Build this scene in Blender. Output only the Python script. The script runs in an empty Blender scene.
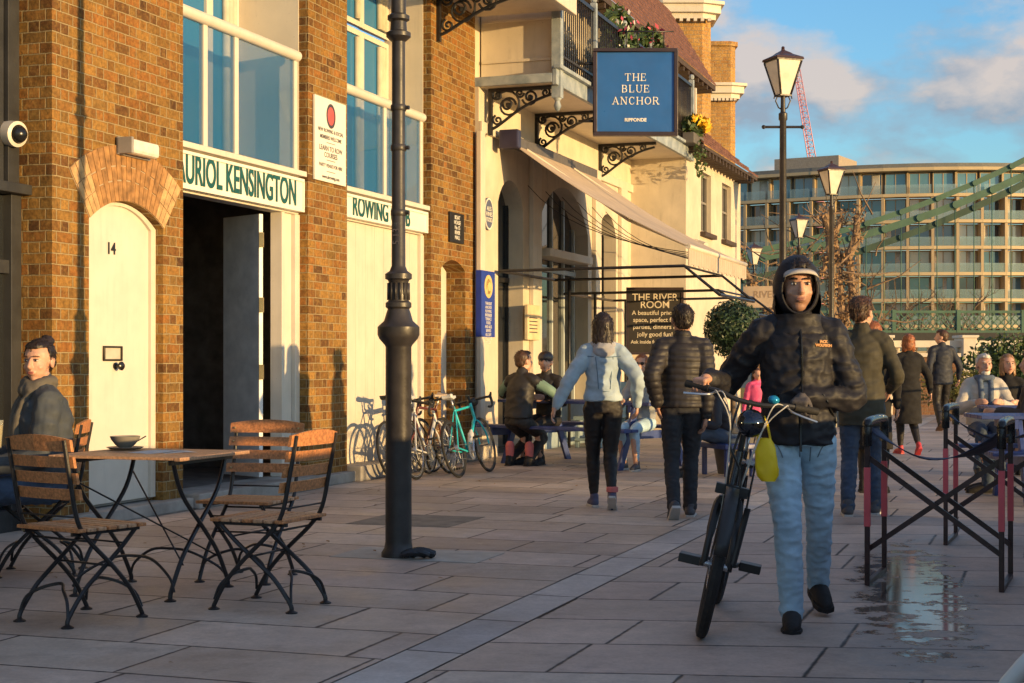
import bpy, bmesh, math, random
from mathutils import Vector, Matrix, noise
R = math.radians
random.seed(7)
scn = bpy.context.scene
COL = scn.collection
# ---------------------------------------------------------------- camera
FPX, HZ, CX, CAMH = 1560.0, 362.0, 512.0, 1.25
cd = bpy.data.cameras.new('camera'); cam = bpy.data.objects.new('camera', cd); COL.objects.link(cam)
cam.location = (0, 0, CAMH); cam.rotation_euler = (R(90), 0, 0)
cd.lens = FPX * 36 / 1024; cd.sensor_width = 36; cd.shift_y = (HZ - 341.5) / 1024
cd.clip_start = .05; cd.clip_end = 3000
scn.camera = cam
# ---------------------------------------------------------------- light
SUN_EL = 4.0
sunv = Vector((.807 * math.cos(R(SUN_EL)), -.59 * math.cos(R(SUN_EL)), math.sin(R(SUN_EL)))).normalized()
sl = bpy.data.lights.new('sun', 'SUN'); so = bpy.data.objects.new('sun', sl); COL.objects.link(so)
so.rotation_euler = sunv.to_track_quat('Z', 'Y').to_euler(); so.location = (20, -15, 20)
sl.energy = 2.55; sl.angle = R(.6); sl.color = (1.0, .65, .27)
w = bpy.data.worlds.new('World'); scn.world = w; w.use_nodes = True
nt = w.node_tree; nt.nodes.clear(); N = nt.nodes.new; L = nt.links.new
out = N('ShaderNodeOutputWorld'); bg = N('ShaderNodeBackground'); bg.inputs[1].default_value = .15
sky = N('ShaderNodeTexSky'); sky.sky_type = 'NISHITA'; sky.sun_disc = False
sky.sun_elevation = R(SUN_EL); sky.sun_rotation = math.atan2(sunv.x, sunv.y); sky.air_density = 1.0; sky.dust_density = .6; sky.ozone_density = 2.0
tc = N('ShaderNodeTexCoord'); mp = N('ShaderNodeMapping'); mp.inputs['Scale'].default_value = (1, 1, 1.9); mp.inputs['Location'].default_value = (0.0817, 0.4205, 1.6283)
L(tc.outputs['Generated'], mp.inputs[0])
def wnoise(scale, detail, src):
    n = N('ShaderNodeTexNoise'); n.inputs['Scale'].default_value = scale; n.inputs['Detail'].default_value = detail; n.inputs['Roughness'].default_value = .55
    L(src, n.inputs['Vector']); return n
n1 = wnoise(7.5, 8, mp.outputs[0])
rp = N('ShaderNodeValToRGB'); rp.color_ramp.elements[0].position = .45; rp.color_ramp.elements[1].position = .575; L(n1.outputs['Fac'], rp.inputs[0])
mp2 = N('ShaderNodeMapping'); mp2.inputs['Location'].default_value = (.02, 0, .045); L(mp.outputs[0], mp2.inputs[0])
n2 = wnoise(7.5, 8, mp2.outputs[0])
sub = N('ShaderNodeMath'); sub.operation = 'SUBTRACT'; L(n1.outputs['Fac'], sub.inputs[0]); L(n2.outputs['Fac'], sub.inputs[1])
mr = N('ShaderNodeMapRange'); mr.inputs[1].default_value = -.03; mr.inputs[2].default_value = .12; L(sub.outputs[0], mr.inputs[0])
cc = N('ShaderNodeMix'); cc.data_type = 'RGBA'; cc.inputs[6].default_value = (.85, .93, 1.12, 1); cc.inputs[7].default_value = (2.0, 1.6, 1.35, 1); L(mr.outputs[0], cc.inputs[0])
# sky tinted slightly bluer, clouds over it
hs = N('ShaderNodeMix'); hs.data_type = 'RGBA'; hs.blend_type = 'MULTIPLY'; hs.inputs[0].default_value = 1; hs.inputs[7].default_value = (.66, .95, 1.24, 1); L(sky.outputs[0], hs.inputs[6])
fac = N('ShaderNodeMath'); fac.operation = 'MULTIPLY'; fac.inputs[1].default_value = .8; L(rp.outputs[0], fac.inputs[0])
mx = N('ShaderNodeMix'); mx.data_type = 'RGBA'; L(fac.outputs[0], mx.inputs[0]); L(hs.outputs[2], mx.inputs[6]); L(cc.outputs[2], mx.inputs[7])
L(mx.outputs[2], bg.inputs[0]); L(bg.outputs[0], out.inputs[0])
vs = scn.view_settings; vs.view_transform = 'Standard'; vs.look = 'None'; vs.gamma = 1; vs.use_curve_mapping = False; vs.exposure = 1.36
scn.cycles.use_adaptive_sampling = True
scn.cycles.max_bounces = 6
# ---------------------------------------------------------------- frames
TH = math.atan2(538, FPX); DS, DC = math.sin(TH), math.cos(TH)
P0 = Vector((-2.89, 13.0, 0))
FW = Matrix(((DS, DC, 0, P0.x), (DC, -DS, 0, P0.y), (0, 0, 1, 0), (0, 0, 0, 1)))   # (s along wall, n out to the street, z)
ID = Matrix.Identity(4)
def ws(px, n=0.0):
    r = (px - CX) / FPX; X = P0.x + n * DC; Y = P0.y - n * DS
    return (r * Y - X) / (DS - DC * r)
def wz(px, py, n=0.0):
    s = ws(px, n); Y = P0.y - n * DS + s * DC
    return CAMH + (HZ - py) * Y / FPX
def gp(px, py, z=0.0):
    Y = FPX * (CAMH - z) / (py - HZ); return Vector(((px - CX) / FPX * Y, Y, z))
def at(px, py, Y): return Vector(((px - CX) / FPX * Y, Y, CAMH + (HZ - py) * Y / FPX))
def place(x, y, z=0, rz=0): return Matrix.Translation((x, y, z)) @ Matrix.Rotation(rz, 4, 'Z')
def face(dx, dy): return math.atan2(-dx, dy)     # rotation that turns local +y to (dx, dy)
# ---------------------------------------------------------------- mesh builder
class MB:
    def __init__(s): s.v = []; s.f = []; s.sm = []
    def add(s, vs, fs, smooth=False, M=None):
        b = len(s.v); s.v += [(M @ Vector(p)) if M else Vector(p) for p in vs]
        s.f += [tuple(b + i for i in f) for f in fs]; s.sm += [smooth] * len(fs); return s
    def box(s, x0, x1, y0, y1, z0, z1, M=None):
        v = [(x, y, z) for x in (x0, x1) for y in (y0, y1) for z in (z0, z1)]
        return s.add(v, [(0, 1, 3, 2), (4, 6, 7, 5), (0, 4, 5, 1), (2, 3, 7, 6), (0, 2, 6, 4), (1, 5, 7, 3)], False, M)
    def quad(s, a, b, c, d, M=None): return s.add([a, b, c, d], [(0, 1, 2, 3)], False, M)
    def prism(s, pts, vec, M=None):
        n = len(pts); vec = Vector(vec); v = [Vector(p) for p in pts] + [Vector(p) + vec for p in pts]
        return s.add(v, [tuple(range(n)), tuple(range(2 * n - 1, n - 1, -1))] + [(i, (i + 1) % n, n + (i + 1) % n, n + i) for i in range(n)], False, M)
    def tube(s, pts, r, n=8, closed=False, M=None, ry=None, smooth=True):
        pts = [Vector(p) for p in pts]; k = len(pts)
        rr = r if isinstance(r, (list, tuple)) else [r] * k
        t0 = None; vs = []; nrm = None
        for i, p in enumerate(pts):
            if closed: t = pts[(i + 1) % k] - pts[i - 1]
            else: t = pts[min(i + 1, k - 1)] - pts[max(i - 1, 0)]
            if t.length < 1e-9: t = Vector((0, 0, 1))
            t.normalize()
            if nrm is None:
                a = Vector((0, 0, 1)) if abs(t.z) < .9 else Vector((1, 0, 0))
                nrm = t.cross(a).normalized()
            else:
                nrm = nrm - t * nrm.dot(t)
                nrm = nrm.normalized() if nrm.length > 1e-6 else t.orthogonal().normalized()
            b = t.cross(nrm)
            q = rr[i]; q2 = q if ry is None else q * ry
            vs += [p + nrm * math.cos(2 * math.pi * j / n) * q + b * math.sin(2 * math.pi * j / n) * q2 for j in range(n)]
        fs = []
        for i in range(k if closed else k - 1):
            a, c = i * n, ((i + 1) % k) * n
            fs += [(a + j, a + (j + 1) % n, c + (j + 1) % n, c + j) for j in range(n)]
        s.add(vs, fs, smooth, M)
        if not closed: s.add(vs[:n], [tuple(range(n))], False, M); s.add(vs[-n:], [tuple(range(n))], False, M)
        return s
    def lathe(s, prof, c=(0, 0, 0), n=24, M=None, smooth=True, sx=1, sy=1):
        vs = [(c[0] + r * sx * math.cos(2 * math.pi * j / n), c[1] + r * sy * math.sin(2 * math.pi * j / n), c[2] + z) for r, z in prof for j in range(n)]
        fs = [(i * n + j, i * n + (j + 1) % n, (i + 1) * n + (j + 1) % n, (i + 1) * n + j) for i in range(len(prof) - 1) for j in range(n)]
        s.add(vs, fs, smooth, M)
        if prof[0][0] > 1e-5: s.add(vs[:n], [tuple(range(n))], False, M)
        if prof[-1][0] > 1e-5: s.add(vs[-n:], [tuple(range(n))], False, M)
        return s
    def ball(s, c, r, n=14, M=None):
        r = r if isinstance(r, (list, tuple)) else (r, r, r); c = Vector(c); h = n // 2
        vs = [c + Vector((0, 0, r[2]))]
        for i in range(1, h):
            a = math.pi * i / h
            vs += [c + Vector((r[0] * math.sin(a) * math.cos(2 * math.pi * j / n), r[1] * math.sin(a) * math.sin(2 * math.pi * j / n), r[2] * math.cos(a))) for j in range(n)]
        vs.append(c - Vector((0, 0, r[2])))
        fs = [(0, 1 + j, 1 + (j + 1) % n) for j in range(n)]
        for i in range(h - 2): fs += [(1 + i * n + j, 1 + i * n + (j + 1) % n, 1 + (i + 1) * n + (j + 1) % n, 1 + (i + 1) * n + j) for j in range(n)]
        e = len(vs) - 1; fs += [(e, 1 + (h - 2) * n + (j + 1) % n, 1 + (h - 2) * n + j) for j in range(n)]
        return s.add(vs, fs, True, M)
    def mesh(s, F=ID, Rt=ID, bevel=0, name='m'):
        T = Rt.inverted() @ F
        bm = bmesh.new(); vv = [bm.verts.new(T @ p) for p in s.v]
        for f, q in zip(s.f, s.sm):
            try: fc = bm.faces.new([vv[i] for i in f]); fc.smooth = q
            except ValueError: pass
        bmesh.ops.remove_doubles(bm, verts=bm.verts, dist=1e-5)
        bmesh.ops.recalc_face_normals(bm, faces=bm.faces)
        for e in bm.edges:
            if len(e.link_faces) == 2 and e.calc_face_angle(0) > .7: e.smooth = False
        if bevel:
            es = [e for e in bm.edges if len(e.link_faces) == 2 and e.calc_face_angle(0) > .6]
            if es: bmesh.ops.bevel(bm, geom=es, offset=bevel, segments=2, affect='EDGES', profile=.5, clamp_overlap=True)
        me = bpy.data.meshes.new(name); bm.to_mesh(me); bm.free(); return me
    def build(s, name, mat, parent=None, F=ID, at_=None, bevel=0, **tags):
        Rt = RM[parent.name] if parent is not None else (at_ if at_ is not None else F)
        me = s.mesh(F, Rt, bevel, name)
        return link(name, me, mat, parent, Rt, **tags)
RM = {}
def link(name, me, mat, parent=None, Rt=ID, **tags):
    o = bpy.data.objects.new(name, me); COL.objects.link(o)
    if mat is not None: me.materials.append(mat)
    RM[o.name] = Rt
    if parent is not None: o.parent = parent
    else: o.matrix_world = Rt
    for k, v in tags.items(): o[k] = v
    return o
def thing(name, label, cat, F=ID, group=None):
    o = bpy.data.objects.new(name, None); COL.objects.link(o); o.empty_display_size = .2
    o.matrix_world = F; RM[o.name] = F.copy(); o['label'] = label; o['category'] = cat
    if group: o['group'] = group
    return o
def tag(o, label, cat, group=None):
    o['label'] = label; o['category'] = cat
    if group: o['group'] = group
    return o
def copy_tree(o, parent=None):
    c = o.copy(); COL.objects.link(c); c.parent = parent
    for ch in list(o.children): copy_tree(ch, c)
    return c
def dup(o, F, label=None, group=None):
    c = copy_tree(o); c.matrix_world = F
    if label: c['label'] = label
    if group: c['group'] = group
    return c
def WF(s, n=0, z=0): return FW @ Matrix.Translation((s, n, z))
def WR(s, n=0, z=0):            # rigid frame at a wall point (no mirror): x along the wall, y into the wall
    p = FW @ Vector((s, n, z)); return Matrix.Translation(p) @ Matrix.Rotation(math.atan2(DC, DS), 4, 'Z')
def arc(cx, cz, r, a0, a1, n, rz=None):
    rz = rz or r
    return [(cx + r * math.cos(R(a0 + (a1 - a0) * i / n)), cz + rz * math.sin(R(a0 + (a1 - a0) * i / n))) for i in range(n + 1)]
def bez(p, n=12):
    p = [Vector(q) for q in p]; o = []
    for i in range(n + 1):
        t = i / n; q = p[:]
        while len(q) > 1: q = [q[j].lerp(q[j + 1], t) for j in range(len(q) - 1)]
        o.append(q[0])
    return o
def spline(p, n=6):
    p = [Vector(q) for q in p]; o = []
    for i in range(len(p) - 1):
        a, b, c, d = p[max(i - 1, 0)], p[i], p[i + 1], p[min(i + 2, len(p) - 1)]
        for k in range(n):
            t = k / n; o.append(.5 * ((2 * b) + (c - a) * t + (2 * a - 5 * b + 4 * c - d) * t * t + (-a + 3 * b - 3 * c + d) * t ** 3))
    return o + [p[-1]]
# ---------------------------------------------------------------- materials
def newmat(name):
    m = bpy.data.materials.new(name); m.use_nodes = True; t = m.node_tree
    return m, t, t.nodes['Principled BSDF']
def mth(t, op, a, b=None, c=None):
    n = t.nodes.new('ShaderNodeMath'); n.operation = op
    for i, q in enumerate((a, b, c)):
        if q is None: continue
        if isinstance(q, (int, float)): n.inputs[i].default_value = q
        else: t.links.new(q, n.inputs[i])
    return n.outputs[0]
def rgba(c): return (c[0], c[1], c[2], 1)
def mixc(t, f, a, b, mode='MIX'):
    n = t.nodes.new('ShaderNodeMix'); n.data_type = 'RGBA'; n.blend_type = mode
    for i, q in ((0, f), (6, a), (7, b)):
        if isinstance(q, (int, float)): n.inputs[i].default_value = q
        elif isinstance(q, tuple): n.inputs[i].default_value = rgba(q)
        else: t.links.new(q, n.inputs[i])
    return n.outputs[2]
def nz(t, vec, scale, detail=4, rough=.55, dist=0):
    n = t.nodes.new('ShaderNodeTexNoise'); n.inputs['Scale'].default_value = scale; n.inputs['Detail'].default_value = detail
    n.inputs['Roughness'].default_value = rough; n.inputs['Distortion'].default_value = dist; t.links.new(vec, n.inputs['Vector']); return n.outputs['Fac']
def mrange(t, v, a, b, c=0, d=1):
    n = t.nodes.new('ShaderNodeMapRange')
    for i, q in enumerate((v, a, b, c, d)):
        if isinstance(q, (int, float)): n.inputs[i].default_value = q
        else: t.links.new(q, n.inputs[i])
    return n.outputs[0]
def bumpn(t, p, h, strength=.3, dist=.01):
    n = t.nodes.new('ShaderNodeBump'); n.inputs['Strength'].default_value = strength; n.inputs['Distance'].default_value = dist
    t.links.new(h, n.inputs['Height']); t.links.new(n.outputs[0], p.inputs['Normal'])
def objco(t, scale=None):
    n = t.nodes.new('ShaderNodeTexCoord')
    if scale is None: return n.outputs['Object']
    m = t.nodes.new('ShaderNodeMapping'); m.inputs['Scale'].default_value = scale; t.links.new(n.outputs['Object'], m.inputs[0]); return m.outputs[0]
MC = {}
def mat(name, col, rough=.6, metal=0, var=.15, scale=6, grime=0, bump=0, bscale=60, col2=None, stretch=None, coat=0, spec=.5, bd=.005, trans=0, emit=None):
    if name in MC: return MC[name]
    m, t, p = newmat(name); co = objco(t, stretch)
    f = nz(t, co, scale, 5); f = mrange(t, f, .3, .7)
    a = tuple(max(0, c * (1 - var)) for c in col); b = tuple(min(1, c * (1 + var)) for c in (col2 or col))
    c1 = mixc(t, f, a, b)
    if grime:
        g1 = mrange(t, nz(t, objco(t, (9, 9, .7)), 1.6, 5, .65), .5, .75); g2 = mrange(t, nz(t, objco(t), 2.1, 5, .65), .42, .7); c1 = mixc(t, mth(t, 'MULTIPLY', mth(t, 'MULTIPLY', g1, g2), grime), c1, tuple(x * .42 for x in col)); sp_ = mrange(t, nz(t, objco(t), 38, 3, .6), .68, .74); c1 = mixc(t, mth(t, 'MULTIPLY', sp_, grime * .7), c1, tuple(x * .35 for x in col))
    t.links.new(c1, p.inputs['Base Color'])
    r = mrange(t, nz(t, co, scale * 2.3, 3), .3, .7, max(.02, rough - .08), min(1, rough + .08)); t.links.new(r, p.inputs['Roughness'])
    p.inputs['Metallic'].default_value = metal; p.inputs['Specular IOR Level'].default_value = spec; p.inputs['Coat Weight'].default_value = coat
    if trans: p.inputs['Transmission Weight'].default_value = trans
    if emit: p.inputs['Emission Color'].default_value = rgba(emit[0]); p.inputs['Emission Strength'].default_value = emit[1]
    if bump: bumpn(t, p, nz(t, co, bscale, 4), bump, bd)
    MC[name] = m; return m
def brickmat(name, cols, mortar, h=.09, sw=.225, hw=.113, offz=0, rough=.9, tint=(.34, .22, .09)):
    m, t, p = newmat(name); t.links.new
    sx = t.nodes.new('ShaderNodeSeparateXYZ'); t.links.new(objco(t), sx.inputs[0])
    jit = mth(t, 'MULTIPLY', mth(t, 'SUBTRACT', nz(t, objco(t), 9, 2), .5), .012)
    u = mth(t, 'ADD', mth(t, 'ADD', sx.outputs[0], sx.outputs[1]), 50.0); v = mth(t, 'ADD', mth(t, 'ADD', sx.outputs[2], 20.0 + offz), jit)
    vr = mth(t, 'DIVIDE', v, h); row = mth(t, 'FLOOR', vr); fv = mth(t, 'SUBTRACT', vr, row)
    per = sw + hw
    uu = mth(t, 'DIVIDE', mth(t, 'ADD', u, mth(t, 'MULTIPLY', mth(t, 'MODULO', row, 2.0), per / 2)), per)
    cell = mth(t, 'FLOOR', uu); fu = mth(t, 'SUBTRACT', uu, cell); k = sw / per
    hd = mth(t, 'GREATER_THAN', fu, k)
    # distance to the vertical joints in metres
    d = mth(t, 'MULTIPLY', mth(t, 'MINIMUM', mth(t, 'MINIMUM', fu, mth(t, 'SUBTRACT', 1.0, fu)), mth(t, 'ABSOLUTE', mth(t, 'SUBTRACT', fu, k))), per)
    dv = mth(t, 'MULTIPLY', mth(t, 'MINIMUM', fv, mth(t, 'SUBTRACT', 1.0, fv)), h)
    dd = mth(t, 'MINIMUM', d, dv)
    dd = mth(t, 'ADD', dd, mth(t, 'MULTIPLY', mth(t, 'SUBTRACT', nz(t, objco(t), 60, 3), .5), .006))
    bmask = mrange(t, dd, .003, .0065)
    cv = t.nodes.new('ShaderNodeCombineXYZ'); t.links.new(mth(t, 'ADD', mth(t, 'MULTIPLY', cell, 2.0), hd), cv.inputs[0]); t.links.new(row, cv.inputs[1])
    wn = t.nodes.new('ShaderNodeTexWhiteNoise'); wn.noise_dimensions = '3D'; t.links.new(cv.outputs[0], wn.inputs['Vector'])
    rp = t.nodes.new('ShaderNodeValToRGB'); el = rp.color_ramp.elements; rp.color_ramp.interpolation = 'LINEAR'
    el[0].color = rgba(cols[0]); el[1].color = rgba(cols[-1]); el[1].position = 1
    for i, c in enumerate(cols[1:-1]): e = el.new((i + 1) / (len(cols) - 1)); e.color = rgba(c)
    t.links.new(wn.outputs['Value'], rp.inputs[0])
    g = mrange(t, nz(t, objco(t), 28, 5, .7), .3, .75, .48, 1.45)
    st = mth(t, 'MULTIPLY', mrange(t, nz(t, objco(t), 1.3, 5, .65), .32, .68, .68, 1.15), mrange(t, nz(t, objco(t, (7, 7, .5)), 1.5, 5, .6), .5, .72, 1.0, .72))
    gm = mth(t, 'MULTIPLY', g, st)
    gc = t.nodes.new('ShaderNodeCombineXYZ'); [t.links.new(gm, gc.inputs[i]) for i in range(3)]
    hue = mrange(t, nz(t, objco(t), 17, 6, .75), .48, .68, 0, .7)
    c = mixc(t, 1.0, mixc(t, hue, rp.outputs[0], tint), gc.outputs[0], 'MULTIPLY')
    mo = mixc(t, nz(t, objco(t), 20, 4), tuple(x * .7 for x in mortar), tuple(x * 1.2 for x in mortar))
    t.links.new(mixc(t, bmask, mo, c), p.inputs['Base Color']); p.inputs['Roughness'].default_value = rough; p.inputs['Specular IOR Level'].default_value = .25
    hh = mth(t, 'ADD', bmask, mth(t, 'MULTIPLY', nz(t, objco(t), 55, 4), .55))
    bumpn(t, p, hh, .85, .008); return m
def slabmat(name, cols, rowdir, udir, rh=.6, uw=.95, joint=.0095, wet=None, rough=.62):
    m, t, p = newmat(name)
    g = t.nodes.new('ShaderNodeNewGeometry'); pos = g.outputs['Position']
    def dot(v):
        n = t.nodes.new('ShaderNodeVectorMath'); n.operation = 'DOT_PRODUCT'; t.links.new(pos, n.inputs[0]); n.inputs[1].default_value = v; return n.outputs['Value']
    wob = mth(t, 'MULTIPLY', mth(t, 'SUBTRACT', nz(t, pos, .35, 2), .5), .16)
    v = mth(t, 'ADD', mth(t, 'ADD', dot(rowdir), 100), wob); u = mth(t, 'ADD', dot(udir), 100)
    vr = mth(t, 'DIVIDE', v, rh); row = mth(t, 'FLOOR', vr); fv = mth(t, 'SUBTRACT', vr, row)
    wr = t.nodes.new('ShaderNodeTexWhiteNoise'); wr.noise_dimensions = '1D'; t.links.new(row, wr.inputs['W'])
    # rows of differing slab lengths
    uwv = mth(t, 'ADD', uw * .8, mth(t, 'MULTIPLY', wr.outputs['Value'], uw * .4))
    uu = mth(t, 'ADD', mth(t, 'DIVIDE', u, uwv), mth(t, 'MULTIPLY', wr.outputs['Value'], 17.0)); cell = mth(t, 'FLOOR', uu); fu = mth(t, 'SUBTRACT', uu, cell)
    d = mth(t, 'MULTIPLY', mth(t, 'MINIMUM', fu, mth(t, 'SUBTRACT', 1.0, fu)), uw); dv = mth(t, 'MULTIPLY', mth(t, 'MINIMUM', fv, mth(t, 'SUBTRACT', 1.0, fv)), rh)
    dd = mth(t, 'ADD', mth(t, 'MINIMUM', d, dv), mth(t, 'MULTIPLY', mth(t, 'SUBTRACT', nz(t, pos, 14, 4), .5), .014))
    msk = mrange(t, dd, joint * .35, joint * 1.4)
    cv = t.nodes.new('ShaderNodeCombineXYZ'); t.links.new(cell, cv.inputs[0]); t.links.new(row, cv.inputs[1])
    wn = t.nodes.new('ShaderNodeTexWhiteNoise'); t.links.new(cv.outputs[0], wn.inputs['Vector'])
    rp = t.nodes.new('ShaderNodeValToRGB'); el = rp.color_ramp.elements; el[0].color = rgba(cols[0]); el[1].color = rgba(cols[-1])
    for i, c in enumerate(cols[1:-1]): e = el.new((i + 1) / (len(cols) - 1)); e.color = rgba(c)
    t.links.new(wn.outputs['Value'], rp.inputs[0])
    st = mrange(t, nz(t, pos, 1.1, 6, .62), .28, .72, .72, 1.22); fn = mrange(t, nz(t, pos, 45, 5, .7), .3, .7, .88, 1.12); sp = mrange(t, nz(t, pos, 7, 6, .7), .35, .7, .85, 1.1)
    gm = mth(t, 'MULTIPLY', mth(t, 'MULTIPLY', st, fn), sp); gc = t.nodes.new('ShaderNodeCombineXYZ'); [t.links.new(gm, gc.inputs[i]) for i in range(3)]
    c = mixc(t, 1.0, rp.outputs[0], gc.outputs[0], 'MULTIPLY')
    sv = t.nodes.new('ShaderNodeTexVoronoi'); sv.inputs['Scale'].default_value = 5.5; t.links.new(pos, sv.inputs['Vector']); sv2 = t.nodes.new('ShaderNodeSeparateColor'); t.links.new(sv.outputs['Color'], sv2.inputs[0]); gum = mth(t, 'MULTIPLY', mrange(t, sv.outputs['Distance'], .10, .075), mth(t, 'GREATER_THAN', sv2.outputs[0], .72)); c = mixc(t, mth(t, 'MULTIPLY', gum, .45), c, (.52, .49, .45))
    drt = mrange(t, nz(t, pos, 2.6, 7, .72), .56, .70); c = mixc(t, mth(t, 'MULTIPLY', drt, .38), c, (.13, .11, .10))
    c = mixc(t, msk, (.022, .019, .017), c)
    ro = mrange(t, nz(t, pos, 2.2, 5, .6), .3, .7, rough - .14, rough + .16)
    if wet is not None:
        wm = wet(t, pos); dm = damp(t, pos); c = mixc(t, mth(t, 'MULTIPLY', dm, .5), c, (.05, .042, .038)); ro = mixc_f(t, mth(t, 'MULTIPLY', dm, .75), ro, .22); c = mixc(t, mth(t, 'MULTIPLY', wm, .5), c, (.03, .027, .026)); ro = mixc_f(t, wm, ro, .10)
    t.links.new(c, p.inputs['Base Color']); t.links.new(ro, p.inputs['Roughness'])
    hh = mth(t, 'ADD', mth(t, 'MULTIPLY', msk, 1.0), mth(t, 'ADD', mth(t, 'MULTIPLY', nz(t, pos, 25, 5, .65), .35), mth(t, 'MULTIPLY', nz(t, pos, 3, 3), .8)))
    if wet is not None: hh = mth(t, 'MULTIPLY', hh, mth(t, 'SUBTRACT', 1.0, mth(t, 'MULTIPLY', wm, .97)))
    bumpn(t, p, hh, .55, .006); return m
def mixc_f(t, f, a, b):
    return mth(t, 'ADD', mth(t, 'MULTIPLY', a, mth(t, 'SUBTRACT', 1.0, f)), mth(t, 'MULTIPLY', f, b))
def glassmat(name, col, rough=.04, alpha=.75, metal=0, wav=0, ior=1.6):
    m, t, p = newmat(name); p.inputs['Base Color'].default_value = rgba(col); p.inputs['Roughness'].default_value = rough
    p.inputs['Specular IOR Level'].default_value = .5 if ior < 1.4 else 1.0; p.inputs['IOR'].default_value = ior; p.inputs['Metallic'].default_value = metal; p.inputs['Alpha'].default_value = alpha
    if wav: bumpn(t, p, nz(t, objco(t), 1.2, 2), wav, .02)
    return m
def text_mesh(body, size, bold=0, extrude=.002, align='CENTER', spacing=1.0, sx=1.0):
    cu = bpy.data.curves.new('txt', 'FONT'); cu.body = body; cu.size = size; cu.offset = bold; cu.extrude = extrude
    cu.align_x = align; cu.align_y = 'CENTER'; cu.space_character = spacing
    o = bpy.data.objects.new('txt', cu); COL.objects.link(o); dg = bpy.context.evaluated_depsgraph_get()
    me = bpy.data.meshes.new_from_object(o.evaluated_get(dg)); bpy.data.objects.remove(o); bpy.data.curves.remove(cu)
    me.materials.clear()
    for v in me.vertices: v.co.x *= sx
    return me
def text_on(body, size, M, mt, parent, name='lettering', **k):
    """M: frame whose x runs along the text, y up, z towards the reader"""
    me = text_mesh(body, size, **k); me.transform(RM[parent.name].inverted() @ M)
    return link(name, me, mt, parent)
def wall_text_frame(s, n, z):    # reads left to right along +s, faces out
    p = FW @ Vector((s, n, z)); X = Vector((DS, DC, 0)); Z = Vector((DC, -DS, 0)); Y = Vector((0, 0, 1))
    M = Matrix((X, Y, Z)).transposed().to_4x4(); M.translation = p; return M
def side_text_frame(s, n, z):    # on a face that looks back down the street
    p = FW @ Vector((s, n, z)); X = Vector((DC, -DS, 0)); Y = Vector((0, 0, 1)); Z = X.cross(Y)
    M = Matrix((X, Y, Z)).transposed().to_4x4(); M.translation = p; return M

# ================================================================ materials
cream = mat('cream_paint', (.64, .57, .46), .5, var=.07, scale=3, grime=.55, bump=.12, bscale=90, bd=.003)
render_cream = mat('cream_render', (.60, .52, .40), .8, var=.13, scale=2.2, grime=.7, bump=.25, bscale=50)
white = mat('white_paint', (.66, .60, .51), .4, var=.06, scale=4, grime=.4)
signwhite = mat('sign_white', (.80, .76, .66), .45, var=.05, scale=5)
signgreen = mat('sign_green', (.01, .085, .075), .4, var=.1)
black = mat('black_iron', (.018, .017, .018), .38, var=.3, scale=14, bump=.2, bscale=80)
blackgloss = mat('black_gloss', (.012, .012, .013), .25, var=.3, scale=20)
darkwood = mat('dark_boards', (.030, .030, .031), .55, var=.3, scale=4, bump=.3, bscale=30)
teak = mat('oiled_teak', (.48, .20, .075), .42, var=.45, scale=5, stretch=(14, 14, 14), bump=.2, bscale=40)
teak2 = mat('weathered_teak', (.50, .28, .15), .5, var=.35, scale=5, stretch=(12, 12, 12), bump=.2, bscale=40)
stone = mat('pale_stone', (.30, .28, .25), .8, var=.3, scale=4, bump=.5, bscale=25)
lead = mat('blue_grey_paint', (.30, .37, .43), .55, var=.35, scale=6, col2=(.30, .33, .34), bump=.3, bscale=35)
tilem = mat('clay_tile', (.15, .065, .042), .8, var=.4, scale=9, bump=.3)
glassb = glassmat('window_glass', (.035, .17, .36), .06, 1.0, ior=1.3)  # blue of the reflected sky is painted into the base colour
glassd = glassmat('dark_window_glass', (.015, .017, .02), .05, 1.0)
glassclear = glassmat('balustrade_glass', (.03, .16, .36), .02, .38, ior=1.3)  # pane colour carries the sky's blue reflection, as in the windows
canvas = mat('awning_canvas', (.50, .40, .31), .85, var=.12, scale=4, bump=.15)
navy = mat('navy_paint', (.035, .06, .20), .45, var=.25, scale=7, bump=.15)
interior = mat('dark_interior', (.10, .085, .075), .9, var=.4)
stock = brickmat('stock_brick', [(.09, .042, .018), (.26, .115, .030), (.32, .130, .032), (.22, .12, .035), (.36, .19, .048), (.29, .125, .030), (.13, .06, .022), (.34, .165, .040), (.30, .16, .04), (.17, .075, .022)], (.36, .27, .14), h=.082, sw=.205, hw=.100, tint=(.31, .19, .055))
yellowb = brickmat('yellow_brick', [(.50, .27, .07), (.55, .31, .10), (.44, .22, .07), (.58, .34, .12)], (.42, .33, .2), h=.085)
brownb = brickmat('brown_brick', [(.16, .08, .05), (.22, .11, .07), (.28, .15, .09), (.12, .07, .05)], (.26, .21, .16), h=.09)
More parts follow.
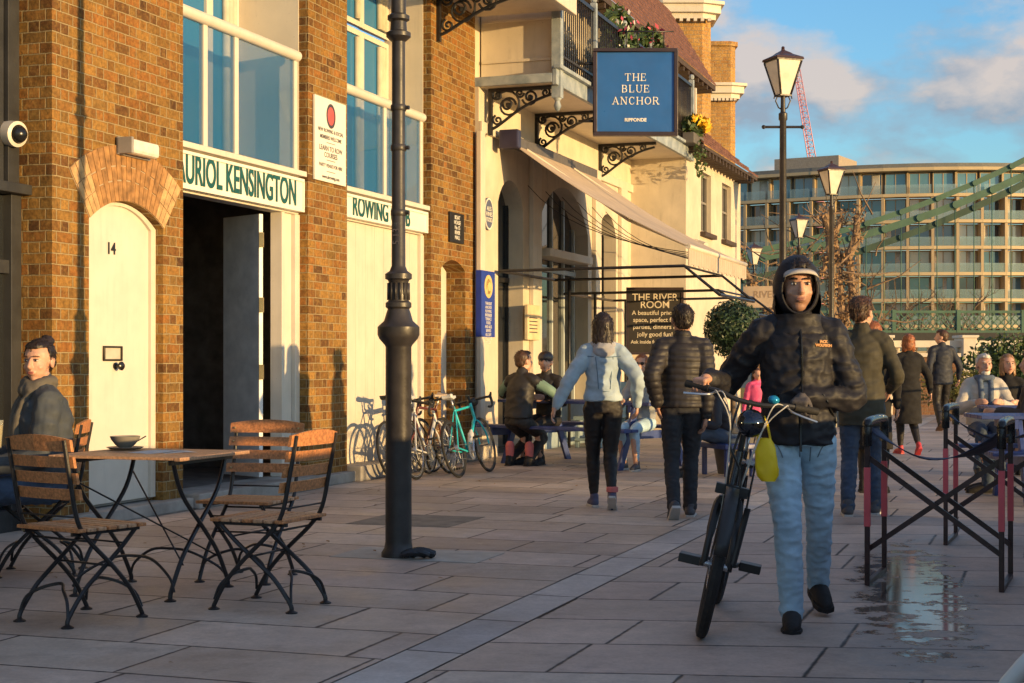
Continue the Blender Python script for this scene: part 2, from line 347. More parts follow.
# ================================================================ ground
def damp(t, pos): return wet(t, pos, -.8, .9)
def wet(t, pos, off=0, soft=.22):
    """wetness: a puddled streak along the right-hand slabs"""
    def dot(v, o):
        n = t.nodes.new('ShaderNodeVectorMath'); n.operation = 'DOT_PRODUCT'; t.links.new(pos, n.inputs[0]); n.inputs[1].default_value = v; return mth(t, 'ADD', n.outputs['Value'], o)
    c = Vector((2.2, 8.6, 0)); dr = Vector((.22, .97, 0)).normalized(); pr = Vector((dr.y, -dr.x, 0))
    a = dot(tuple(dr), -c.dot(dr)); b = dot(tuple(pr), -c.dot(pr))
    e = mth(t, 'ADD', mth(t, 'POWER', mth(t, 'ABSOLUTE', mth(t, 'DIVIDE', a, 2.2)), 2.0), mth(t, 'POWER', mth(t, 'ABSOLUTE', mth(t, 'DIVIDE', b, .30)), 2.0))
    n = nz(t, pos, 5.5, 7, .68)
    k = mth(t, 'SUBTRACT', mth(t, 'MULTIPLY', mth(t, 'SUBTRACT', n, .47), 5.0), mth(t, 'MULTIPLY', mth(t, 'SUBTRACT', e, .55), .9))
    return mrange(t, k, off, off + soft)
d3, n3 = (DS, DC, 0), (DC, -DS, 0)
slabs = [(.43, .335, .26), (.58, .465, .37), (.49, .39, .325), (.57, .475, .385), (.39, .31, .25), (.54, .425, .34)]
slabL = slabmat('york_stone', slabs, d3, n3, .62, 1.0)
a5 = R(5.4)
slabR = slabmat('york_stone_wet', [(.43, .335, .265), (.57, .455, .37), (.39, .305, .25), (.54, .45, .37), (.49, .375, .305)], (math.sin(a5), math.cos(a5), 0), n3, .66, 1.1, wet=wet)
settm = slabmat('granite_band', [(.48, .43, .385), (.54, .49, .44), (.44, .40, .37)], d3, n3, .85, 4.0, rough=.7)
def sheet(name, pts, z, m, nx=1):
    b = MB(); b.add([(x, y, z) for x, y in pts], [tuple(range(len(pts)))]); o = b.build(name, m); o['kind'] = 'structure'; return o
def wsheet(name, s0, s1, n0, n1, z, m):
    return sheet(name, [tuple((FW @ Vector(p))[:2]) for p in ((s0, n0, 0), (s1, n0, 0), (s1, n1, 0), (s0, n1, 0))], z, m)
NE, NR = 4.32, 8.0
wsheet('pavement_by_wall', -16, 30, -.6, NE, 0, slabL)
wsheet('granite_strip', -16, 30, NE + .012, NE + .275, .001, settm)
wsheet('pavement_by_river', -16, 30, NE + .285, NR, 0, slabR)
b = MB(); b.box(-16, 30, -14, NR + .3, -4, -.012); o = b.build('embankment', stone, None, FW, WR(0)); o['kind'] = 'structure'
water = mat('river_water', (.03, .045, .05), .08, var=.1, bump=.3, bscale=2, bd=.05)
sheet('river', [(-300, -60), (900, -60), (900, 1500), (-300, 1500)], -2.6, water)
earth = mat('far_ground', (.10, .10, .07), .9, var=.3, scale=.5)
b = MB(); b.box(-250, 700, 88, 1800, -4, -.2); o = b.build('far_bank', earth); o['kind'] = 'structure'
# river parapet that throws the low shade over the paving
b = MB(); b.box(-16, 1.05, 7.62, 7.95, 0, 1.0); b.box(-16, 1.1, 7.56, 8.0, 1.0, 1.09)
tag(b.build('river_wall', brownb, None, FW, WR(0, 7.8), bevel=.01), 'long low brick river wall with a stone coping beside the paving', 'wall')
rl = thing('railing', 'thin black iron railing along the river edge beyond the low wall', 'railing', WR(1.2, 7.8))
for z in (.55, 1.05): b = MB(); b.tube([(1.2, 7.8, z), (28, 7.8, z)], .016, 6); b.build('rail', black, rl, FW)
for i in range(15):
    b = MB(); b.tube([(1.3 + i * 1.9, 7.8, 0), (1.3 + i * 1.9, 7.8, 1.1)], .022, 6); b.ball((1.3 + i * 1.9, 7.8, 1.12), .035, 8); b.build('post', black, rl, FW)
# ================================================================ boathouse
HT = 6.6
boat = thing('brick_boathouse', 'brick boathouse with white doors and a lettered fascia, nearest building on the left', 'building', WR(0))
S = ws
def archtop(o0, o1, zs, rise, zt, k=14, out=0):
    w_ = (o1 - o0) / 2; r = (w_ * w_ + rise * rise) / (2 * rise); c = (o0 + o1) / 2; cz = zs + rise - r; a = math.asin(min(1, w_ / r))
    return c, cz, r, a, [(c + r * math.sin(-a + 2 * a * i / k), cz + r * math.cos(-a + 2 * a * i / k)) for i in range(k + 1)]
def archwall(b, s0, s1, zt, o0, o1, zs, rise, n0, n1, k=14):
    if o0 > s0: b.box(s0, o0, n0, n1, 0, zt)
    if s1 > o1: b.box(o1, s1, n0, n1, 0, zt)
    pts = archtop(o0, o1, zs, rise, zt, k)[4]
    b.prism([(o0, n0, zt), *[(x, n0, z) for x, z in pts], (o1, n0, zt)], (0, n1 - n0, 0))
def voussoirs(parent, o0, o1, zs, rise, depth, n, k, mats, gap=.006):
    c, cz, r, a, _ = archtop(o0, o1, zs, rise, 0)
    bs = [MB() for _ in range(3)]; back = MB()
    ring = [(c + (r + .002) * math.sin(q), n + .001, cz + (r + .002) * math.cos(q)) for q in [(-a + 2 * a * i / 20) for i in range(21)]] + [(c + (r + depth) * math.sin(q), n + .001, cz + (r + depth) * math.cos(q)) for q in [(a - 2 * a * i / 20) for i in range(21)]]
    back.prism(ring, (0, .004, 0))
    for i in range(k):
        g = gap / r / 2; q0 = -a + 2 * a * i / k + g; q1 = -a + 2 * a * (i + 1) / k - g
        edge = i < 3 or i >= k - 3; bb = bs[1 if not edge else (0 if i < 3 else 2)]
        cuts = [(0, .33), (.34, .66), (.67, 1)] if edge else ([(0, .62), (.64, 1)] if i % 2 else [(0, .36), (.38, 1)])
        for f0, f1 in cuts:
            ra, rb = r + depth * f0 + .003, r + depth * f1
            bb.prism([(c + rr * math.sin(q), n + .002, cz + rr * math.cos(q)) for rr, q in ((ra, q0), (rb, q0), (rb, q1), (ra, q1))], (0, .012, 0))
    back.build('arch_mortar', mortar, parent, FW)
    for x, m in zip(bs, (mats[0], mats[1], mats[0])): x.build('arch_bricks', m, parent, FW)
mortar = mat('lime_mortar', (.42, .34, .24), .9)
rubbed = mat('rubbed_brick', (.33, .17, .062), .85, var=.45, scale=14, bump=.2)
gauged = mat('gauged_brick', (.50, .31, .14), .85, var=.35, scale=12, bump=.2)
# pier with door 14
d0, d1 = S(89), S(163); zs = wz(163, 229); rise = wz(120, 199) - (wz(89, 215) + zs) / 2
b = MB(); archwall(b, S(52), S(183), HT, d0, d1, zs, rise, -.42, 0); b.build('brick_pier', stock, boat, FW)
voussoirs(boat, d0, d1, zs, rise, .44, 0, 21, (gauged, rubbed))
# second pier, third pier (with the small arched door)
b = MB(); b.box(S(308), S(347), -.42, 0, 0, HT); b.build('brick_pier', stock, boat, FW)
e0, e1 = S(441), S(465); zs3 = wz(441, 268); ri3 = .12
b = MB(); archwall(b, S(431), S(475), HT, e0, e1, zs3, ri3, -.42, 0, 10); b.build('brick_pier', stock, boat, FW)
# stone plinth along the foot of the wall
b = MB()
for s0, s1, h in ((S(52), S(183), .10), (S(183), S(308), .13), (S(308), S(347), .11), (S(347), S(431), .16), (S(431), S(475), .10)):
    b.box(s0 + .004, s1 - .004, -.3, .11 + (.05 if h > .12 else 0), 0, h)
b.build('stone_plinth', stone, boat, FW, bevel=.012)
# door 14
dr = thing('arched_door', 'tall cream arched door numbered 14 in the brick pier', 'door', WR((d0 + d1) / 2, -.12))
dn = -.14
c, cz, r, a, ap = archtop(d0, d1 + .0, zs, rise, 0)
ap2 = archtop(d0 + .07, d1 - .07, zs - .02, rise * .93, 0)[4]; zb = .13
b = MB(); b.prism([(d0 + .072, dn, zb)] + [(x, dn, z) for x, z in ap2] + [(d1 - .072, dn, zb)], (0, .045, 0)); b.build('door_panel', white, dr, FW, bevel=.004)
b = MB()
outer = [(d0 + .003, zb)] + [(x, z - .006) for x, z in ap] + [(d1 - .003, zb)]; inner = [(d0 + .075, zb)] + [(x, z) for x, z in ap2] + [(d1 - .075, zb)]
for i in range(len(outer) - 1):
    p, q, u, v = outer[i], outer[i + 1], inner[i + 1], inner[i]
    b.prism([(x, dn - .03, z) for x, z in (p, q, u, v)], (0, .10, 0))
b.build('door_frame', white, dr, FW)
b = MB(); b.box(d0, d1, -.42, dn + .02, .11, zb - .004); b.build('threshold', stone, dr, FW)
n_ = dn + .047
text_on('14', .13, wall_text_frame(S(111, n_), n_ + .002, wz(111, 249, n_)), black, dr, 'door_number', bold=.003)
lx, lz = S(112, n_), wz(112, 353.5, n_); lw = .13
b = MB()
for q in ((-lw, lw, .045, .06), (-lw, lw, -.06, -.045), (-lw, -lw + .018, -.045, .045), (lw - .018, lw, -.045, .045)): b.box(lx + q[0], lx + q[1], n_, n_ + .016, lz + q[2], lz + q[3])
lb = b.build('letterbox', mat('dark_brass', (.05, .04, .03), .35, metal=.6), dr, FW, bevel=.003)
b = MB(); b.box(lx - lw + .02, lx + lw - .02, n_, n_ + .006, lz - .044, lz + .044); b.build('flap', mat('brass_plate', (.66, .58, .45), .35, metal=.3), lb, FW)
kz = wz(115, 366, n_); b = MB(); Mk = FW @ Matrix.Translation((S(115, n_), n_, kz)) @ Matrix.Rotation(R(-90), 4, 'X')
b.lathe([(.028, 0), (.028, .008), (.014, .012), (.014, .035), (.034, .05), (.036, .065), (.022, .078), (0, .08)], n=18, M=Mk); b.build('door_knob', blackgloss, dr)
# bulkhead lamp above the door
lp = thing('wall_light', 'small white bulkhead lamp above the numbered arched door', 'lamp', WR(S(130), 0, wz(130, 148)))
cx_, czz = S(130), wz(130, 149)
b = MB(); b.box(cx_ - .22, cx_ - .19, 0.015, .16, czz - .065, czz + .065); b.box(cx_ - .22, cx_ + .24, .015, .04, czz - .07, czz + .07); b.build('base', mat('lamp_grey', (.3, .28, .26), .5), lp, FW, bevel=.006)
b = MB(); b.box(cx_ - .19, cx_ + .23, .04, .14, czz - .06, czz + .06); b.build('diffuser', mat('opal_plastic', (.72, .68, .6), .3), lp, FW, bevel=.03)
# ---- infill bays
def bay(x0, x1, s0, s1, nn, first):
    if first: xt, yt, yb = 300, 180, 213
    else: xt, yt, yb = 420, 212, 233
    zt, zb_ = wz(xt, yt, nn), wz(xt, yb, nn)
    # fascia sign
    sg = thing('fascia_sign', 'cream fascia board lettered ' + ('AURIOL KENSINGTON in green over the open doorway' if first else 'ROWING CLUB in green behind the lamp column'), 'sign', WR((s0 + s1) / 2, nn, zt))
    b = MB(); b.box(s0 + .003, s1 - .02, nn, nn + .06, zb_, zt); b.build('board', signwhite, sg, FW, bevel=.004)
    b = MB(); b.box(s0 + .003, s1 - .02, nn + .06, nn + .075, zb_, zb_ + .03); b.box(s0 + .003, s1 - .02, nn + .06, nn + .075, zt - .03, zt); b.box(s1 - .04, s1 - .018, nn + .06, nn + .075, zb_ + .03, zt - .03); b.build('moulding', signwhite, sg, FW, bevel=.003)
    # structural frame of the bay
    b = MB(); zl = zb_ - .03
    b.box(s0 + .001, s1, nn - .16, nn - .002, zb_ - .02, zt + .02)           # beam behind the sign
    b.box(s1 - .10, s1 - .001, nn - .16, nn + .012, .13, zb_ - .022)
    if first: b.box(s1 - .30, s1 - .102, nn - .13, nn - .03, .13, zb_ - .022); b.box(s1 - .36, s1 - .302, nn - .13, nn + .0, .13, zb_ - .022); b.box(s0 + .001, s0 + .06, nn - .13, nn, .13, zb_ - .022)
    b.box(s0 + .001, s1, nn - .12, nn + .09, zt + .022, zt + .075)                # sill
    b.build('bay_frame', white, boat, FW, bevel=.006)
    # deep recess with glazed doors above
    zw = zt + .08; rn = nn - (.72 if first else .5)
    b = MB(); b.box(s0, s1, rn - .1, nn - .12, zt - .2, zw - .004); b.box(s1 - .012, s1 - .001, rn, nn, zw, HT); b.box(s0 + .001, s0 + .012, rn, nn, zw, HT); b.build('recess_lining', cream, boat, FW)
    zr = wz(291, 55, nn) if first else wz(408, 113, nn)
    k = 4 if first else 3; wd = (s1 - s0 - .03) / k
    for i in range(k):
        a_, c_ = s0 + .014 + i * wd, s0 + .014 + (i + 1) * wd
        for z0, z1 in ((zw, zw + 1.95), (zw + 2.0, HT - .05)):
            wn_ = MB(); f = .06
            wn_.box(a_, a_ + f, rn, rn + .06, z0, z1); wn_.box(c_ - f, c_, rn, rn + .06, z0, z1); wn_.box(a_ + f, c_ - f, rn, rn + .06, z0, z0 + f); wn_.box(a_ + f, c_ - f, rn, rn + .06, z1 - f, z1)
            wo = wn_.build('glazed_door', white, boat, FW, bevel=.004)
            g = MB(); g.box(a_ + f + .001, c_ - f - .001, rn + .02, rn + .03, z0 + f + .001, z1 - f - .001); g.build('pane', glassb, wo, FW)
            if i in (k - 1, 1): b = MB(); [b.tube([(c_ - f - .05 - .075 * j, rn + .05, z0 + f + .02), (c_ - f - .05 - .075 * j, rn + .05, z1 - f - .02)], .042, 7) for j in range(3 if i == k - 1 else 1)]; b.build('curtain', mat('curtain_cream', (.62, .56, .42), .85, var=.15), wo, FW)
    # glass balustrade with a round white handrail
    gb = thing('glass_balustrade', 'glass balustrade with a round white handrail ' + ('over the open boathouse doorway' if first else 'behind the lamp column'), 'balustrade', WR((s0 + s1) / 2, nn, zw))
    b = MB(); b.tube([(s0 + .02, nn + .02, zr), (s1 - .08, nn + .02, zr)], .055, 14); b.build('handrail', white, gb, FW)
    posts = [s1 - .12, S(234, nn), s0 + .5] if first else [s1 - .12, S(383, nn)]
    for p in posts: b = MB(); b.box(p - .035, p + .035, nn - .02, nn + .03, zw - .003, zr - .02); b.build('baluster', white, gb, FW, bevel=.004)
    b = MB(); b.box(s0 + .02, s1 - .1, nn + .006, nn + .014, zw + .02, zr - .05); b.build('glass_panel', glassclear, gb, FW)
    return zb_, sg
z1b, sg1 = bay(183, 308, S(183), S(308), -.10, True)
z2b, sg2 = bay(347, 431, S(347), S(431), -.10, False)
def signtext(body, x0, x1, zc, nn, par, size):
    me = text_mesh(body, size, bold=.006, extrude=.004, align='LEFT'); xs = [v.co.x for v in me.vertices]; sa, sb = S(x0, nn), S(x1, nn)
    for v in me.vertices: v.co.x = (v.co.x - min(xs)) * (sb - sa) / (max(xs) - min(xs))
    me.transform(RM[par.name].inverted() @ wall_text_frame(sa, nn, zc)); return link('lettering', me, signgreen, par)
signtext('AURIOL KENSINGTON', 176, 296, (z1b + wz(300, 180, -.10)) / 2, -.036, sg1, .36)
signtext('ROWING CLUB', 353, 410, (z2b + wz(420, 212, -.10)) / 2, -.036, sg2, .30)
# closed cream boards of the second bay
b = MB(); s0, s1 = S(347), S(431); k = 9; wd = (s1 - .1 - s0) / k
for i in range(k): b.box(s0 + i * wd + .003, s0 + (i + 1) * wd - .003, -.20, -.13, .16, z2b - .025)
b.box(s0, s1 - .1, -.24, -.2, .16, z2b - .03)
tag(b.build('boathouse_doors', cream, None, FW, WR((s0 + s1) / 2, -.13), bevel=.003), 'closed cream boarded doors between the brick piers behind the bicycles', 'door')
# small arched door in the third pier
b = MB(); ap = archtop(e0 + .01, e1 - .01, zs3, ri3 - .01, 0)[4]; b.prism([(e0 + .01, -.30, .1)] + [(x, -.30, z) for x, z in ap] + [(e1 - .01, -.30, .1)], (0, .05, 0))
tag(b.build('narrow_door', white, None, FW, WR((e0 + e1) / 2, -.3)), 'narrow white arched door in the brick pier behind the bicycles', 'door')
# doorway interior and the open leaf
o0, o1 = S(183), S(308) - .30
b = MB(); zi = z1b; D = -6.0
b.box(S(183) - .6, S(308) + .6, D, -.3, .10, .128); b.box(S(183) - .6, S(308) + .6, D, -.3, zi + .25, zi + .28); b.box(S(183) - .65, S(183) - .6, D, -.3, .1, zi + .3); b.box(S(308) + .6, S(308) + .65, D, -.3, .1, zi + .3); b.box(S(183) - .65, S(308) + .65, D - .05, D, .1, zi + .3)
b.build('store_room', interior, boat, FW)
lf = thing('open_door_leaf', 'pale grey folded door leaf standing open in the dark boathouse doorway', 'door', WR(S(262), -.2))
h0 = FW @ Vector((S(263, -.15), -.15, 0)); h1 = h0 + Vector((-.40, .42, 0))
h1.x = (227 - CX) / FPX * h1.y
dv = (h1 - h0); dn_ = Vector((-dv.y, dv.x, 0)).normalized() * .045
b = MB(); b.prism([h0 + Vector((0, 0, .15)), h1 + Vector((0, 0, .15)), h1 + dn_ + Vector((0, 0, .15)), h0 + dn_ + Vector((0, 0, .15))], (0, 0, z1b - .22)); b.build('leaf', mat('grey_white', (.86, .83, .78), .5), lf, bevel=.004)
for y in (240, 305, 372): 
    p = at(262, y, h0.y); b = MB(); b.box(-.02, .02, -.02, .02, -.07, .07, M=Matrix.Translation(p + Vector((.0, -.03, 0)))); b.build('hinge', mat('brass', (.55, .42, .2), .35, metal=.7), lf)
# racked boats inside the doorway
rk = thing('boat_rack', 'dark steel rack inside the boathouse doorway', 'rack', WR(o0 + .8, -3.2))
for q in (o0 + .15, o0 + 1.5): b = MB(); b.box(q, q + .06, -3.3, -3.2, .13, 2.9); b.build('upright', black, rk, FW)
for z in (1.0, 1.7, 2.4): b = MB(); b.box(o0 + .21, o0 + 1.5, -3.29, -3.21, z, z + .05); b.build('arm', black, rk, FW)
hullm = [mat('hull_cream', (.75, .68, .55), .4), mat('hull_brown', (.35, .18, .09), .5), mat('hull_grey', (.4, .4, .4), .5)]
for z, m, t_, lab in ((2.46, 0, .0, 'cream'), (1.76, 1, .25, 'brown'), (1.06, 2, .1, 'grey')):
    b = MB(); b.tube([(o0 + .3 + t_, -4.6, z + .12), (o0 + .55 + t_, -3.8, z + .16), (o0 + .75 + t_, -3.1, z + .16), (o0 + .85 + t_, -2.5, z + .18), (o0 + .9 + t_, -2.0, z + .22)], [.02, .17, .2, .13, .02], 12, M=FW @ ID)
    tag(b.build('rowing_boat', hullm[m], None, ID, WR(o0 + .8, -3.2, z)), lab + ' rowing boat racked inside the dark doorway', 'boat', 'boats racked inside the doorway')
b = MB(); zg = .135
for q in ((o0 + .2, -1.9, .5, .4, .7), (o0 + .9, -2.3, .6, .4, .5)): b.box(q[0], q[0] + q[2], q[1], q[1] + q[3], zg, zg + q[4])
tag(b.build('storage_crate', mat('crate_brown', (.08, .05, .03), .8), None, FW, WR(o0 + .6, -2), bevel=.02), 'low brown storage crates on the floor of the dark doorway', 'crate')
# notice board
nb = thing('notice_board', 'white notice board with a red crest on the second brick pier', 'sign', WR(S(330), 0, wz(330, 140)))
q0, q1 = S(315, .03), S(346, .03); zt_, zb2 = wz(315, 94, .03), wz(315, 179, .03)
b = MB(); b.box(q0, q1, .004, .03, zb2, zt_); b.build('board', signwhite, nb, FW, bevel=.004)
qc = (q0 + q1) / 2; H_ = zt_ - zb2
b = MB(); b.lathe([(.105, 0), (.105, .003), (.08, .003), (.08, 0)], n=28, M=wall_text_frame(qc, .031, zt_ - .17) @ Matrix.Diagonal((1, 1.2, 1, 1))); b.build('crest_ring', mat('ink', (.06, .05, .06), .5), nb)
b = MB(); b.lathe([(.078, 0), (.078, .002), (0, .002)], n=28, M=wall_text_frame(qc, .031, zt_ - .17) @ Matrix.Diagonal((1, 1.2, 1, 1))); b.build('crest', mat('crest_red', (.55, .10, .09), .5), nb)
ink = mat('ink', (.06, .05, .06), .5)
for tx, sz, dz in (('NEW ROWING & SOCIAL', .052, .40), ('MEMBERS WELCOME', .054, .485), ('LEARN TO ROW', .072, .62), ('COURSES', .072, .70), ('PARTY VENUE FOR HIRE', .05, .83), ('www.akrowing.com', .05, .97)):
    text_on(tx, sz, wall_text_frame(qc, .031, zt_ - dz * H_ / 1.03), ink, nb, bold=.001, extrude=.001)
for dz in (.545, .76, .90): b = MB(); b.box(qc - .1, qc + .1, .031, .033, zt_ - dz * H_ / 1.03 - .003, zt_ - dz * H_ / 1.03 + .003); b.build('rule', ink, nb, FW)
# little plaque on third pier
pq = thing('plaque', 'small black plaque with white lines above the narrow arched door', 'sign', WR(S(455), 0, wz(455, 228)))
b = MB(); b.box(S(448), S(462), .003, .03, wz(455, 243), wz(455, 213)); b.build('board', black, pq, FW, bevel=.004)
for i, tx in enumerate(('BOAT', 'HOUSE', 'No 15', 'RIVER', 'MALL')): text_on(tx, .07, wall_text_frame(S(455), .032, wz(455, 218 + i * 5)), signwhite, pq)
# hatch-side dark boarded building at the far left
db = thing('boarded_shed', 'black boarded building with a dark glazed door at the left edge', 'building', WR(-4, -.3))
s1 = S(52) - .002; s0 = -9.0; nn = -.27; zl = wz(10, 190, nn)
b = MB()
k = 30
for i in range(k):      # diagonal-cut boarding above the ledge
    a_, c_ = s1 - .2 - (i + 1) * .17, s1 - .2 - i * .17
    b.prism([(a_ + .003, nn - .03, zl + .05), (c_ - .003, nn - .03, zl + .05), (c_ - .003, nn - .03, HT), (a_ + .003, nn - .03, HT)], (0, .03, 0))
b.box(s0, s1, nn - .2, nn - .031, zl, HT); b.box(s1 - .19, s1 - .06, nn - .03, nn + .03, zl + .05, HT); b.build('boarding', darkwood, db, FW, bevel=.003)
b = MB(); b.box(s0, s1, nn - .1, nn + .10, zl - .03, zl + .045); b.build('ledge', darkwood, db, FW, bevel=.006)
b = MB()
for q in (s1 - .14, s1 - .62, s1 - 1.7, s1 - 2.6, s1 - 4): b.box(q, q + .12, nn - .1, nn + .02, 0, zl - .032)
b.box(s0, s1 - .02, nn - .1, nn + .019, 0, .16); b.box(s0, s1 - .02, nn - .08, nn + .0, 1.9, 2.0); b.build('door_frame', darkwood, db, FW, bevel=.004)
b = MB(); b.box(s0, s1 - .03, nn - .06, nn - .05, .16, zl - .04); b.build('pane', glassd, db, FW)
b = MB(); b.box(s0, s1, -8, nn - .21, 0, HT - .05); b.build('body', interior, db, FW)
# cctv dome camera
cc_ = thing('security_camera', 'white security camera with a dark glass dome on the brick corner', 'camera', WR(S(40), -.1, wz(30, 135)))
p = FW @ Vector((S(52) - .0, -.18, wz(30, 134, -.15))); Mx = Matrix.Translation(p + Vector((-.16, -.10, 0))) @ Vector((.85, -.5, -.12)).to_track_quat('Z', 'Y').to_matrix().to_4x4()
b = MB(); b.lathe([(.09, -.02), (.095, .06), (.095, .13), (.07, .14), (.07, .02)], n=24, M=Mx); b.build('housing', white, cc_)
b = MB(); b.ball((0, 0, .135), .066, 16, M=Mx); b.build('dome', blackgloss, cc_)
b = MB(); b.tube([p + Vector((-.16, .16, 0)), p + Vector((-.15, -.08, .0))], .035, 8); b.build('bracket', white, cc_)

# ================================================================ pub
pub = thing('riverside_pub', 'cream rendered pub with arched openings and an iron bracketed balcony', 'building', WR(S(480), .05))
pn = .05; pS0 = S(475); pS1 = 15.08; ZF = 4.78
mid = (ZF)
a1 = (S(498, pn), S(523, pn)); a2 = (S(539, pn), S(588, pn)); a3 = (S(599, pn), S(616, pn))
b = MB()
zt1 = wz(509, 180, pn); zt2 = wz(562, 187, pn); zt3 = wz(607, 214, pn)
m1 = (a1[1] + a2[0]) / 2; m2 = (a2[1] + a3[0]) / 2
archwall(b, pS0, m1, ZF, a1[0], a1[1], zt1 - .34, .34, -.4, pn)
archwall(b, m1, m2, ZF, a2[0], a2[1], zt2 - .62, .62, -.4, pn)
archwall(b, m2, pS1, ZF, a3[0], a3[1], zt3 - .36, .36, -.4, pn)
b.build('wall', render_cream, pub, FW)
for x0, x1 in ((S(476, pn), S(480.5, pn)), (S(529, pn), S(537.5, pn)), (S(592, pn), S(597.5, pn)), (S(618, pn), S(624, pn))): b = MB(); b.box(x0, x1, pn, pn + .07, .5, 4.2); b.box(x0 - .04, x1 + .04, pn, pn + .10, 0, .5); b.build('pilaster', cream, pub, FW, bevel=.01)
b = MB(); b.box(pS0, pS1, pn, pn + .05, 4.2, 4.34); b.build('cornice', cream, pub, FW, bevel=.01)
# windows and doors in the arches
def archglaze(o, top, rise, label, bars, zb):
    s0, s1 = o; n0 = -.22
    pts = archtop(s0, s1, top - rise, rise, 0)[4]
    wo = MB(); 
    for q in bars: x = s0 + (s1 - s0) * q; wo.box(x - .03, x + .03, n0, n0 + .06, .1, top)
    for z in zb: wo.box(s0, s1, n0, n0 + .07, z, z + .07)
    fr = wo.build('window_frame', label, pub, FW)
    g = MB(); g.prism([(s0, n0 + .01, .05)] + [(x, n0 + .01, z) for x, z in pts] + [(s1, n0 + .01, .05)], (0, .01, 0)); g.build('pane', glassd, fr, FW)
archglaze(a1, zt1, .34, black, (0, .5, 1), (.0, 2.35))
archglaze(a2, zt2, .62, mat('bluish_white', (.45, .50, .50), .5), (0.02, .3, .52, .76, .98), (.55, 2.6))
archglaze(a3, zt3, .36, black, (0, .5, 1), (.0, 2.3))
b = MB(); b.box(a2[0] - .05, a2[1] + .05, pn - .1, pn + .12, 0, .62); b.build('stall_riser', mat('grey_blue_paint', (.28, .36, .40), .6), pub, FW, bevel=.01)
b = MB(); b.box(a2[0] + .2, a2[1] - .1, -.2, .16, 2.78, 2.9); b.build('fanlight_canopy', cream, pub, FW, bevel=.01)
# first floor box at the near end, wall above the balcony, balcony slab
b = MB(); b.box(pS0, 19.9, -.5, -.02, ZF + .001, 6.9); b.build('upper_wall', render_cream, pub, FW)
b = MB()
bs = 7.63
b.box(bs, bs + .12, .0, 1.0, ZF + .12, 6.4); b.box(bs - .03, bs - .002, .02, .98, 5.1, 5.14); b.box(bs - .03, bs - .002, .02, .98, 5.62, 5.66); b.build('end_panel', cream, pub, FW, bevel=.006)
bal = thing('balcony', 'weathered blue grey balcony on ornate iron brackets above the pub awning', 'balcony', WR(11, .5, ZF))
b = MB(); b.box(7.45, 15.4, -.02, 1.04, ZF, ZF + .12); b.build('deck', cream, bal, FW)
b = MB(); b.box(7.40, 15.45, 1.04, 1.10, ZF - .03, ZF + .17); b.box(7.40, 7.45, -.02, 1.04, ZF + .0, ZF + .119); b.box(7.38, 15.47, 1.06, 1.16, ZF + .17, ZF + .22); b.build('fascia', lead, bal, FW, bevel=.008)
k = 0
b = MB(); b.box(7.5, 7.62, 1.0, 1.12, ZF - .18, 6.5); b.lathe([(.0, -.2), (.03, -.17), (.05, -.12), (.03, -.06), (.055, -.03), (.055, 0)], c=tuple((FW @ Vector((7.56, 1.06, ZF - .16)))), n=12, M=FW.inverted()); b.build('corner_post', lead, bal, FW)
for q in [x for x in (9.2, 10.8, 12.4, 13.9, 15.35)]: b = MB(); b.box(q - .04, q + .04, 1.03, 1.11, ZF + .25, ZF + 1.38); b.ball((q, 1.07, ZF + 1.43), .05, 8); b.build('newel', lead, bal, FW)
for z_, h_ in ((1.25, .05), (.36, .03)): b = MB(); b.box(7.62, 15.4, 1.05, 1.09, ZF + z_, ZF + z_ + h_); b.build('rail', black, bal, FW)
nbal = 0
for i in range(86):
    q = 7.70 + i * .09
    if q > 15.3: break
    b = MB(); b.tube([(q, 1.07, ZF + .25), (q, 1.07, ZF + 1.25)], .010, 5); b.build('baluster', black, bal, FW)
def scroll(c, r, a0, turns, shrink=.12, n=22):
    o = []
    for i in range(n + 1):
        t = i / n; a = a0 + turns * 2 * math.pi * t; q = r * (1 - (1 - shrink) * t); o.append((c[0] + q * math.cos(a), c[1] + q * math.sin(a)))
    return o
def bracket(s, n0, w_, zt, h, label, grp='ornate iron brackets'):
    t = thing('iron_bracket', label, 'bracket', WR(s, n0, zt), grp)
    b = MB()
    def T(p, r=.016): b.tube([(s, n0 + x, zt + z) for x, z in p], r, 6)
    b.box(s - .03, s + .03, n0, n0 + w_, zt - .045, zt); b.box(s - .03, s + .03, n0, n0 + .045, zt - h - .08, zt - .046)
    b.build('frame', black, t, FW)
    b = MB()
    ed = bez([(.03, -h), (w_ * .20, -h * .92), (w_ * .42, -h * .34), (w_ * .98, -h * .16)], 14); T([(p[0], p[1]) for p in [(v.x, v.y) for v in [Vector((q[0], q[1])) for q in ed]]], .02)
    for c, r, a, tn in (((.26 * w_, -.42 * h), .20 * w_, 2.6, -1.6), ((.26 * w_, -.42 * h), .11 * w_, 0, 1.2), ((.56 * w_, -.25 * h), .11 * w_, 3.4, 1.7), ((.12 * w_, -.16 * h), .085 * w_, 1, 1.5), ((.77 * w_, -.16 * h), .07 * w_, 2.6, -1.6), ((.12 * w_, -.78 * h), .07 * w_, 2, 1.5), ((.42 * w_, -.14 * h), .06 * w_, 0, -1.5)):
        T(scroll(c, r, a, tn))
    for c in ((.26, -.42), (.56, -.25), (.12, -.16)): b.ball((s, n0 + c[0] * w_, zt + c[1] * h), .035, 8)
    b.build('scrollwork', black, t, FW); return t
bracket(7.63, pn + .06, 1.0, ZF - .003, .52, 'black scrolled iron bracket nearest the brick wall, under the balcony end', None)
bracket(9.74, pn, .95, ZF - .003, .52, 'black scrolled iron bracket, the middle one of three under the balcony', None)
bracket(13.04, pn, .95, ZF - .003, .52, 'black scrolled iron bracket below and right of the hanging blue sign', None)
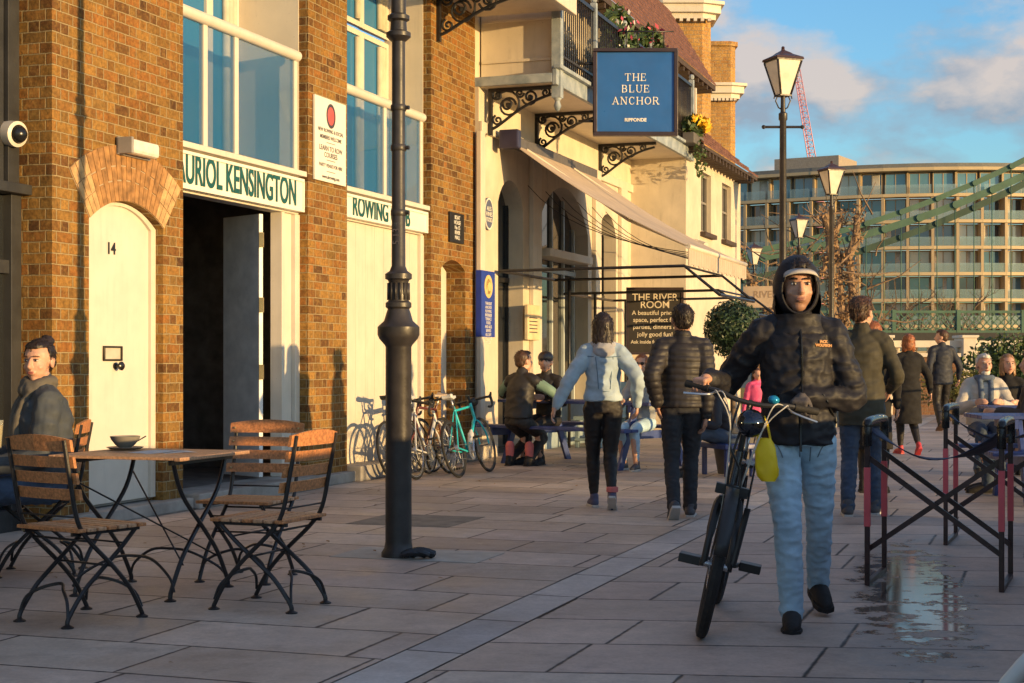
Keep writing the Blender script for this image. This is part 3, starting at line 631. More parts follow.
bracket(6.1, .0, 1.18, 5.68, .5, 'large black scrolled iron bracket at the top edge on the brick wall', None)
b = MB(); b.box(3.0, 7.5, 0, 1.25, 5.69, 5.86); b.box(3.0, 7.52, 1.25, 1.33, 5.62, 5.92)
tag(b.build('upper_balcony', cream, None, FW, WR(6, .6, 5.7), bevel=.01), 'cream balcony slab above the top iron bracket on the brick wall', 'balcony')
# pots and creepers on the balcony
leafm = mat('leaf_green', (.050, .085, .022), .55, var=.5, scale=9)
leafd = mat('leaf_dark', (.028, .055, .02), .5, var=.5, scale=9)
def leaves(b, c, rad, k, sz, rnd, hollow=.0):
    for i in range(k):
        while True:
            v = Vector((rnd.uniform(-1, 1), rnd.uniform(-1, 1), rnd.uniform(-1, 1)))
            if hollow < v.length < 1: break
        p = Vector(c) + Vector((v.x * rad[0], v.y * rad[1], v.z * rad[2])); a = Vector((rnd.gauss(0, 1), rnd.gauss(0, 1), rnd.gauss(0, .7))).normalized(); u = a.orthogonal().normalized(); u.rotate(Matrix.Rotation(rnd.uniform(0, 6.3), 3, a)); w2 = a.cross(u); q = sz * rnd.uniform(.6, 1.3)
        b.add([p - u * q, p + w2 * q * .45, p + u * q, p - w2 * q * .45], [(0, 1, 2, 3)])
flowm = [mat('flower_pink', (.65, .10, .16), .6), mat('flower_white', (.75, .7, .62), .6), mat('flower_yellow', (.85, .50, .02), .6), mat('flower_red', (.45, .03, .03), .6)]
def planter(s, n, z, w_, h, lab, seed, flowers, drop=0, leafcol=leafd, fs=.05, nf=40):
    rnd = random.Random(seed); t = thing('flower_planter', lab, 'plant', WR(s, n, z), None)
    b = MB(); b.box(s - w_ / 2, s + w_ / 2, n - .1, n + .1, z, z + .18); b.build('trough', mat('planter_grey', (.12, .11, .10), .8), t, FW, bevel=.01)
    b = MB(); leaves(b, (s, n, z + .18 + h / 2), (w_ / 2 + .08, .2, h / 2 + .05), int(1100 * w_ * max(h, .4)), .07, rnd)
    if drop: leaves(b, (s, n + .12, z - drop / 2), (w_ / 2.4, .10, drop / 2 + .1), int(260 * w_ * drop), .05, rnd)
    b.build('foliage', leafcol, t, FW)
    for fi in flowers:
        b = MB(); leaves(b, (s, n + .08, z + .22 + h / 2), (w_ / 2, .22, h / 2), nf, fs, rnd, .55); b.build('blossom', flowm[fi], t, FW)
planter(11.0, .95, 5.04, 1.5, 1.25, 'tall flowering plants on the balcony left of the blue sign top', 3, (0, 1), leafcol=leafm, nf=70)
planter(12.9, .95, 5.04, 1.6, 1.35, 'tall red berried climbers on the balcony above the hanging blue sign', 4, (3, 0), leafcol=leafm, nf=70)
planter(14.9, 1.2, 4.95, .8, .28, 'yellow flowers in a trough at the balcony end trailing green stems', 5, (2,), drop=.5, leafcol=leafm, fs=.07, nf=170)
# white iron balustrade box at the balcony end
b = MB(); b.box(15.3, 15.36, .2, 1.05, ZF + 1.2, ZF + 1.26); [b.tube([(15.33, .2 + .1 * i, ZF + .2), (15.33, .2 + .1 * i, ZF + 1.2)], .012, 5) for i in range(9)]; b.build('end_railing', mat('white_iron', (.6, .58, .52), .5), bal, FW)
# main roof, dormer windows
def tiles(b, s0, s1, n0, z0, n1, z1, rows=9, th=.05):
    for i in range(rows):
        t0, t1 = i / rows, (i + 1) / rows; a = (n0 + (n1 - n0) * t0, z0 + (z1 - z0) * t0); c = (n0 + (n1 - n0) * t1, z0 + (z1 - z0) * t1)
        k = max(2, int((s1 - s0) / .19))
        for j in range(k):
            x0 = s0 + (s1 - s0) * j / k; x1 = s0 + (s1 - s0) * (j + 1) / k - .008; dz = random.uniform(-.006, .008)
            b.add([(x0, a[0], a[1] + th + dz), (x1, a[0], a[1] + th + dz), (x1, c[0], c[1] + .014), (x0, c[0], c[1] + .014), (x0, a[0], a[1] + .01), (x1, a[0], a[1] + .01), (x1, c[0], c[1]), (x0, c[0], c[1])], [(0, 1, 2, 3), (0, 1, 5, 4), (0, 4, 7, 3), (1, 2, 6, 5), (4, 5, 6, 7)])
b = MB(); tiles(b, 9.5, 20.0, .55, 6.85, -.45, 8.5, 12); b.build('roof', tilem, pub, FW)
b = MB(); b.box(9.5, 20.0, .35, .54, 6.76, 6.86); b.box(9.5, 20.0, -.02, .36, 6.78, 6.84); [b.box(9.6 + .42 * i, 9.68 + .42 * i, .05, .52, 6.68, 6.78) for i in range(25)]; b.build('eaves', mat('dark_eaves', (.06, .04, .03), .8), pub, FW)
for q, zz, w_, h in ((15.9, 5.35, .8, 1.15), (18.4, 5.45, .75, 1.1)):
    wo = MB(); wo.box(q, q + .08, -.02, .09, zz, zz + h); wo.box(q + w_ - .08, q + w_, -.02, .09, zz, zz + h); wo.box(q + .08, q + w_ - .08, -.02, .09, zz, zz + .08); wo.box(q + .08, q + w_ - .08, -.02, .09, zz + h - .08, zz + h); wo.box(q - .1, q, -.02, .5, zz, zz + h); wf = wo.build('window', cream, pub, FW)
    b = MB(); b.box(q + .08, q + w_ - .08, .0, .02, zz + .08, zz + h - .08); b.build('pane', glassd, wf, FW)
# projecting cream wing
wing = thing('cream_wing', 'cream rendered two storey wing with a brown tiled lean-to roof beyond the blue sign', 'building', WR(15.08, .9))
wS1 = 20.1; wn = 1.03
w1 = (ws(701, wn), ws(711, wn)); w2_ = (ws(722, wn), ws(731, wn))
zw1 = (wz(705, 232, wn), wz(705, 173, wn)); zw2 = (wz(726, 241, wn), wz(726, 190, wn))
b = MB(); zb0, zb1 = min(zw1[0], zw2[0]), max(zw1[1], zw2[1])
b.box(15.08, wS1, wn - .3, wn, 0, zb0); b.box(15.08, wS1, wn - .3, wn, zb1, 5.15)
for x0, x1 in ((15.08, w1[0]), (w1[1], w2_[0]), (w2_[1], wS1)): b.box(x0, x1, wn - .3, wn, zb0, zb1)
b.box(15.08, 15.38, pn, wn - .3, 0, 5.15); b.box(wS1 - .3, wS1, pn - .5, wn - .3, 0, 5.15)
b.add([(15.08, wn, 5.15), (15.08, pn - .4, 5.15), (15.08, pn - .4, 6.2)], [(0, 1, 2)]); b.build('wall', render_cream, wing, FW)
for x0, x1 in (w1, w2_):
    wo = MB(); n0 = wn - .12
    wo.box(x0, x0 + .06, n0, n0 + .05, zb0, zb1); wo.box(x1 - .06, x1, n0, n0 + .05, zb0, zb1); wo.box((x0 + x1) / 2 - .02, (x0 + x1) / 2 + .02, n0, n0 + .05, zb0, zb1); wo.box(x0 + .06, x1 - .06, n0, n0 + .045, zb0, zb0 + .06); wo.box(x0 + .06, x1 - .06, n0, n0 + .045, zb1 - .06, zb1); wo.box(x0 + .06, x1 - .06, n0, n0 + .045, (zb0 + zb1) / 2, (zb0 + zb1) / 2 + .04)
    wf = wo.build('window', mat('grey_window_paint', (.25, .22, .18), .5), wing, FW); b = MB(); b.box(x0, x1, n0 + .005, n0 + .012, zb0, zb1); b.build('pane', glassd, wf, FW)
    b = MB(); b.box(x0 - .08, x1 + .08, wn - .001, wn + .1, zb0 - .08, zb0 - .003); b.build('sill', mat('dark_eaves', (.06, .04, .03), .8), wf, FW)
b = MB(); tiles(b, 14.95, wS1 + .15, wn + .34, 4.98, -.35, 6.5, 9); b.build('roof', tilem, wing, FW)
b = MB(); b.box(14.95, wS1 + .15, wn + .0, wn + .32, 4.93, 4.985); [b.box(14.98 + .3 * i, 15.06 + .3 * i, wn, wn + .31, 4.84, 4.93) for i in range(17)]; b.build('eaves', mat('dark_eaves', (.06, .04, .03), .8), wing, FW)
b = MB(); b.box(15.5, 15.62, wn, wn + .12, 3.3, 3.4); b.tube([(15.56, wn + .1, 3.35), (15.4, wn + .28, 3.28)], .05, 10)
tag(b.build('floodlight', white, None, FW, WR(15.56, wn, 3.35)), 'small white floodlight on the cream wing wall below the balcony end', 'lamp')
# brick chimney towers
def tower(x0, x1, Y, ztop, zc, lab, depth=1.2):
    a_ = (x0 - CX) / FPX * Y; c_ = (x1 - CX) / FPX * Y; t = thing('brick_tower', lab, 'building', place((a_ + c_) / 2, Y, 0)); m = (a_ + c_) / 2; hw = (c_ - a_) / 2
    b = MB(); q = .32 * hw
    b.prism([(m - hw, Y + depth, 0), (m - hw, Y + q, 0), (m - hw + q, Y, 0), (m + hw - q, Y, 0), (m + hw, Y + q, 0), (m + hw, Y + depth, 0)], (0, 0, ztop)); b.build('stack', yellowb, t)
    def ring(z0, z1, e, mt, name):
        b = MB(); b.prism([(m - hw - e, Y + depth + e, z0), (m - hw - e, Y + q - e, z0), (m - hw + q, Y - e, z0), (m + hw - q, Y - e, z0), (m + hw + e, Y + q - e, z0), (m + hw + e, Y + depth + e, z0)], (0, 0, z1 - z0)); b.build(name, mt, t, bevel=.01)
    ring(zc, zc + .12, .10, cream, 'cornice'); ring(zc + .121, zc + .30, .20, cream, 'cornice'); ring(zc + .301, zc + .38, .27, cream, 'cornice')
    b = MB()
    for i in range(9): x = m - hw - .03 + i * (2 * hw + .0) / 8.5; b.box(x, x + .07, Y - .17, Y + .02, zc - .07, zc - .002)
    b.build('dentils', cream, t)
    if ztop > zc + .5: ring(ztop, ztop + .12, .06, yellowb, 'cap')
tower(652, 712, 34, 10.6, 8.72, 'yellow brick tower with a dentilled cream cornice above the pub roof')
tower(703, 736, 40, 9.35, 8.0, 'smaller yellow brick tower with cream cornice beyond the first one, right')
# ---- hanging sign
sgn = thing('hanging_sign', 'square blue hanging sign reading THE BLUE ANCHOR in white capitals', 'sign', WR(9.9, 1.5, 5.2))
Ys = 20.9; xa, xb = (597 - CX) / FPX * Ys, (674 - CX) / FPX * Ys; za, zb_ = CAMH + (HZ - 132) * Ys / FPX, CAMH + (HZ - 52) * Ys / FPX
sgnblue = mat('sign_blue', (.022, .11, .36), .35, var=.1, scale=3); darkframe = mat('sign_frame', (.035, .02, .022), .4)
b = MB(); b.box(xa, xb, Ys, Ys + .06, za, zb_); b.build('panel', sgnblue, sgn)
b = MB(); e = .05
b.box(xa - e, xb + e, Ys - .025, Ys + .085, zb_, zb_ + e); b.box(xa - e, xb + e, Ys - .025, Ys + .085, za - e, za); b.box(xa - e, xa, Ys - .025, Ys + .085, za, zb_); b.box(xb, xb + e, Ys - .025, Ys + .085, za, zb_); b.build('frame', darkframe, sgn, bevel=.005)
for z in (za + .15, zb_ - .15): b = MB(); b.tube([(xa - .25, Ys + .03, z), (xa, Ys + .03, z)], .02, 6); b.build('arm', black, sgn)
b = MB()
for dx in (.4, .55, .75, .9): b.tube([(xa + dx, Ys + .03, zb_ + .05), (xa + dx, Ys + .03, zb_ + .28)], .008, 5)
b.tube([(xa + .3, Ys + .03, zb_ + .28), (xb, Ys + .03, zb_ + .28)], .01, 5); b.build('spikes', black, sgn)
# serif capitals drawn as strokes
GL = {'T': ([((.5, 0), (.5, 1), 1), ((.04, .96), (.96, .96), .45), ((.06, .96), (.06, .76), .4), ((.94, .96), (.94, .76), .4)], 1, [.5]), 'H': ([((.18, 0), (.18, 1), 1), ((.86, 0), (.86, 1), 1), ((.18, .5), (.86, .5), .45)], 1.08, [.18, .86, (.18, 1), (.86, 1)]),
      'E': ([((.18, 0), (.18, 1), 1), ((.1, .96), (.84, .96), .45), ((.1, .04), (.88, .04), .45), ((.18, .52), (.66, .52), .45), ((.84, .98), (.84, .76), .4), ((.88, .02), (.88, .26), .4), ((.66, .63), (.66, .41), .35)], .92, [.18]),
      'L': ([((.2, 0), (.2, 1), 1), ((.1, .04), (.88, .04), .45), ((.88, .02), (.88, .28), .4)], .88, [(.2, 1)]),
      'B': ([((.18, 0), (.18, 1), 1), ((.1, .96), (.6, .96), .5), ((.1, .04), (.64, .04), .5), ((.18, .52), (.62, .52), .5), ((.6, .96), (.76, .86), .8), ((.76, .88), (.76, .62), 1), ((.76, .64), (.6, .52), .8), ((.62, .52), (.82, .4), .8), ((.82, .42), (.82, .16), 1), ((.82, .18), (.62, .04), .8)], .95, []),
      'U': ([((.18, .25), (.18, 1), 1), ((.84, .25), (.84, 1), .55), ((.18, .28), (.32, .06), .8), ((.32, .06), (.66, .03), .6), ((.66, .03), (.84, .28), .6)], 1.05, [(.18, 1), (.84, 1)]),
      'A': ([((.5, 1), (.12, 0), .5), ((.48, 1), (.88, 0), 1.05), ((.25, .34), (.74, .34), .42)], 1.05, [.12, .88]),
      'N': ([((.16, 0), (.16, 1), .55), ((.86, 0), (.86, 1), .55), ((.16, 1), (.86, 0), 1.05)], 1.1, [.16, (.86, 1), (.16, 1)]),
      'C': ([((.84, .78), (.68, .96), .6), ((.68, .96), (.4, .97), .6), ((.4, .97), (.18, .74), .85), ((.18, .76), (.18, .26), 1.05), ((.18, .28), (.4, .03), .85), ((.4, .03), (.7, .04), .6), ((.7, .04), (.88, .24), .5), ((.85, .98), (.85, .7), .4)], 1.0, []),
      'O': ([((.5, .98), (.24, .86), .6), ((.26, .88), (.14, .64), .9), ((.14, .66), (.14, .34), 1.05), ((.14, .36), (.26, .12), .9), ((.24, .14), (.5, .02), .6), ((.5, .02), (.78, .14), .6), ((.76, .12), (.9, .36), .9), ((.9, .34), (.9, .66), 1.05), ((.9, .64), (.76, .88), .9), ((.78, .86), (.5, .98), .6)], 1.08, []),
      'R': ([((.18, 0), (.18, 1), 1), ((.1, .96), (.62, .96), .5), ((.18, .5), (.6, .5), .5), ((.6, .96), (.78, .86), .8), ((.78, .88), (.78, .6), 1), ((.78, .62), (.6, .5), .8), ((.52, .5), (.92, 0), 1)], 1.0, [.18, .9])}
def serif(body, h, M, mt, par, gap=.16):
    wt = h * .13; xs = []; x = 0
    for c in body: xs.append(x); x += (GL[c][1] * h * .86 if c in GL else h * .4) + h * gap
    tot = x - h * gap; b = MB(); lay = 0
    for c, x0 in zip(body, xs):
        if c not in GL: continue
        w_ = GL[c][1] * h * .86
        for (p, q, k) in GL[c][0]:
            a = Vector((x0 + p[0] * w_ - tot / 2, p[1] * h, 0)); e_ = Vector((x0 + q[0] * w_ - tot / 2, q[1] * h, 0)); d = (e_ - a).normalized(); n_ = Vector((-d.y, d.x, 0)) * wt * k / 2; a -= d * wt * .12; e_ += d * wt * .12
            lay = (lay + 1) % 7; zo = .004 + lay * .0003
            b.prism([a + n_, a - n_, e_ - n_, e_ + n_], (0, 0, zo), M)
        for sx in GL[c][2]:
            px, py = (sx if isinstance(sx, tuple) else (sx, 0)); lay = (lay + 1) % 7
            b.box(x0 + px * w_ - tot / 2 - wt * 1.15, x0 + px * w_ - tot / 2 + wt * 1.15, py * h - (.07 * h if py else 0), py * h + (0 if py else .07 * h), 0, .0065 + lay * .0003, M=M)
    b.build('lettering', mt, par)
Ms = Matrix(((1, 0, 0, (xa + xb) / 2), (0, 0, -1, Ys - .001), (0, 1, 0, 0), (0, 0, 0, 1)))
lettw = mat('sign_letters', (.80, .76, .68), .5)
def zy(py): return CAMH + (HZ - py) * Ys / FPX
for tx, y0, y1 in (('THE', 73.5, 81), ('BLUE', 85, 92.5), ('ANCHOR', 97, 104.5)): serif(tx, zy(y0) - zy(y1), Ms @ Matrix.Translation((0, zy(y1), 0)), lettw, sgn)
text_on('RIPPONDE', .062, Ms @ Matrix.Translation((0, zy(120), .001)), lettw, sgn, bold=.002)
# ---- awning
aw = thing('pub_awning', 'large beige canvas awning sloping out over the pub terrace below the balcony', 'awning', WR(8.1, .1, 4.2))
AS0, AS1, AN, AZ0, AZ1 = 8.13, 12.1, 2.62, 4.16, 2.72
b = MB(); rows = 10
for i in range(rows):
    t0, t1 = i / rows, (i + 1) / rows
    sg_ = lambda t: -.10 * math.sin(math.pi * t)
    A = (.22 + (AN - .22) * t0, AZ0 + (AZ1 - AZ0) * t0 + sg_(t0)); C = (.22 + (AN - .22) * t1, AZ0 + (AZ1 - AZ0) * t1 + sg_(t1))
    b.add([(AS0, A[0], A[1]), (AS1, A[0], A[1]), (AS1, C[0], C[1]), (AS0, C[0], C[1]), (AS0, A[0], A[1] + .012), (AS1, A[0], A[1] + .012), (AS1, C[0], C[1] + .012), (AS0, C[0], C[1] + .012)], [(0, 1, 2, 3), (4, 5, 6, 7), (0, 3, 7, 4), (1, 2, 6, 5)], True)
b.build('canvas', canvas, aw, FW)
b = MB(); k = 26
for i in range(k):
    x0 = AS0 + (AS1 - AS0) * i / k; x1 = AS0 + (AS1 - AS0) * (i + 1) / k; b.box(x0 + .003, x1 - .003, AN, AN + .012, AZ1 - .24 + .02 * (i % 2), AZ1 - .01)
b.build('valance', canvas, aw, FW)
b = MB(); b.box(AS0 - .1, AS1, pn + .11, .30, AZ0 - .06, AZ0 + .09); b.build('cassette', mat('cassette_grey', (.10, .09, .085), .5), aw, FW, bevel=.02)
b = MB(); b.box(AS0 - .24, AS0 - .102, pn + .1, .42, AZ0 - .12, AZ0 + .13); b.build('end_cap', mat('cassette_purple', (.03, .026, .06), .4), aw, FW, bevel=.02)
b = MB(); b.tube([(AS0, AN, AZ1), (AS1, AN, AZ1)], .035, 8); b.build('front_bar', cream, aw, FW)
for q in (8.6, 10.8): b = MB(); b.tube([(q, .3, AZ0 - .05), (q + .8, 1.5, 3.2), (q, AN, AZ1)], .022, 6); b.build('arm', cream, aw, FW)
# second awning, further
aw2 = thing('far_awning', 'smaller beige awning with a lettered valance beyond the cream wing', 'awning', WR(22.6, 1, 3.3))
q0, q1 = 20.35, 22.6
b = MB(); b.add([(q0, 1.04, 3.08), (q1, 1.04, 3.08), (q1, 1.95, 2.80), (q0, 1.95, 2.80), (q0, 1.04, 3.09), (q1, 1.04, 3.09), (q1, 1.95, 2.81), (q0, 1.95, 2.81)], [(0, 1, 2, 3), (4, 5, 6, 7), (0, 3, 7, 4), (1, 2, 6, 5)])
b.box(q0, q0 + .012, 1.04, 1.95, 2.36, 2.795); b.build('canvas', canvas, aw2, FW)
b = MB(); b.box(q0, q1, 1.951, 1.963, 2.36, 2.80); b.build('valance', canvas, aw2, FW)
text_on('RIVER', .2, side_text_frame(q0 - .003, 1.5, 2.62), mat('dull_brown', (.3, .22, .16), .8), aw2)
b = MB(); b.tube([(q0 + .1, 1.9, 0), (q0 + .1, 1.9, 2.78)], .03, 6); b.tube([(q1 - .1, 1.9, 0), (q1 - .1, 1.9, 2.78)], .03, 6); b.build('frame', black, aw2, FW)
# ---- black frames of the terrace covers: rectangles on posts
def pergola(s0, s1, n1, z, z2, lab, posts):
    t = thing('terrace_frame', lab, 'frame', WR(s0, .1, 0)); r = .022
    b = MB(); b.tube([(s0, pn + .08, z), (s0, n1 - .45, z + .02), (s0, n1, z2)], r, 6); b.tube([(s1, pn + .08, z), (s1, n1 - .45, z + .02), (s1, n1, z2)], r, 6); b.tube([(s0, n1, z2), (s1, n1, z2)], r, 6); b.tube([(s0, n1 - .45, z + .02), (s1, n1 - .45, z + .02)], r * .7, 6); b.tube([(s0, pn + .08, z), (s1, pn + .08, z)], r, 6)
    b.build('top_frame', black, t, FW)
    for (s_, n_) in posts: b = MB(); b.tube([(s_, n_, 0), (s_, n_, z)], .024, 6); b.build('post', black, t, FW)
zA = wz(481, 267, .2)
pergola(8.0, 10.4, 3.05, zA, zA - .35, 'black metal canopy frame nearest the brick wall, fixed over the picnic bench', [(10.4, .35)])
pergola(10.9, 13.6, 2.9, zA - .18, zA - .5, 'second black metal canopy frame, in front of the chalkboard', [(10.9, .6), (13.6, .35)])
# string of wires under the awning
b = MB()
for i in range(6):
    q = 9.2 + i * .8; b.tube(bez([(q, .12, 3.7), (q + .5, .5, 3.1), (q + 1.2, 1.3, 2.9), (q + 1.6, 2.3, 2.8)], 10), .006, 4)
tag(b.build('festoon_cable', black, None, FW, WR(9, .2, 3)), 'thin dark cables looping under the beige awning', 'cable')
# ---- blue upright sign, oval plaque, menu box, chalkboard
sb_ = thing('heritage_sign', 'narrow upright blue sign with a gold roundel and white text on the pub pilaster', 'sign', WR(S(488), pn))
q0, q1 = ws(481.5, .13), ws(495, .13); z0, z1 = wz(488, 337, .13), wz(488, 271, .13)
b = MB(); b.box(q0, q1, pn + .002, .13, z0, z1); b.build('board', mat('ultramarine', (.02, .05, .33), .4), sb_, FW, bevel=.003)
gold = mat('gold_paint', (.75, .52, .2), .4)
b = MB(); b.lathe([(.15, 0), (.15, .004), (.10, .004), (.10, 0)], n=20, M=wall_text_frame((q0 + q1) / 2, .131, z1 - .2)); b.build('roundel', gold, sb_)
b = MB(); b.lathe([(.06, 0), (.06, .004), (0, .004)], n=16, M=wall_text_frame((q0 + q1) / 2 + .04, .131, z1 - .2)); b.build('roundel', gold, sb_)
for i in range(11): text_on(('THE BLUE', 'ANCHOR', 'ROWING', 'RIVERSIDE', 'TERRACE', 'FOOD', 'AND ALES', 'SERVED', 'ALL DAY', 'WELCOME', 'INSIDE')[i], .055, wall_text_frame((q0 + q1) / 2, .132, z1 - .42 - i * .05), signwhite, sb_, extrude=.001)
op = thing('oval_plaque', 'oval blue plaque on the cream pub wall left of the first arch', 'sign', WR(S(487), pn)); Mo = wall_text_frame(ws(487.5, .06), .055, wz(487.5, 214, .06)) @ Matrix.Diagonal((1, 1.25, 1, 1))
b = MB(); b.lathe([(.17, -.003), (.17, .02), (.155, .025), (0, .025)], n=28, M=Mo); b.build('board', mat('slate_blue', (.10, .12, .2), .5), op)
b = MB(); b.lathe([(.165, .024), (.165, .03), (.15, .03), (.15, .024)], n=28, M=Mo); b.build('rim', signwhite, op)
for i, tx in enumerate(('ALES', 'WINES', 'FOOD')): text_on(tx, .08, wall_text_frame(ws(487.5, .06), .083, wz(487.5, 209 + i * 5.5, .06)), signwhite, op)
mb_ = thing('menu_box', 'pale wooden menu board beside the pub door', 'sign', WR(S(533), pn)); mz = (wz(533, 340, .18), wz(533, 305, .18))
b = MB(); b.box(ws(528, .18), ws(540, .18), pn + .075, .18, mz[0], mz[1]); b.build('board', mat('menu_cream', (.7, .55, .33), .5), mb_, FW, bevel=.01)
b = MB(); [b.box(ws(530, .19), ws(538, .19), .181, .183, mz[0] + .1 + i * .05, mz[0] + .115 + i * .05) for i in range(5)]; b.build('print', ink, mb_, FW)
cb = thing('chalkboard', 'large black chalkboard headed THE RIVER ROOM on the wall facing down the street', 'sign', WR(13.9, 1.1, 0))
Yc = 23.9; xa, xb = (629 - CX) / FPX * Yc, (681 - CX) / FPX * Yc; zc = lambda y: CAMH + (HZ - y) * Yc / FPX
b = MB(); b.box(xa, xb, Yc, Yc + .03, zc(352), zc(290)); b.build('board', mat('chalk_black', (.022, .018, .016), .7), cb)
b = MB(); e = .04; b.box(xa - e, xb + e, Yc - .012, Yc + .045, zc(290), zc(290) + e); b.box(xa - e, xa, Yc - .012, Yc + .045, 0, zc(290)); b.box(xb, xb + e, Yc - .012, Yc + .045, 0, zc(290)); b.box(xa, xb, Yc - .012, Yc + .045, zc(352) - e, zc(352)); b.build('frame', darkframe, cb)
Mc = Matrix(((1, 0, 0, (xa + xb) / 2), (0, 0, -1, Yc - .001), (0, 1, 0, 0), (0, 0, 0, 1))); chalk = mat('chalk', (.62, .54, .42), .9)
for tx, y, sz in (('THE RIVER', 297.5, .15), ('ROOM', 305, .15), ('A beautiful private', 313, .095), ('space, perfect for', 320, .095), ('parties, dinners &', 327, .095), ('jolly good fun!', 334.5, .095), ('Ask inside for more info', 342, .075)): text_on(tx, sz, Mc @ Matrix.Translation((0, zc(y), 0)), chalk, cb, bold=.001, extrude=.001)

# ================================================================ lamps, far buildings, bridge, trees
irond = mat('lamp_iron', (.035, .030, .028), .42, var=.3, scale=10, bump=.15)
# the big cast column
post = thing('lamp_column', 'massive black cast iron lamp column standing alone on the paving', 'lamp post', place(*gp(398.5, 557)[:2]))
px, py = gp(398.5, 557)[:2]; kk = py / FPX
def pz(y): return CAMH + (HZ - y) * kk
b = MB(); r = 13.2 * kk
b.lathe([(r * 1.3, 0), (r * 1.3, .03), (r * 1.08, .06), (r, .10), (r * .98, pz(347)), (r * 1.05, pz(345)), (r * 1.45, pz(339)), (21 * kk, pz(335)), (21 * kk, pz(327)), (19 * kk, pz(325)), (14.5 * kk, pz(321)), (12.5 * kk, pz(314)), (10.8 * kk, pz(309)), (13 * kk, pz(307)), (13 * kk, pz(303)), (10.4 * kk, pz(301)), (10.0 * kk, pz(282)), (11 * kk, pz(280)), (13.4 * kk, pz(279)), (13.4 * kk, pz(274)), (9 * kk, pz(271)), (7 * kk, pz(266)), (6.6 * kk, pz(100)), (6.6 * kk, pz(42)), (9 * kk, pz(40)), (12.3 * kk, pz(37)), (12.3 * kk, pz(33)), (8.5 * kk, pz(31)), (8 * kk, pz(22)), (11 * kk, pz(20)), (11 * kk, pz(16)), (7.5 * kk, pz(14)), (6.2 * kk, pz(-60)), (5.5 * kk, 5.6)], c=(px, py, 0), n=40)
b.build('column', irond, post)
b = MB()
for i in range(14):
    a = 2 * math.pi * i / 14; b.tube([(px + 10.4 * kk * math.cos(a), py + 10.4 * kk * math.sin(a), pz(300)), (px + 10.2 * kk * math.cos(a), py + 10.2 * kk * math.sin(a), pz(283))], .008, 5)
b.build('fluting', irond, post)
for y in (148, 213, 108): b = MB(); b.lathe([(7.4 * kk, -.02), (7.9 * kk, -.015), (7.9 * kk, .015), (7.4 * kk, .02)], c=(px, py, pz(y)), n=20); b.tube([(px, py, pz(y)), (px + 11 * kk, py - .02, pz(y))], .014, 6); b.build('band', irond, post)
b = MB(); b.add([(px + 6.9 * kk * math.sin(a), py - 6.9 * kk * math.cos(a), z) for z in (pz(251), pz(223)) for a in (-.9, -.6, -.3, 0, .3)], [(i, i + 1, i + 6, i + 5) for i in range(4)], True); st = b.build('sticker', mat('sticker_pale', (.42, .50, .52), .5), post)
text_on('5 13', .06, Matrix(((0, 0, 0, 0),) * 4) if False else Matrix(((0, -1, 0, px - .012), (0, 0, -1, py - 7.1 * kk), (1, 0, 0, pz(237)), (0, 0, 0, 1))), ink, post)
# black bundle at its foot
def lantern(px_, ptop, ph, Y, lab, ladder):
    """hexagon-free London lantern: tapered four-sided glass, dark roof"""
    X = (px_ - CX) / FPX * Y; t = thing('street_lamp', lab, 'street lamp', place(X, Y), 'heritage street lamps along the river'); k = Y / FPX
    zt = CAMH + (HZ - ptop) * k; h = ph * k; z0 = zt - h; w_ = h * .285
    b = MB(); b.lathe([(.16, 0), (.16, .35), (.12, .42), (.11, .9), (.07, 1.0), (.055, 1.1), (.045, z0 - .35), (.06, z0 - .33), (.06, z0 - .25), (.035, z0 - .23), (.03, z0 - .02)], c=(X, Y, 0), n=16); b.build('post', irond, t)
    if ladder: b = MB(); zb_ = CAMH + (HZ - 127) * k; b.tube([(X - .26, Y, zb_), (X + .26, Y, zb_)], .018, 8); b.ball((X - .26, Y, zb_), .03, 8); b.ball((X + .26, Y, zb_), .03, 8); b.build('ladder_bar', irond, t)
    b = MB()
    for sgn_ in (-1, 1):
        b.tube([(X + sgn_ * x, Y, z0 + z) for x, z in ((.01, -.2), (.06, -.17), (.10, -.08), (.07, -.01), (.11, .0), (.12, -.05))], .010, 6)
    b.build('scroll', irond, t)
    q = w_; zs_ = z0 + h * .70; lo = w_ * .42; g = MB(); r45 = R(20)
    Mz = Matrix.Translation((X, Y, 0)) @ Matrix.Rotation(r45, 4, 'Z')
    c0 = [(-lo, -lo), (lo, -lo), (lo, lo), (-lo, lo)]; c1 = [(-q, -q), (q, -q), (q, q), (-q, q)]
    g.add([(x, y, z0) for x, y in c0] + [(x, y, zs_) for x, y in c1], [(0, 1, 5, 4), (1, 2, 6, 5), (2, 3, 7, 6), (3, 0, 4, 7)], False, Mz); g.build('lantern_glass', mat('frosted_glass', (.66, .60, .50), .35, spec=.6), t)
    f = MB()
    for i in range(4): f.tube([(c0[i][0], c0[i][1], z0), (c1[i][0], c1[i][1], zs_)], .016, 5, M=Mz)
    f.box(-q - .01, q + .01, -q - .01, q + .01, zs_, zs_ + .02, M=Mz); f.box(-lo - .01, lo + .01, -lo - .01, lo + .01, z0 - .02, z0, M=Mz)
    f.build('lantern_frame', irond, t)
    f = MB(); rr = [(q * 1.25, zs_ + .02), (q * 1.2, zs_ + .05), (q * .62, zs_ + h * .155), (q * .42, zs_ + h * .2), (q * .3, zs_ + h * .22), (0.03, zs_ + h * .25), (.015, zt)]
    f.lathe([(r_ * 1.3, z) for r_, z in rr[:5]] + rr[5:], n=4, M=Mz @ Matrix.Rotation(R(45), 4, 'Z'), smooth=False); f.ball((0, 0, zt), .025, 8, M=Mz)
    f.build('lantern_roof', mat('lamp_roof', (.05, .022, .02), .4), t)
lantern(783, 48, 47, 21, 'nearest lantern street lamp with a crossbar, rising behind the hooded man', True)
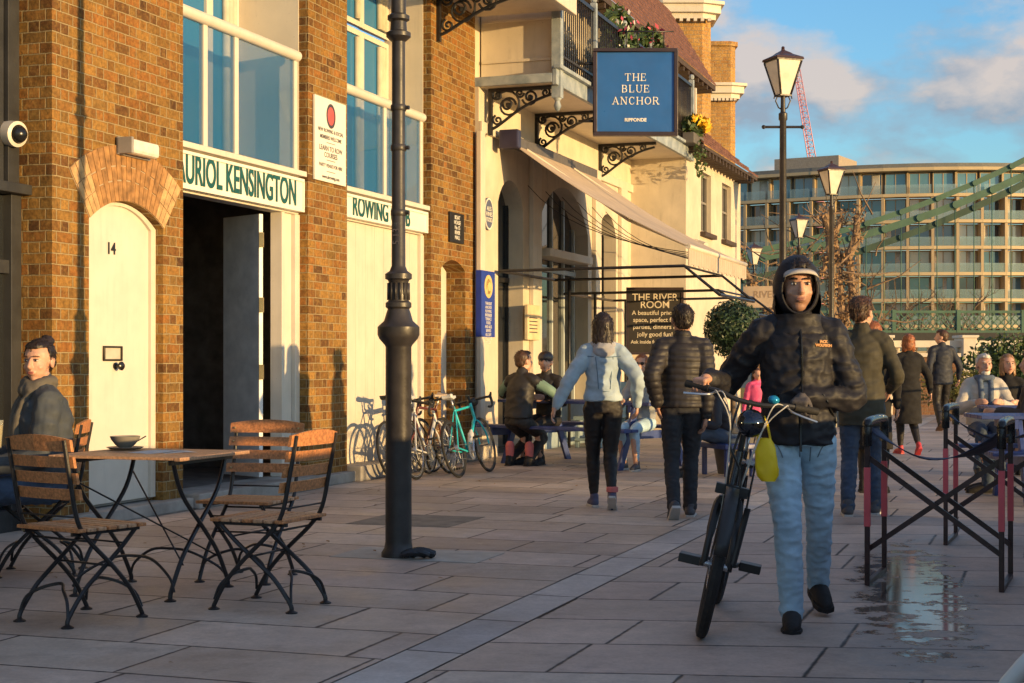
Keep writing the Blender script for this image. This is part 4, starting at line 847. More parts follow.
lantern(831.5, 162, 32, 30, 'second lantern street lamp, in front of the curved apartment block', False)
lantern(799, 214, 23, 42, 'third lantern street lamp, small, left of the second', False)
lantern(754, 243, 21, 50, 'farthest small lantern street lamp just right of the cream wing', False)
# ---- curved apartment block
apt = thing('apartment_block', 'long curved apartment block with bronze frames and glass balconies across the background', 'building', place(53, 180))
bronze = mat('bronze_cladding', (.44, .33, .19), .5, var=.12, scale=.3); bronzed = mat('slab_band', (.52, .40, .23), .55, var=.1, scale=.3)
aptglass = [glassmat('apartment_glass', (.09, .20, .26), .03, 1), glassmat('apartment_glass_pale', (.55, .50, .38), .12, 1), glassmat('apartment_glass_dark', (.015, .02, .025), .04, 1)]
curtain = mat('curtain', (.6, .55, .46), .8); balg = glassmat('balcony_glass', (.30, .42, .42), .04, .30)
C0 = Vector((53, 214.5)); RA = 35.0; Afl = 3.02; Z0 = 24.0 - 7 * Afl - .35
bayw = 2.75; arcs = []
aL = R(-30)
def apos(u):   # u metres along the front, 0 at the left end of the curve
    if u >= 0:
        a = aL + u / RA; return Vector((C0.x + RA * math.sin(a), C0.y - RA * math.cos(a))), Vector((math.cos(a), math.sin(a)))
    d = Vector((math.cos(aL), math.sin(aL))); return Vector((C0.x + RA * math.sin(aL), C0.y - RA * math.cos(aL))) + d * u, d
def aM(u, z):
    p, d = apos(u); return Matrix.Translation((p.x, p.y, z)) @ Matrix.Rotation(math.atan2(d.y, d.x), 4, 'Z')
k0, k1 = -5, 16; rnd = random.Random(11); nwin = 0; rest = MB(); restg = MB()
slabs_ = [MB() for _ in range(8)]; piers = [MB() for _ in range(k0, k1)]; back = MB(); bals = [MB() for _ in range(8)]
for fl in range(8):
    z = Z0 + fl * Afl
    for i in range(k0, k1):
        M_ = aM((i + .5) * bayw, z); h = bayw / 2
        slabs_[fl].box(-h - .02, h + .02, -.75, 1.0, -.36, 0, M=M_)
        if fl == 7: continue
        top = fl == 6
        back.box(-h, h, 1.0, 1.2, 0, Afl - .42, M=M_)
        if top: piers[i - k0].box(-.12 + h, .12 + h, .35, 1.0, 0, Afl - .42, M=M_) if i % 2 else None
        else: piers[i - k0].box(h - .16, h + .16, -.72, 1.0, 0, Afl - .42, M=M_)
        f0, f1 = .18, Afl - .58
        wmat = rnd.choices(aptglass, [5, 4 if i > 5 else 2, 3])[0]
        fr = MB(); fr.box(-h + .2, -h + .3, .8, .95, 0, f1, M=M_); fr.box(h - .3, h - .2, .8, .95, 0, f1, M=M_); fr.box(-.05, .05, .8, .95, 0, f1, M=M_); fr.box(-h + .2, h - .2, .8, .95, f1, f1 + .12, M=M_)
        gl = MB(); gl.box(-h + .3, h - .3, .86, .9, 0, f1, M=M_)
        if i < 13 and fl > 0 and nwin < 98:
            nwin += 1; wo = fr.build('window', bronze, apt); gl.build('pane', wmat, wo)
            if rnd.random() < .45: q = rnd.choice((-h + .35, .1)); cm = MB(); [cm.tube([(q + .12 * j, .82, .02), (q + .12 * j, .82, f1 - .03)], .07, 6, M=M_) for j in range(rnd.choice((3, 5, 7)))]; cm.build('curtain', curtain, wo)
        else: rest.v, rest.f, rest.sm = (rest.add(fr.v, fr.f).v, rest.f, rest.sm); restg.add(gl.v, gl.f)
        bals[fl].box(-h + .17, h - .17, -.68, -.65, 0.02, 1.05, M=M_)
[q.build('floor_slab', bronzed, apt) for q in slabs_]; [q.build('mullion', bronze, apt) for q in piers]; back.build('back_wall', mat('apt_inner', (.12, .10, .08), .7), apt)
o = rest.build('window', bronze, apt); o['kind'] = 'stuff'; q = restg.build('pane', aptglass[0], o); q['kind'] = 'stuff'
for m_ in bals[:7]: m_.build('balcony_glass', balg, apt)
b = MB()
for i in range(k0, k1): b.box(-bayw / 2 - .02, bayw / 2 + .02, -.3, 12, 0, .5, M=aM((i + .5) * bayw, Z0 + 7 * Afl))
b.build('roof_deck', mat('roof_grey', (.16, .16, .15), .7), apt)
b = MB(); b.box(-4, 4, 2, 9, .0, 1.6, M=aM(-1.5, Z0 + 7 * Afl + .5)); b.build('plant_room', mat('plant_room_tan', (.35, .29, .22), .7), apt)
for u in (27.6, 28.8): b = MB(); b.box(-.5, .5, 2, 3, 0, 1.5, M=aM(u, Z0 + 7 * Afl + .5)); b.build('roof_vent', mat('vent_dark', (.05, .045, .04), .7), apt)
b = MB(); rr_ = random.Random(5); leaves(b, tuple((aM(34, Z0 + 7 * Afl + .8)).translation), (5, 1.5, .7), 500, .3, rr_); b.build('roof_shrubs', leafd, apt)
# low land and shrubs in front of the block
def tree(name, lab, X, Y, h, cr, cz, seed, dens, lm, lsz, trunk_r=.25, grp=None, bare=False, cat='tree', z0=0):
    rnd = random.Random(seed); t = thing(name, lab, cat, place(X, Y, z0), grp); bark = mat('bark', (.13, .09, .06), .9, var=.4, scale=6, bump=.5)
    b = MB(); tips = []
    def limb(p, d, L_, r_, lev):
        q = p; pts = [p]; 
        for i in range(4): d = (d + Vector((rnd.gauss(0, .16), rnd.gauss(0, .16), rnd.gauss(.04, .1)))).normalized(); q = q + d * L_ / 4; pts.append(q)
        b.tube(pts, [r_ * (1 - .13 * i) for i in range(5)], 6 if lev else 9)
        tips.append(q)
        if lev < (4 if bare else 3):
            for i in range(rnd.choice((2, 3, 3)) if lev else 4):
                a = Vector((rnd.gauss(0, 1), rnd.gauss(0, 1), rnd.uniform(-.1, .9))).normalized(); limb(pts[rnd.choice((2, 3, 4))], (d * .7 + a * .8).normalized(), L_ * rnd.uniform(.5, .75), r_ * .5, lev + 1)
    limb(Vector((X, Y, z0)), Vector((0, 0, 1)), h * .45, trunk_r, 0); b.build('trunk', bark, t)
    if not bare:
        c = MB()
        for i in range(14):
            v = Vector((rnd.gauss(0, .5), rnd.gauss(0, .5), rnd.gauss(0, .45))); q = rnd.uniform(.28, .5)
            leaves(c, (X + v.x * cr, Y + v.y * cr, z0 + cz + v.z * cr), (cr * q, cr * q, cr * q * .8), dens // 14, lsz, rnd)
        c.build('crown', lm, t)
    return t
# pollarded planes: knobbly bare trunks
for i, (px_, Y, h, lab) in enumerate(((791, 47, 4.7, 'bare knobbly pollarded tree just left of the second street lamp'), (840, 44, 5.6, 'taller bare knobbly pollarded tree right of the second street lamp'))):
    X = (px_ - CX) / FPX * Y; t = thing('pollarded_tree', lab, 'tree', place(X, Y)); b = MB(); rnd = random.Random(i + 3)
    barkp = mat('plane_bark', (.26, .17, .10), .9, var=.5, scale=3, bump=.7, bscale=8, bd=.05)
    for j in range(3 if i else 4):
        a = rnd.uniform(0, 6.28); p = [Vector((X, Y, 0)), Vector((X, Y, 1.8))]
        for k in range(6): p.append(Vector((X + math.cos(a) * (k + 1) * .13 * (2 - i) + rnd.gauss(0, .08), Y + math.sin(a) * (k + 1) * .1, 1.8 + (h - 2) * (k + 1) / 6)))
        b.tube(p, [.2, .15] + [rnd.uniform(.07, .13) for _ in range(6)], 8); PP = globals().setdefault('_pp', []); PP += p[2:]
    b.build('trunk', barkp, t); b = MB()
    for j in range(34):
        q = Vector((X + rnd.gauss(0, .6), Y + rnd.gauss(0, .5), rnd.uniform(2.0, h))); d = Vector((rnd.gauss(0, 1), rnd.gauss(0, .6), rnd.uniform(-.3, 1.4))); b.tube([q, q + d * .45, q + d * .8 + Vector((rnd.gauss(0, .2), 0, .2))], [.03, .018, .008], 4)
    b.build('twigs', barkp, t)
    b = MB()
    for q in _pp: leaves(b, q, (.26, .26, .34), 110, .055, rnd)
    _pp.clear(); b.build('dead_leaves', mat('dry_leaf', (.30, .18, .09), .85, var=.5, scale=12), t)
for i, (px_, Y, h) in enumerate(((756, 68, 6.2), (778, 62, 5.2), (880, 110, 9.0), (905, 118, 8.2), (935, 112, 7.5), (965, 120, 8))):
    tree('bare_tree', ['thin bare brown tree just right of the cream wing', 'thin bare tree between the far lamps', 'bare winter tree against the apartment block, left', 'second bare winter tree against the apartment block', 'third bare winter tree against the apartment block', 'bare winter tree against the apartment block, right'][i], (px_ - CX) / FPX * Y, Y, h, 2, 4, i + 20, 0, leafm, .1, .16 + .06 * (i > 1), bare=True, z0=0 if Y < 88 else -.2)
# hedges in the distance and the shrubs at the right
def shrub(lab, X, Y, rx, ry, rz, cz, seed, k, lm, lsz, name='shrub', trunk=True):
    t = thing(name, lab, 'shrub', place(X, Y)); rnd = random.Random(seed); b = MB()
    for i in range(9):
        v = Vector((rnd.uniform(-.6, .6), rnd.uniform(-.6, .6), rnd.uniform(-.5, .5))); leaves(b, (X + v.x * rx, Y + v.y * ry, cz + v.z * rz), (rx * .55, ry * .55, rz * .55), k // 9, lsz, rnd)
    b.build('foliage', lm, t); b = MB()
    for i in range(6): a = rnd.uniform(0, 6.28); b.tube([(X, Y, 0), (X + rx * .3 * math.cos(a), Y + ry * .3 * math.sin(a), cz), (X + rx * .6 * math.cos(a), Y + ry * .6 * math.sin(a), cz + rz * .6)], [.03, .02, .01], 5)
    b.build('stems', mat('bark', (.13, .09, .06), .9), t)
shrub('leafy green shrub behind the seated couple at the right edge', 11.0, 34.5, 1.3, .8, .8, 1.15, 4, 2600, leafm, .07)
shrub('yellowish green shrub just left of the leafy one at the right', 9.3, 33.0, .8, .6, .45, .7, 5, 1200, mat('leaf_yellow', (.16, .15, .03), .6, var=.4), .06)
shrub('variegated shrub in the shade beneath the far awning', 5.0, 30.5, .7, .6, .5, 1.6, 6, 900, mat('leaf_yellow', (.16, .15, .03), .6, var=.4), .06)
# topiary ball
TX, TY = (733 - CX) / FPX * 17.5, 17.5
tp = thing('topiary_ball', 'clipped round bay tree ball behind the man in the puffer jacket', 'plant', place(TX, TY)); rnd = random.Random(9)
zc_ = CAMH + (HZ - 329) * 17.5 / FPX; rb = .31
b = MB(); b.ball((TX, TY, zc_), rb * .80, 16)
for i in range(3600):
    v = Vector((rnd.gauss(0, 1), rnd.gauss(0, 1), rnd.gauss(0, 1))).normalized(); r_ = rb * rnd.uniform(.78, 1.08); p = Vector((TX, TY, zc_)) + v * r_; a = (v + Vector((rnd.gauss(0, .5), rnd.gauss(0, .5), rnd.gauss(0, .5)))).normalized(); u = a.orthogonal().normalized(); u.rotate(Matrix.Rotation(rnd.uniform(0, 6.3), 3, a)); w2 = a.cross(u)
    b.add([p - u * .028, p + w2 * .011, p + u * .028, p - w2 * .011], [(0, 1, 2, 3)])
b.build('foliage', leafd, tp)
b = MB(); b.tube([(TX, TY, .4), (TX, TY, zc_ - rb * .6)], .03, 8); b.build('stem', mat('bark', (.13, .09, .06), .9), tp)
b = MB(); b.lathe([(.17, 0), (.24, .42), (.25, .45), (.22, .45), (.2, .4), (0, .4)], c=(TX, TY, 0), n=20); b.build('pot', mat('terracotta_grey', (.12, .11, .1), .8), tp)
# ---- brick abutment with balustrade
Yb = 37.0
ab = thing('abutment_wall', 'brown brick retaining wall with a cream stone balustrade under the green bridge', 'wall', place(10, Yb))
b = MB(); b.box(5.8, 22, Yb, Yb + .6, 0, 1.37); b.build('wall', brownb, ab)
b = MB(); b.box(5.8, 22, Yb - .06, Yb + .66, 1.37, 1.46); zt = CAMH + (HZ - 343) * Yb / FPX
b.box(5.8, 22, Yb + .1, Yb + .5, zt - .10, zt + .06)
for i in range(44):
    x = 5.9 + i * .37; b.lathe([(.05, 1.46), (.07, 1.48), (.035, 1.52), (.06, 1.57), (.035, zt - .14), (.06, zt - .1)], c=(x, Yb + .3, 0), n=8)
b.build('balustrade', cream, ab)
for x0 in (969, 885): x = (x0 - CX) / FPX * Yb; b = MB(); b.box(x - .16, x + .16, Yb - .1, Yb + .7, 0, CAMH + (HZ - 338) * Yb / FPX); b.box(x - .2, x + .2, Yb - .14, Yb + .74, CAMH + (HZ - 338) * Yb / FPX, CAMH + (HZ - 336) * Yb / FPX + .02); b.build('pier', cream, ab, bevel=.01)
# ---- suspension bridge
br = thing('suspension_bridge', 'green suspension bridge with lattice parapet and sweeping chains', 'bridge', place(15, 75))
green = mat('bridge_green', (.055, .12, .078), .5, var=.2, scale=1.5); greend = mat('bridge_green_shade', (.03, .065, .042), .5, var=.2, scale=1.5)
YB = 75.0
def bz(y, Y=YB): return CAMH + (HZ - y) * Y / FPX
def bx(x, Y=YB): return (x - CX) / FPX * Y
X0, X1 = bx(700), bx(1180)
z0, z1 = bz(334.5), bz(311)
b = MB(); b.box(X0, X1, YB - .3, YB + 8.5, z0 - .45, z0 - .05); b.box(X0, X1, YB - .35, YB - .05, z0 - .5, z0 + .08); b.build('deck', mat('deck_dark', (.03, .028, .025), .7), br)
b = MB(); b.box(X0, X1, YB - .12, YB + .02, z1 - .1, z1 + .02); b.box(X0, X1, YB - .14, YB + .02, z0 + .08, z0 + .2); b.build('parapet_rail', green, br)
pl = 3.1; i = 0; x = X0
while x < X1:
    pb = MB(); pb.box(x - .09, x + .09, YB - .16, YB + .04, z0, z1 + .05); pb.build('parapet_post', green, br)
    pb = MB(); h = z1 - .1 - z0 - .2; m_ = 9; step = pl / m_
    for j in range(-4, m_ + 4):
        for sg_ in (1, -1):
            xa_ = x + j * step; xb_ = xa_ + sg_ * h * .9
            p, q = Vector((xa_, 0, z0 + .2)), Vector((xb_, 0, z1 - .1)); lo, hi = x + .09, x + pl - .09
            def clip(p, q):
                d = q - p; t0, t1 = 0, 1
                for bound, sgn2 in ((lo, 1), (hi, -1)):
                    a_ = (p.x - bound) * sgn2; c_ = (q.x - bound) * sgn2
                    if a_ < 0 and c_ < 0: return None
                    if a_ < 0: t0 = max(t0, a_ / (a_ - c_))
                    elif c_ < 0: t1 = min(t1, a_ / (a_ - c_))
                return (p + d * t0, p + d * t1) if t1 > t0 else None
            c2 = clip(p, q)
            if c2: e = .035; yy = YB - .05 + (.02 if sg_ > 0 else -.02); pb.prism([(c2[0].x - e, yy, c2[0].z), (c2[0].x + e, yy, c2[0].z), (c2[1].x + e, yy, c2[1].z), (c2[1].x - e, yy, c2[1].z)], (0, .016, 0))
    pb.build('lattice_panel', green, br); x += pl
# two chain pairs, each of flat links; near plane and far plane
def chain(pts, Y, h, m_, nm='chain'):
    b = MB(); P = [Vector((bx(x, Y), Y, bz(y, Y))) for x, y in pts]
    for p, q in zip(P, P[1:]):
        d = (q - p).normalized(); n_ = Vector((-d.z, 0, d.x)) * h / 2
        for dy in (-.16, .06): b.prism([p + n_ + Vector((0, dy, 0)), p - n_ + Vector((0, dy, 0)), q - n_ + Vector((0, dy, 0)), q + n_ + Vector((0, dy, 0))], (0, .1, 0))
    for p in P: b.tube([p + Vector((0, -.26, 0)), p + Vector((0, .26, 0))], h * .56, 10)
    b.build(nm, m_, br)
def cpts(f, xs): return [(x, f(x)) for x in xs]
f1 = lambda x: 241 - (x - 745) * .098 - ((x - 745) ** 2) * .000635     # upper near chain
xsA = [700, 745, 795, 833, 866, 901, 937, 974, 1011, 1050, 1090, 1130, 1180]
U = lambda x: 254 - .1667 * (x - 740) - .000575 * (x - 740) ** 2 if x > 740 else 254
chain(cpts(U, xsA), YB, .26, green)
Lw = lambda x: U(x) + 7 + (x - 740) * .030
chain(cpts(Lw, [x + 18 for x in xsA]), YB, .34, green)
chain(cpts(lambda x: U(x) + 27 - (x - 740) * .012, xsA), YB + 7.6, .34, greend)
for i, x in enumerate(xsA[1:]):
    for xx, f_, Y in ((x, U, YB), (x + 18, Lw, YB), (x, lambda q: U(q) + 27 - (q - 740) * .012, YB + 7.6)):
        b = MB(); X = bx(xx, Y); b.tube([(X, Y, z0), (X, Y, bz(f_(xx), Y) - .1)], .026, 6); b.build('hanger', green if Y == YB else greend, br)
# ---- crane
cr = thing('tower_crane', 'red and white lattice crane jib rising behind the apartment block', 'crane', place((815 - CX) / FPX * 260, 260))
red = mat('crane_red', (.72, .33, .36), .5, var=.1); Yc = 260
pa, pb_ = at(819, 200, Yc), at(797, 70, Yc)
d = (pb_ - pa).normalized(); u = Vector((d.z, 0, -d.x)) * .75; v = Vector((0, 1, 0)) * 1.2; nseg = 22
def cpt(t, k): p = pa.lerp(pb_, t); return p + (u if k == 0 else (-u if k == 1 else v)) * (1 - .3 * t)
b = MB(); [b.tube([cpt(0, k), cpt(1, k)], .09, 5) for k in range(3)]; b.build('chord', red, cr)
b = MB()
for i in range(nseg):
    for k in range(3): b.tube([cpt(i / nseg, k), cpt((i + 1) / nseg, (k + 1) % 3)], .045, 4); b.tube([cpt(i / nseg, k), cpt(i / nseg, (k + 1) % 3)], .04, 4)
b.build('bracing', red, cr)
b = MB(); b.tube([(pa.x, Yc, -.2), (pa.x, Yc, pa.z)], .9, 6); b.build('mast', red, cr)

# ================================================================ furniture and bicycles
def stube(b, pts, r, n=7, k=5, M=None): b.tube(spline(pts, k), r, n, M=M)
def bistro_chair(F, label):
    t = thing('folding_chair', label, 'chair', F, 'slatted folding chairs round the terrace table'); w_ = .205
    for sx in (-1, 1):
        x = sx * w_
        b = MB(); stube(b, [(x, -.27, .885), (x, -.235, .70), (x, -.19, .50), (x, -.12, .40), (x, .02, .27), (x, .13, .15), (x, .20, .03), (x, .205, .012)], .0115); b.lathe([(.03, 0), (.03, .006), (.012, .016)], c=(x, .205, 0), n=12); b.build('leg', black, t, F)
        x2 = sx * (w_ - .03)
        b = MB(); stube(b, [(x2, .20, .445), (x2, .10, .35), (x2, -.03, .245), (x2, -.13, .16), (x2, -.215, .05), (x2, -.225, .012)], .0115); b.lathe([(.03, 0), (.03, .006), (.012, .016)], c=(x2, -.225, 0), n=12); b.build('leg', black, t, F)
        b = MB(); b.box(x2 - .008, x2 + .008, -.20, .21, .428, .446); b.build('seat_rail', black, t, F)
    for y0, z0, xx, ya in ((.203, .05, w_, .13), (-.222, .05, w_ - .03, -.12)):
        b = MB(); stube(b, [(-xx, y0, z0), (-xx * .85, y0 * .93, z0 + .07), (-xx * .45, (y0 + ya) / 2, .165), (0, ya, .185), (xx * .45, (y0 + ya) / 2, .165), (xx * .85, y0 * .93, z0 + .07), (xx, y0, z0)], .008, 6); b.build('arch_brace', black, t, F)
    b = MB(); b.tube([(-w_, -.12, .40), (w_, -.12, .40)], .006, 6); b.tube([(-w_, .02, .27), (w_, .02, .27)], .006, 6); b.tube([(-w_, -.20, .52), (w_, -.20, .52)], .005, 6); b.tube([(-w_ + .03, .12, .37), (w_ - .03, .12, .37)], .005, 6); b.build('cross_rod', black, t, F)
    for i in range(7):
        y = -.205 + i * .062; b = MB(); b.box(-.225, .225, y, y + .050, .4465, .464); b.build('seat_slat', teak2 if i % 3 else teak, t, F, bevel=.004)
    for i in range(4):
        z = .60 + i * .077; yb = -.208 - (z - .58) * .235; hh = .052 if i < 3 else .056; b = MB(); ks = 8
        pr = []
        for j in range(ks + 1):
            x = -.235 + .47 * j / ks; c = .022 * (1 - (2 * j / ks - 1) ** 2); pr.append((x, yb + .014 - c, z, (.022 * (1 - (2 * j / ks - 1) ** 2) if i == 3 else 0)))
        for (x0, y0, z0, e0), (x1, y1, z1, e1) in zip(pr, pr[1:]):
            v = [(x0, y0, z0), (x1, y1, z0), (x1, y1 + .016, z0), (x0, y0 + .016, z0), (x0, y0 - .01, z0 + hh + e0), (x1, y1 - .01, z0 + hh + e1), (x1, y1 + .006, z0 + hh + e1), (x0, y0 + .006, z0 + hh + e0)]
            b.add(v, [(0, 1, 2, 3), (4, 5, 6, 7), (0, 1, 5, 4), (2, 3, 7, 6)] + ([(0, 3, 7, 4)] if (x0, y0) == pr[0][:2] else []) + ([(1, 2, 6, 5)] if (x1, y1) == pr[-1][:2] else []))
        bo = b.build('back_slat', teak, t, F)
        bb = MB()
        for sx in (-1, 1): bb.ball((sx * w_, yb + .026, z + hh / 2), .007, 8)
        bb.build('rivet', mat('brass', (.55, .42, .2), .35, metal=.7), bo, F)
    return t
bistro_chair(place(-2.10, 7.60, 0, face(.57, .82)), 'slatted folding chair nearest the camera, seen from behind at the left')
ch = bistro_chair(place(-1.24, 8.0, 0, face(-.93, .37)), 'slatted folding chair seen side on, just left of the black lamp column')
bistro_chair(place(-1.52, 9.0, 0, face(-.28, -.96)), 'slatted folding chair behind the table with its back to the open doorway')
bistro_chair(place(-2.80, 9.25, 0, face(-1, -.12)), 'slatted folding chair under the seated woman in the grey coat')
def bistro_table(F, label, a=.80, c=.68):
    t = thing('folding_table', label, 'table', F, 'slatted folding tables'); z = .757
    k = 9
    for i in range(k):
        x0 = -a / 2 + a * i / k; b = MB(); b.box(x0 + .002, x0 + a / k - .004, -c / 2 + .04, c / 2 - .04, z - .016, z); b.build('slat', teak2, t, F, bevel=.003)
    for y0 in (-c / 2, c / 2 - .038): b = MB(); b.box(-a / 2, a / 2, y0, y0 + .038, z - .02, z); b.build('edge_board', teak2, t, F, bevel=.004)
    for y0 in (-c / 2 + .08, c / 2 - .10): b = MB(); b.box(-a / 2 + .05, a / 2 - .05, y0, y0 + .02, z - .045, z - .021); b.build('rail', black, t, F)
    for sy in (-1, 1):
        for sx in (-1, 1):
            y = sy * (c / 2 - .09) - (.02 if sx > 0 else 0) * sy
            b = MB(); stube(b, [(sx * (a / 2 - .08), y, z - .03), (sx * .20, y, .55), (0, y, .37), (-sx * .16, y, .22), (-sx * .27, y, .06), (-sx * .285, y, .012)], .0125); b.lathe([(.032, 0), (.032, .006), (.012, .016)], c=(-sx * .285, y, 0), n=12); b.build('leg', black, t, F)
    for sx in (-1, 1):
        q = c / 2 - .09; b = MB(); stube(b, [(sx * .28, -q, .05), (sx * .25, -q * .85, .12), (sx * .19, -q * .4, .20), (sx * .17, 0, .215), (sx * .19, q * .4, .20), (sx * .25, q * .85, .12), (sx * .28, q, .05)], .008, 6); b.build('arch_brace', black, t, F)
        b = MB(); b.tube([(sx * .19, -q, .18), (-sx * .3, q, .63)], .005, 5); b.build('diagonal_rod', black, t, F)
    return t
TF = place(-1.70, 8.04) @ Matrix.Rotation(math.atan2(DC, DS), 4, 'Z') @ Matrix.Translation((.35, .40, 0)) 
bistro_table(TF, 'slatted wooden folding table with a grey bowl on it, between the chairs', .74, .80)
bistro_table(place(-3.42, 9.1, 0, R(20)), 'slatted folding table at the left edge in front of the seated woman', .70, .75)
# bowl cup, saucer, papers, beer glass
q = Vector((-2.17, 8.75, .757)); cup = thing('bowl_cup', 'grey stoneware bowl cup on a saucer on the slatted table', 'cup', place(q.x, q.y, .757))
b = MB(); b.lathe([(.035, .004), (.085, .006), (.105, .016), (.10, .018), (.08, .012), (0, .010)], c=(q.x, q.y, .757), n=28); b.build('saucer', mat('stoneware', (.22, .20, .17), .35), cup)
b = MB(); b.lathe([(.035, .014), (.055, .03), (.078, .06), (.084, .078), (.078, .078), (.072, .06), (.05, .034), (0, .028)], c=(q.x, q.y, .757), n=28); b.build('bowl', mat('stoneware', (.22, .20, .17), .35), cup)
b = MB(); b.tube([(q.x + .04, q.y, .79), (q.x + .12, q.y - .01, .835)], .004, 5); b.ball((q.x + .03, q.y, .785), (.018, .01, .006), 8); b.build('spoon', mat('steel', (.6, .6, .6), .25, metal=1), cup)
q = Vector((-1.88, 8.5, .757))
for i, (dx, dy, a) in enumerate(((0, 0, .5), (-.05, .04, .9))):
    b = MB(); Mq = place(q.x + dx, q.y + dy, .7575 + i * .002, a); b.add([(x, y, .003 * math.sin(x * 20 + i)) for y in (-.10, .10) for x in (-.14, -.07, 0, .07, .14)] + [(x, y, .003 * math.sin(x * 20 + i) + .001) for y in (-.10, .10) for x in (-.14, -.07, 0, .07, .14)], [(j, j + 1, j + 6, j + 5) for j in range(4)] + [(j + 10, j + 11, j + 16, j + 15) for j in range(4)], True, Mq)
    tag(b.build('paper_sheet', mat('paper', (.62, .60, .56), .8), None, ID, Mq), ('lower of two white papers lying on the slatted table', 'upper of two white papers lying on the slatted table')[i], 'paper')
bq = Vector((-2.96, 8.95, .757)); bg_ = thing('beer_glass', 'tall glass of pale beer at the left edge of the photo', 'glass', place(*bq))
b = MB(); b.lathe([(.030, 0), (.042, .16), (.040, .16), (.028, .006), (0, .006)], c=tuple(bq), n=20); b.build('glass', glassmat('clear_glass', (.5, .5, .45), .03, .35), bg_)
b = MB(); b.lathe([(.0275, .007), (.0375, .13), (0, .13)], c=tuple(bq), n=20); b.build('beer', mat('beer', (.55, .38, .08), .3), bg_)
# black wrapped bundle at the column foot
b = MB(); rnd = random.Random(2)
for i in range(7): b.tube(bez([(px + .05 + rnd.uniform(-.05, .05), py - .13 + rnd.uniform(-.03, .03), .03), (px + .12, py - .17, .06 + rnd.uniform(0, .03)), (px + .2 + rnd.uniform(-.03, .03), py - .12 + rnd.uniform(-.05, .05), .03)], 6), rnd.uniform(.018, .032), 7)
tag(b.build('black_bundle', mat('black_plastic', (.02, .02, .022), .2, bump=.6, bscale=40), None, ID, place(px + .12, py - .14)), 'shiny black wrapped bundle tied at the foot of the lamp column', 'bag')
b = MB(); b.box(-.5, .5, -.28, .28, 0, .0025, M=place(px + .12, py + .1, .001, R(-19))); o = b.build('pale_slab', mat('pale_slab', (.40, .38, .33), .8, var=.2)); o['kind'] = 'structure'
b = MB(); b.box(-.42, .42, -.42, .42, 0, .002, M=place(-.75, 12.3, .001, R(-19))); o = b.build('inspection_cover', mat('cover_concrete', (.22, .19, .15), .85, var=.35, bump=.5, bscale=60)); o['kind'] = 'structure'
# ---- picnic tables
def picnic(F, label, L_=2.3, zt=.78, zs_=.48, grp='navy picnic tables', mt=navy):
    t = thing('picnic_table', label, 'picnic table', F, grp); h = L_ / 2
    for i in range(5): y = -.36 + i * .146; b = MB(); b.box(-h, h, y, y + .136, zt - .035, zt); b.build('top_board', mt, t, F, bevel=.005)
    for sy in (-1, 1):
        for j in range(2): y = sy * (.60 + j * .13); b = MB(); b.box(-h, h, y - .06, y + .06, zs_ - .035, zs_); b.build('seat_board', mt, t, F, bevel=.005)
    for x in (-h + .3, h - .3):
        b = MB(); b.box(x - .02, x + .02, -.76, .76, zs_ - .13, zs_ - .036); b.box(x - .02, x + .02, -.36, .36, zt - .12, zt - .036); b.build('cross_beam', mt, t, F)
        for sy in (-1, 1): b = MB(); b.prism([(x + .021, sy * .24, zt - .04), (x + .021, sy * .33, zt - .04), (x + .021, sy * .62, 0), (x + .021, sy * .53, 0)], (.04, 0, 0)); b.build('leg', mt, t, F, bevel=.004)
    return t
PD = Vector((.70, -.71)); PF = place(.95, 19.05, 0, math.atan2(-.71, .70)); picnic(PF, 'navy picnic table by the pub wall where two cyclists sit', 2.5)
picnic(place(6.15, 16.6, 0, R(-4)), 'navy picnic table in front of the white haired man', 2.2, grp='navy picnic tables')
picnic(place(5.25, 14.0, 0, R(-4)), 'navy picnic table at the right edge behind the folding stools', 2.2, grp='navy picnic tables')
b = MB(); b.box(-.75, .75, -.22, .22, .40, .46); [b.box(x, x + .06, y, y + .06, 0, .40) for x in (-.7, .64) for y in (-.2, .14)]; b.box(-.75, .75, -.22, -.17, .46, .95); b.box(-.75,.75,-.2,.2,.1,.14)
tag(b.build('bench', mat('pale_teal_paint', (.20, .27, .28), .6, var=.2), None, FW @ Matrix.Translation(((a2[0] + a2[1]) / 2, .62, 0)) @ Matrix.Scale(-1, 4, (0, 1, 0)), WR((a2[0] + a2[1]) / 2, .6), bevel=.01), 'pale teal painted bench against the pub under the large arched window', 'bench')
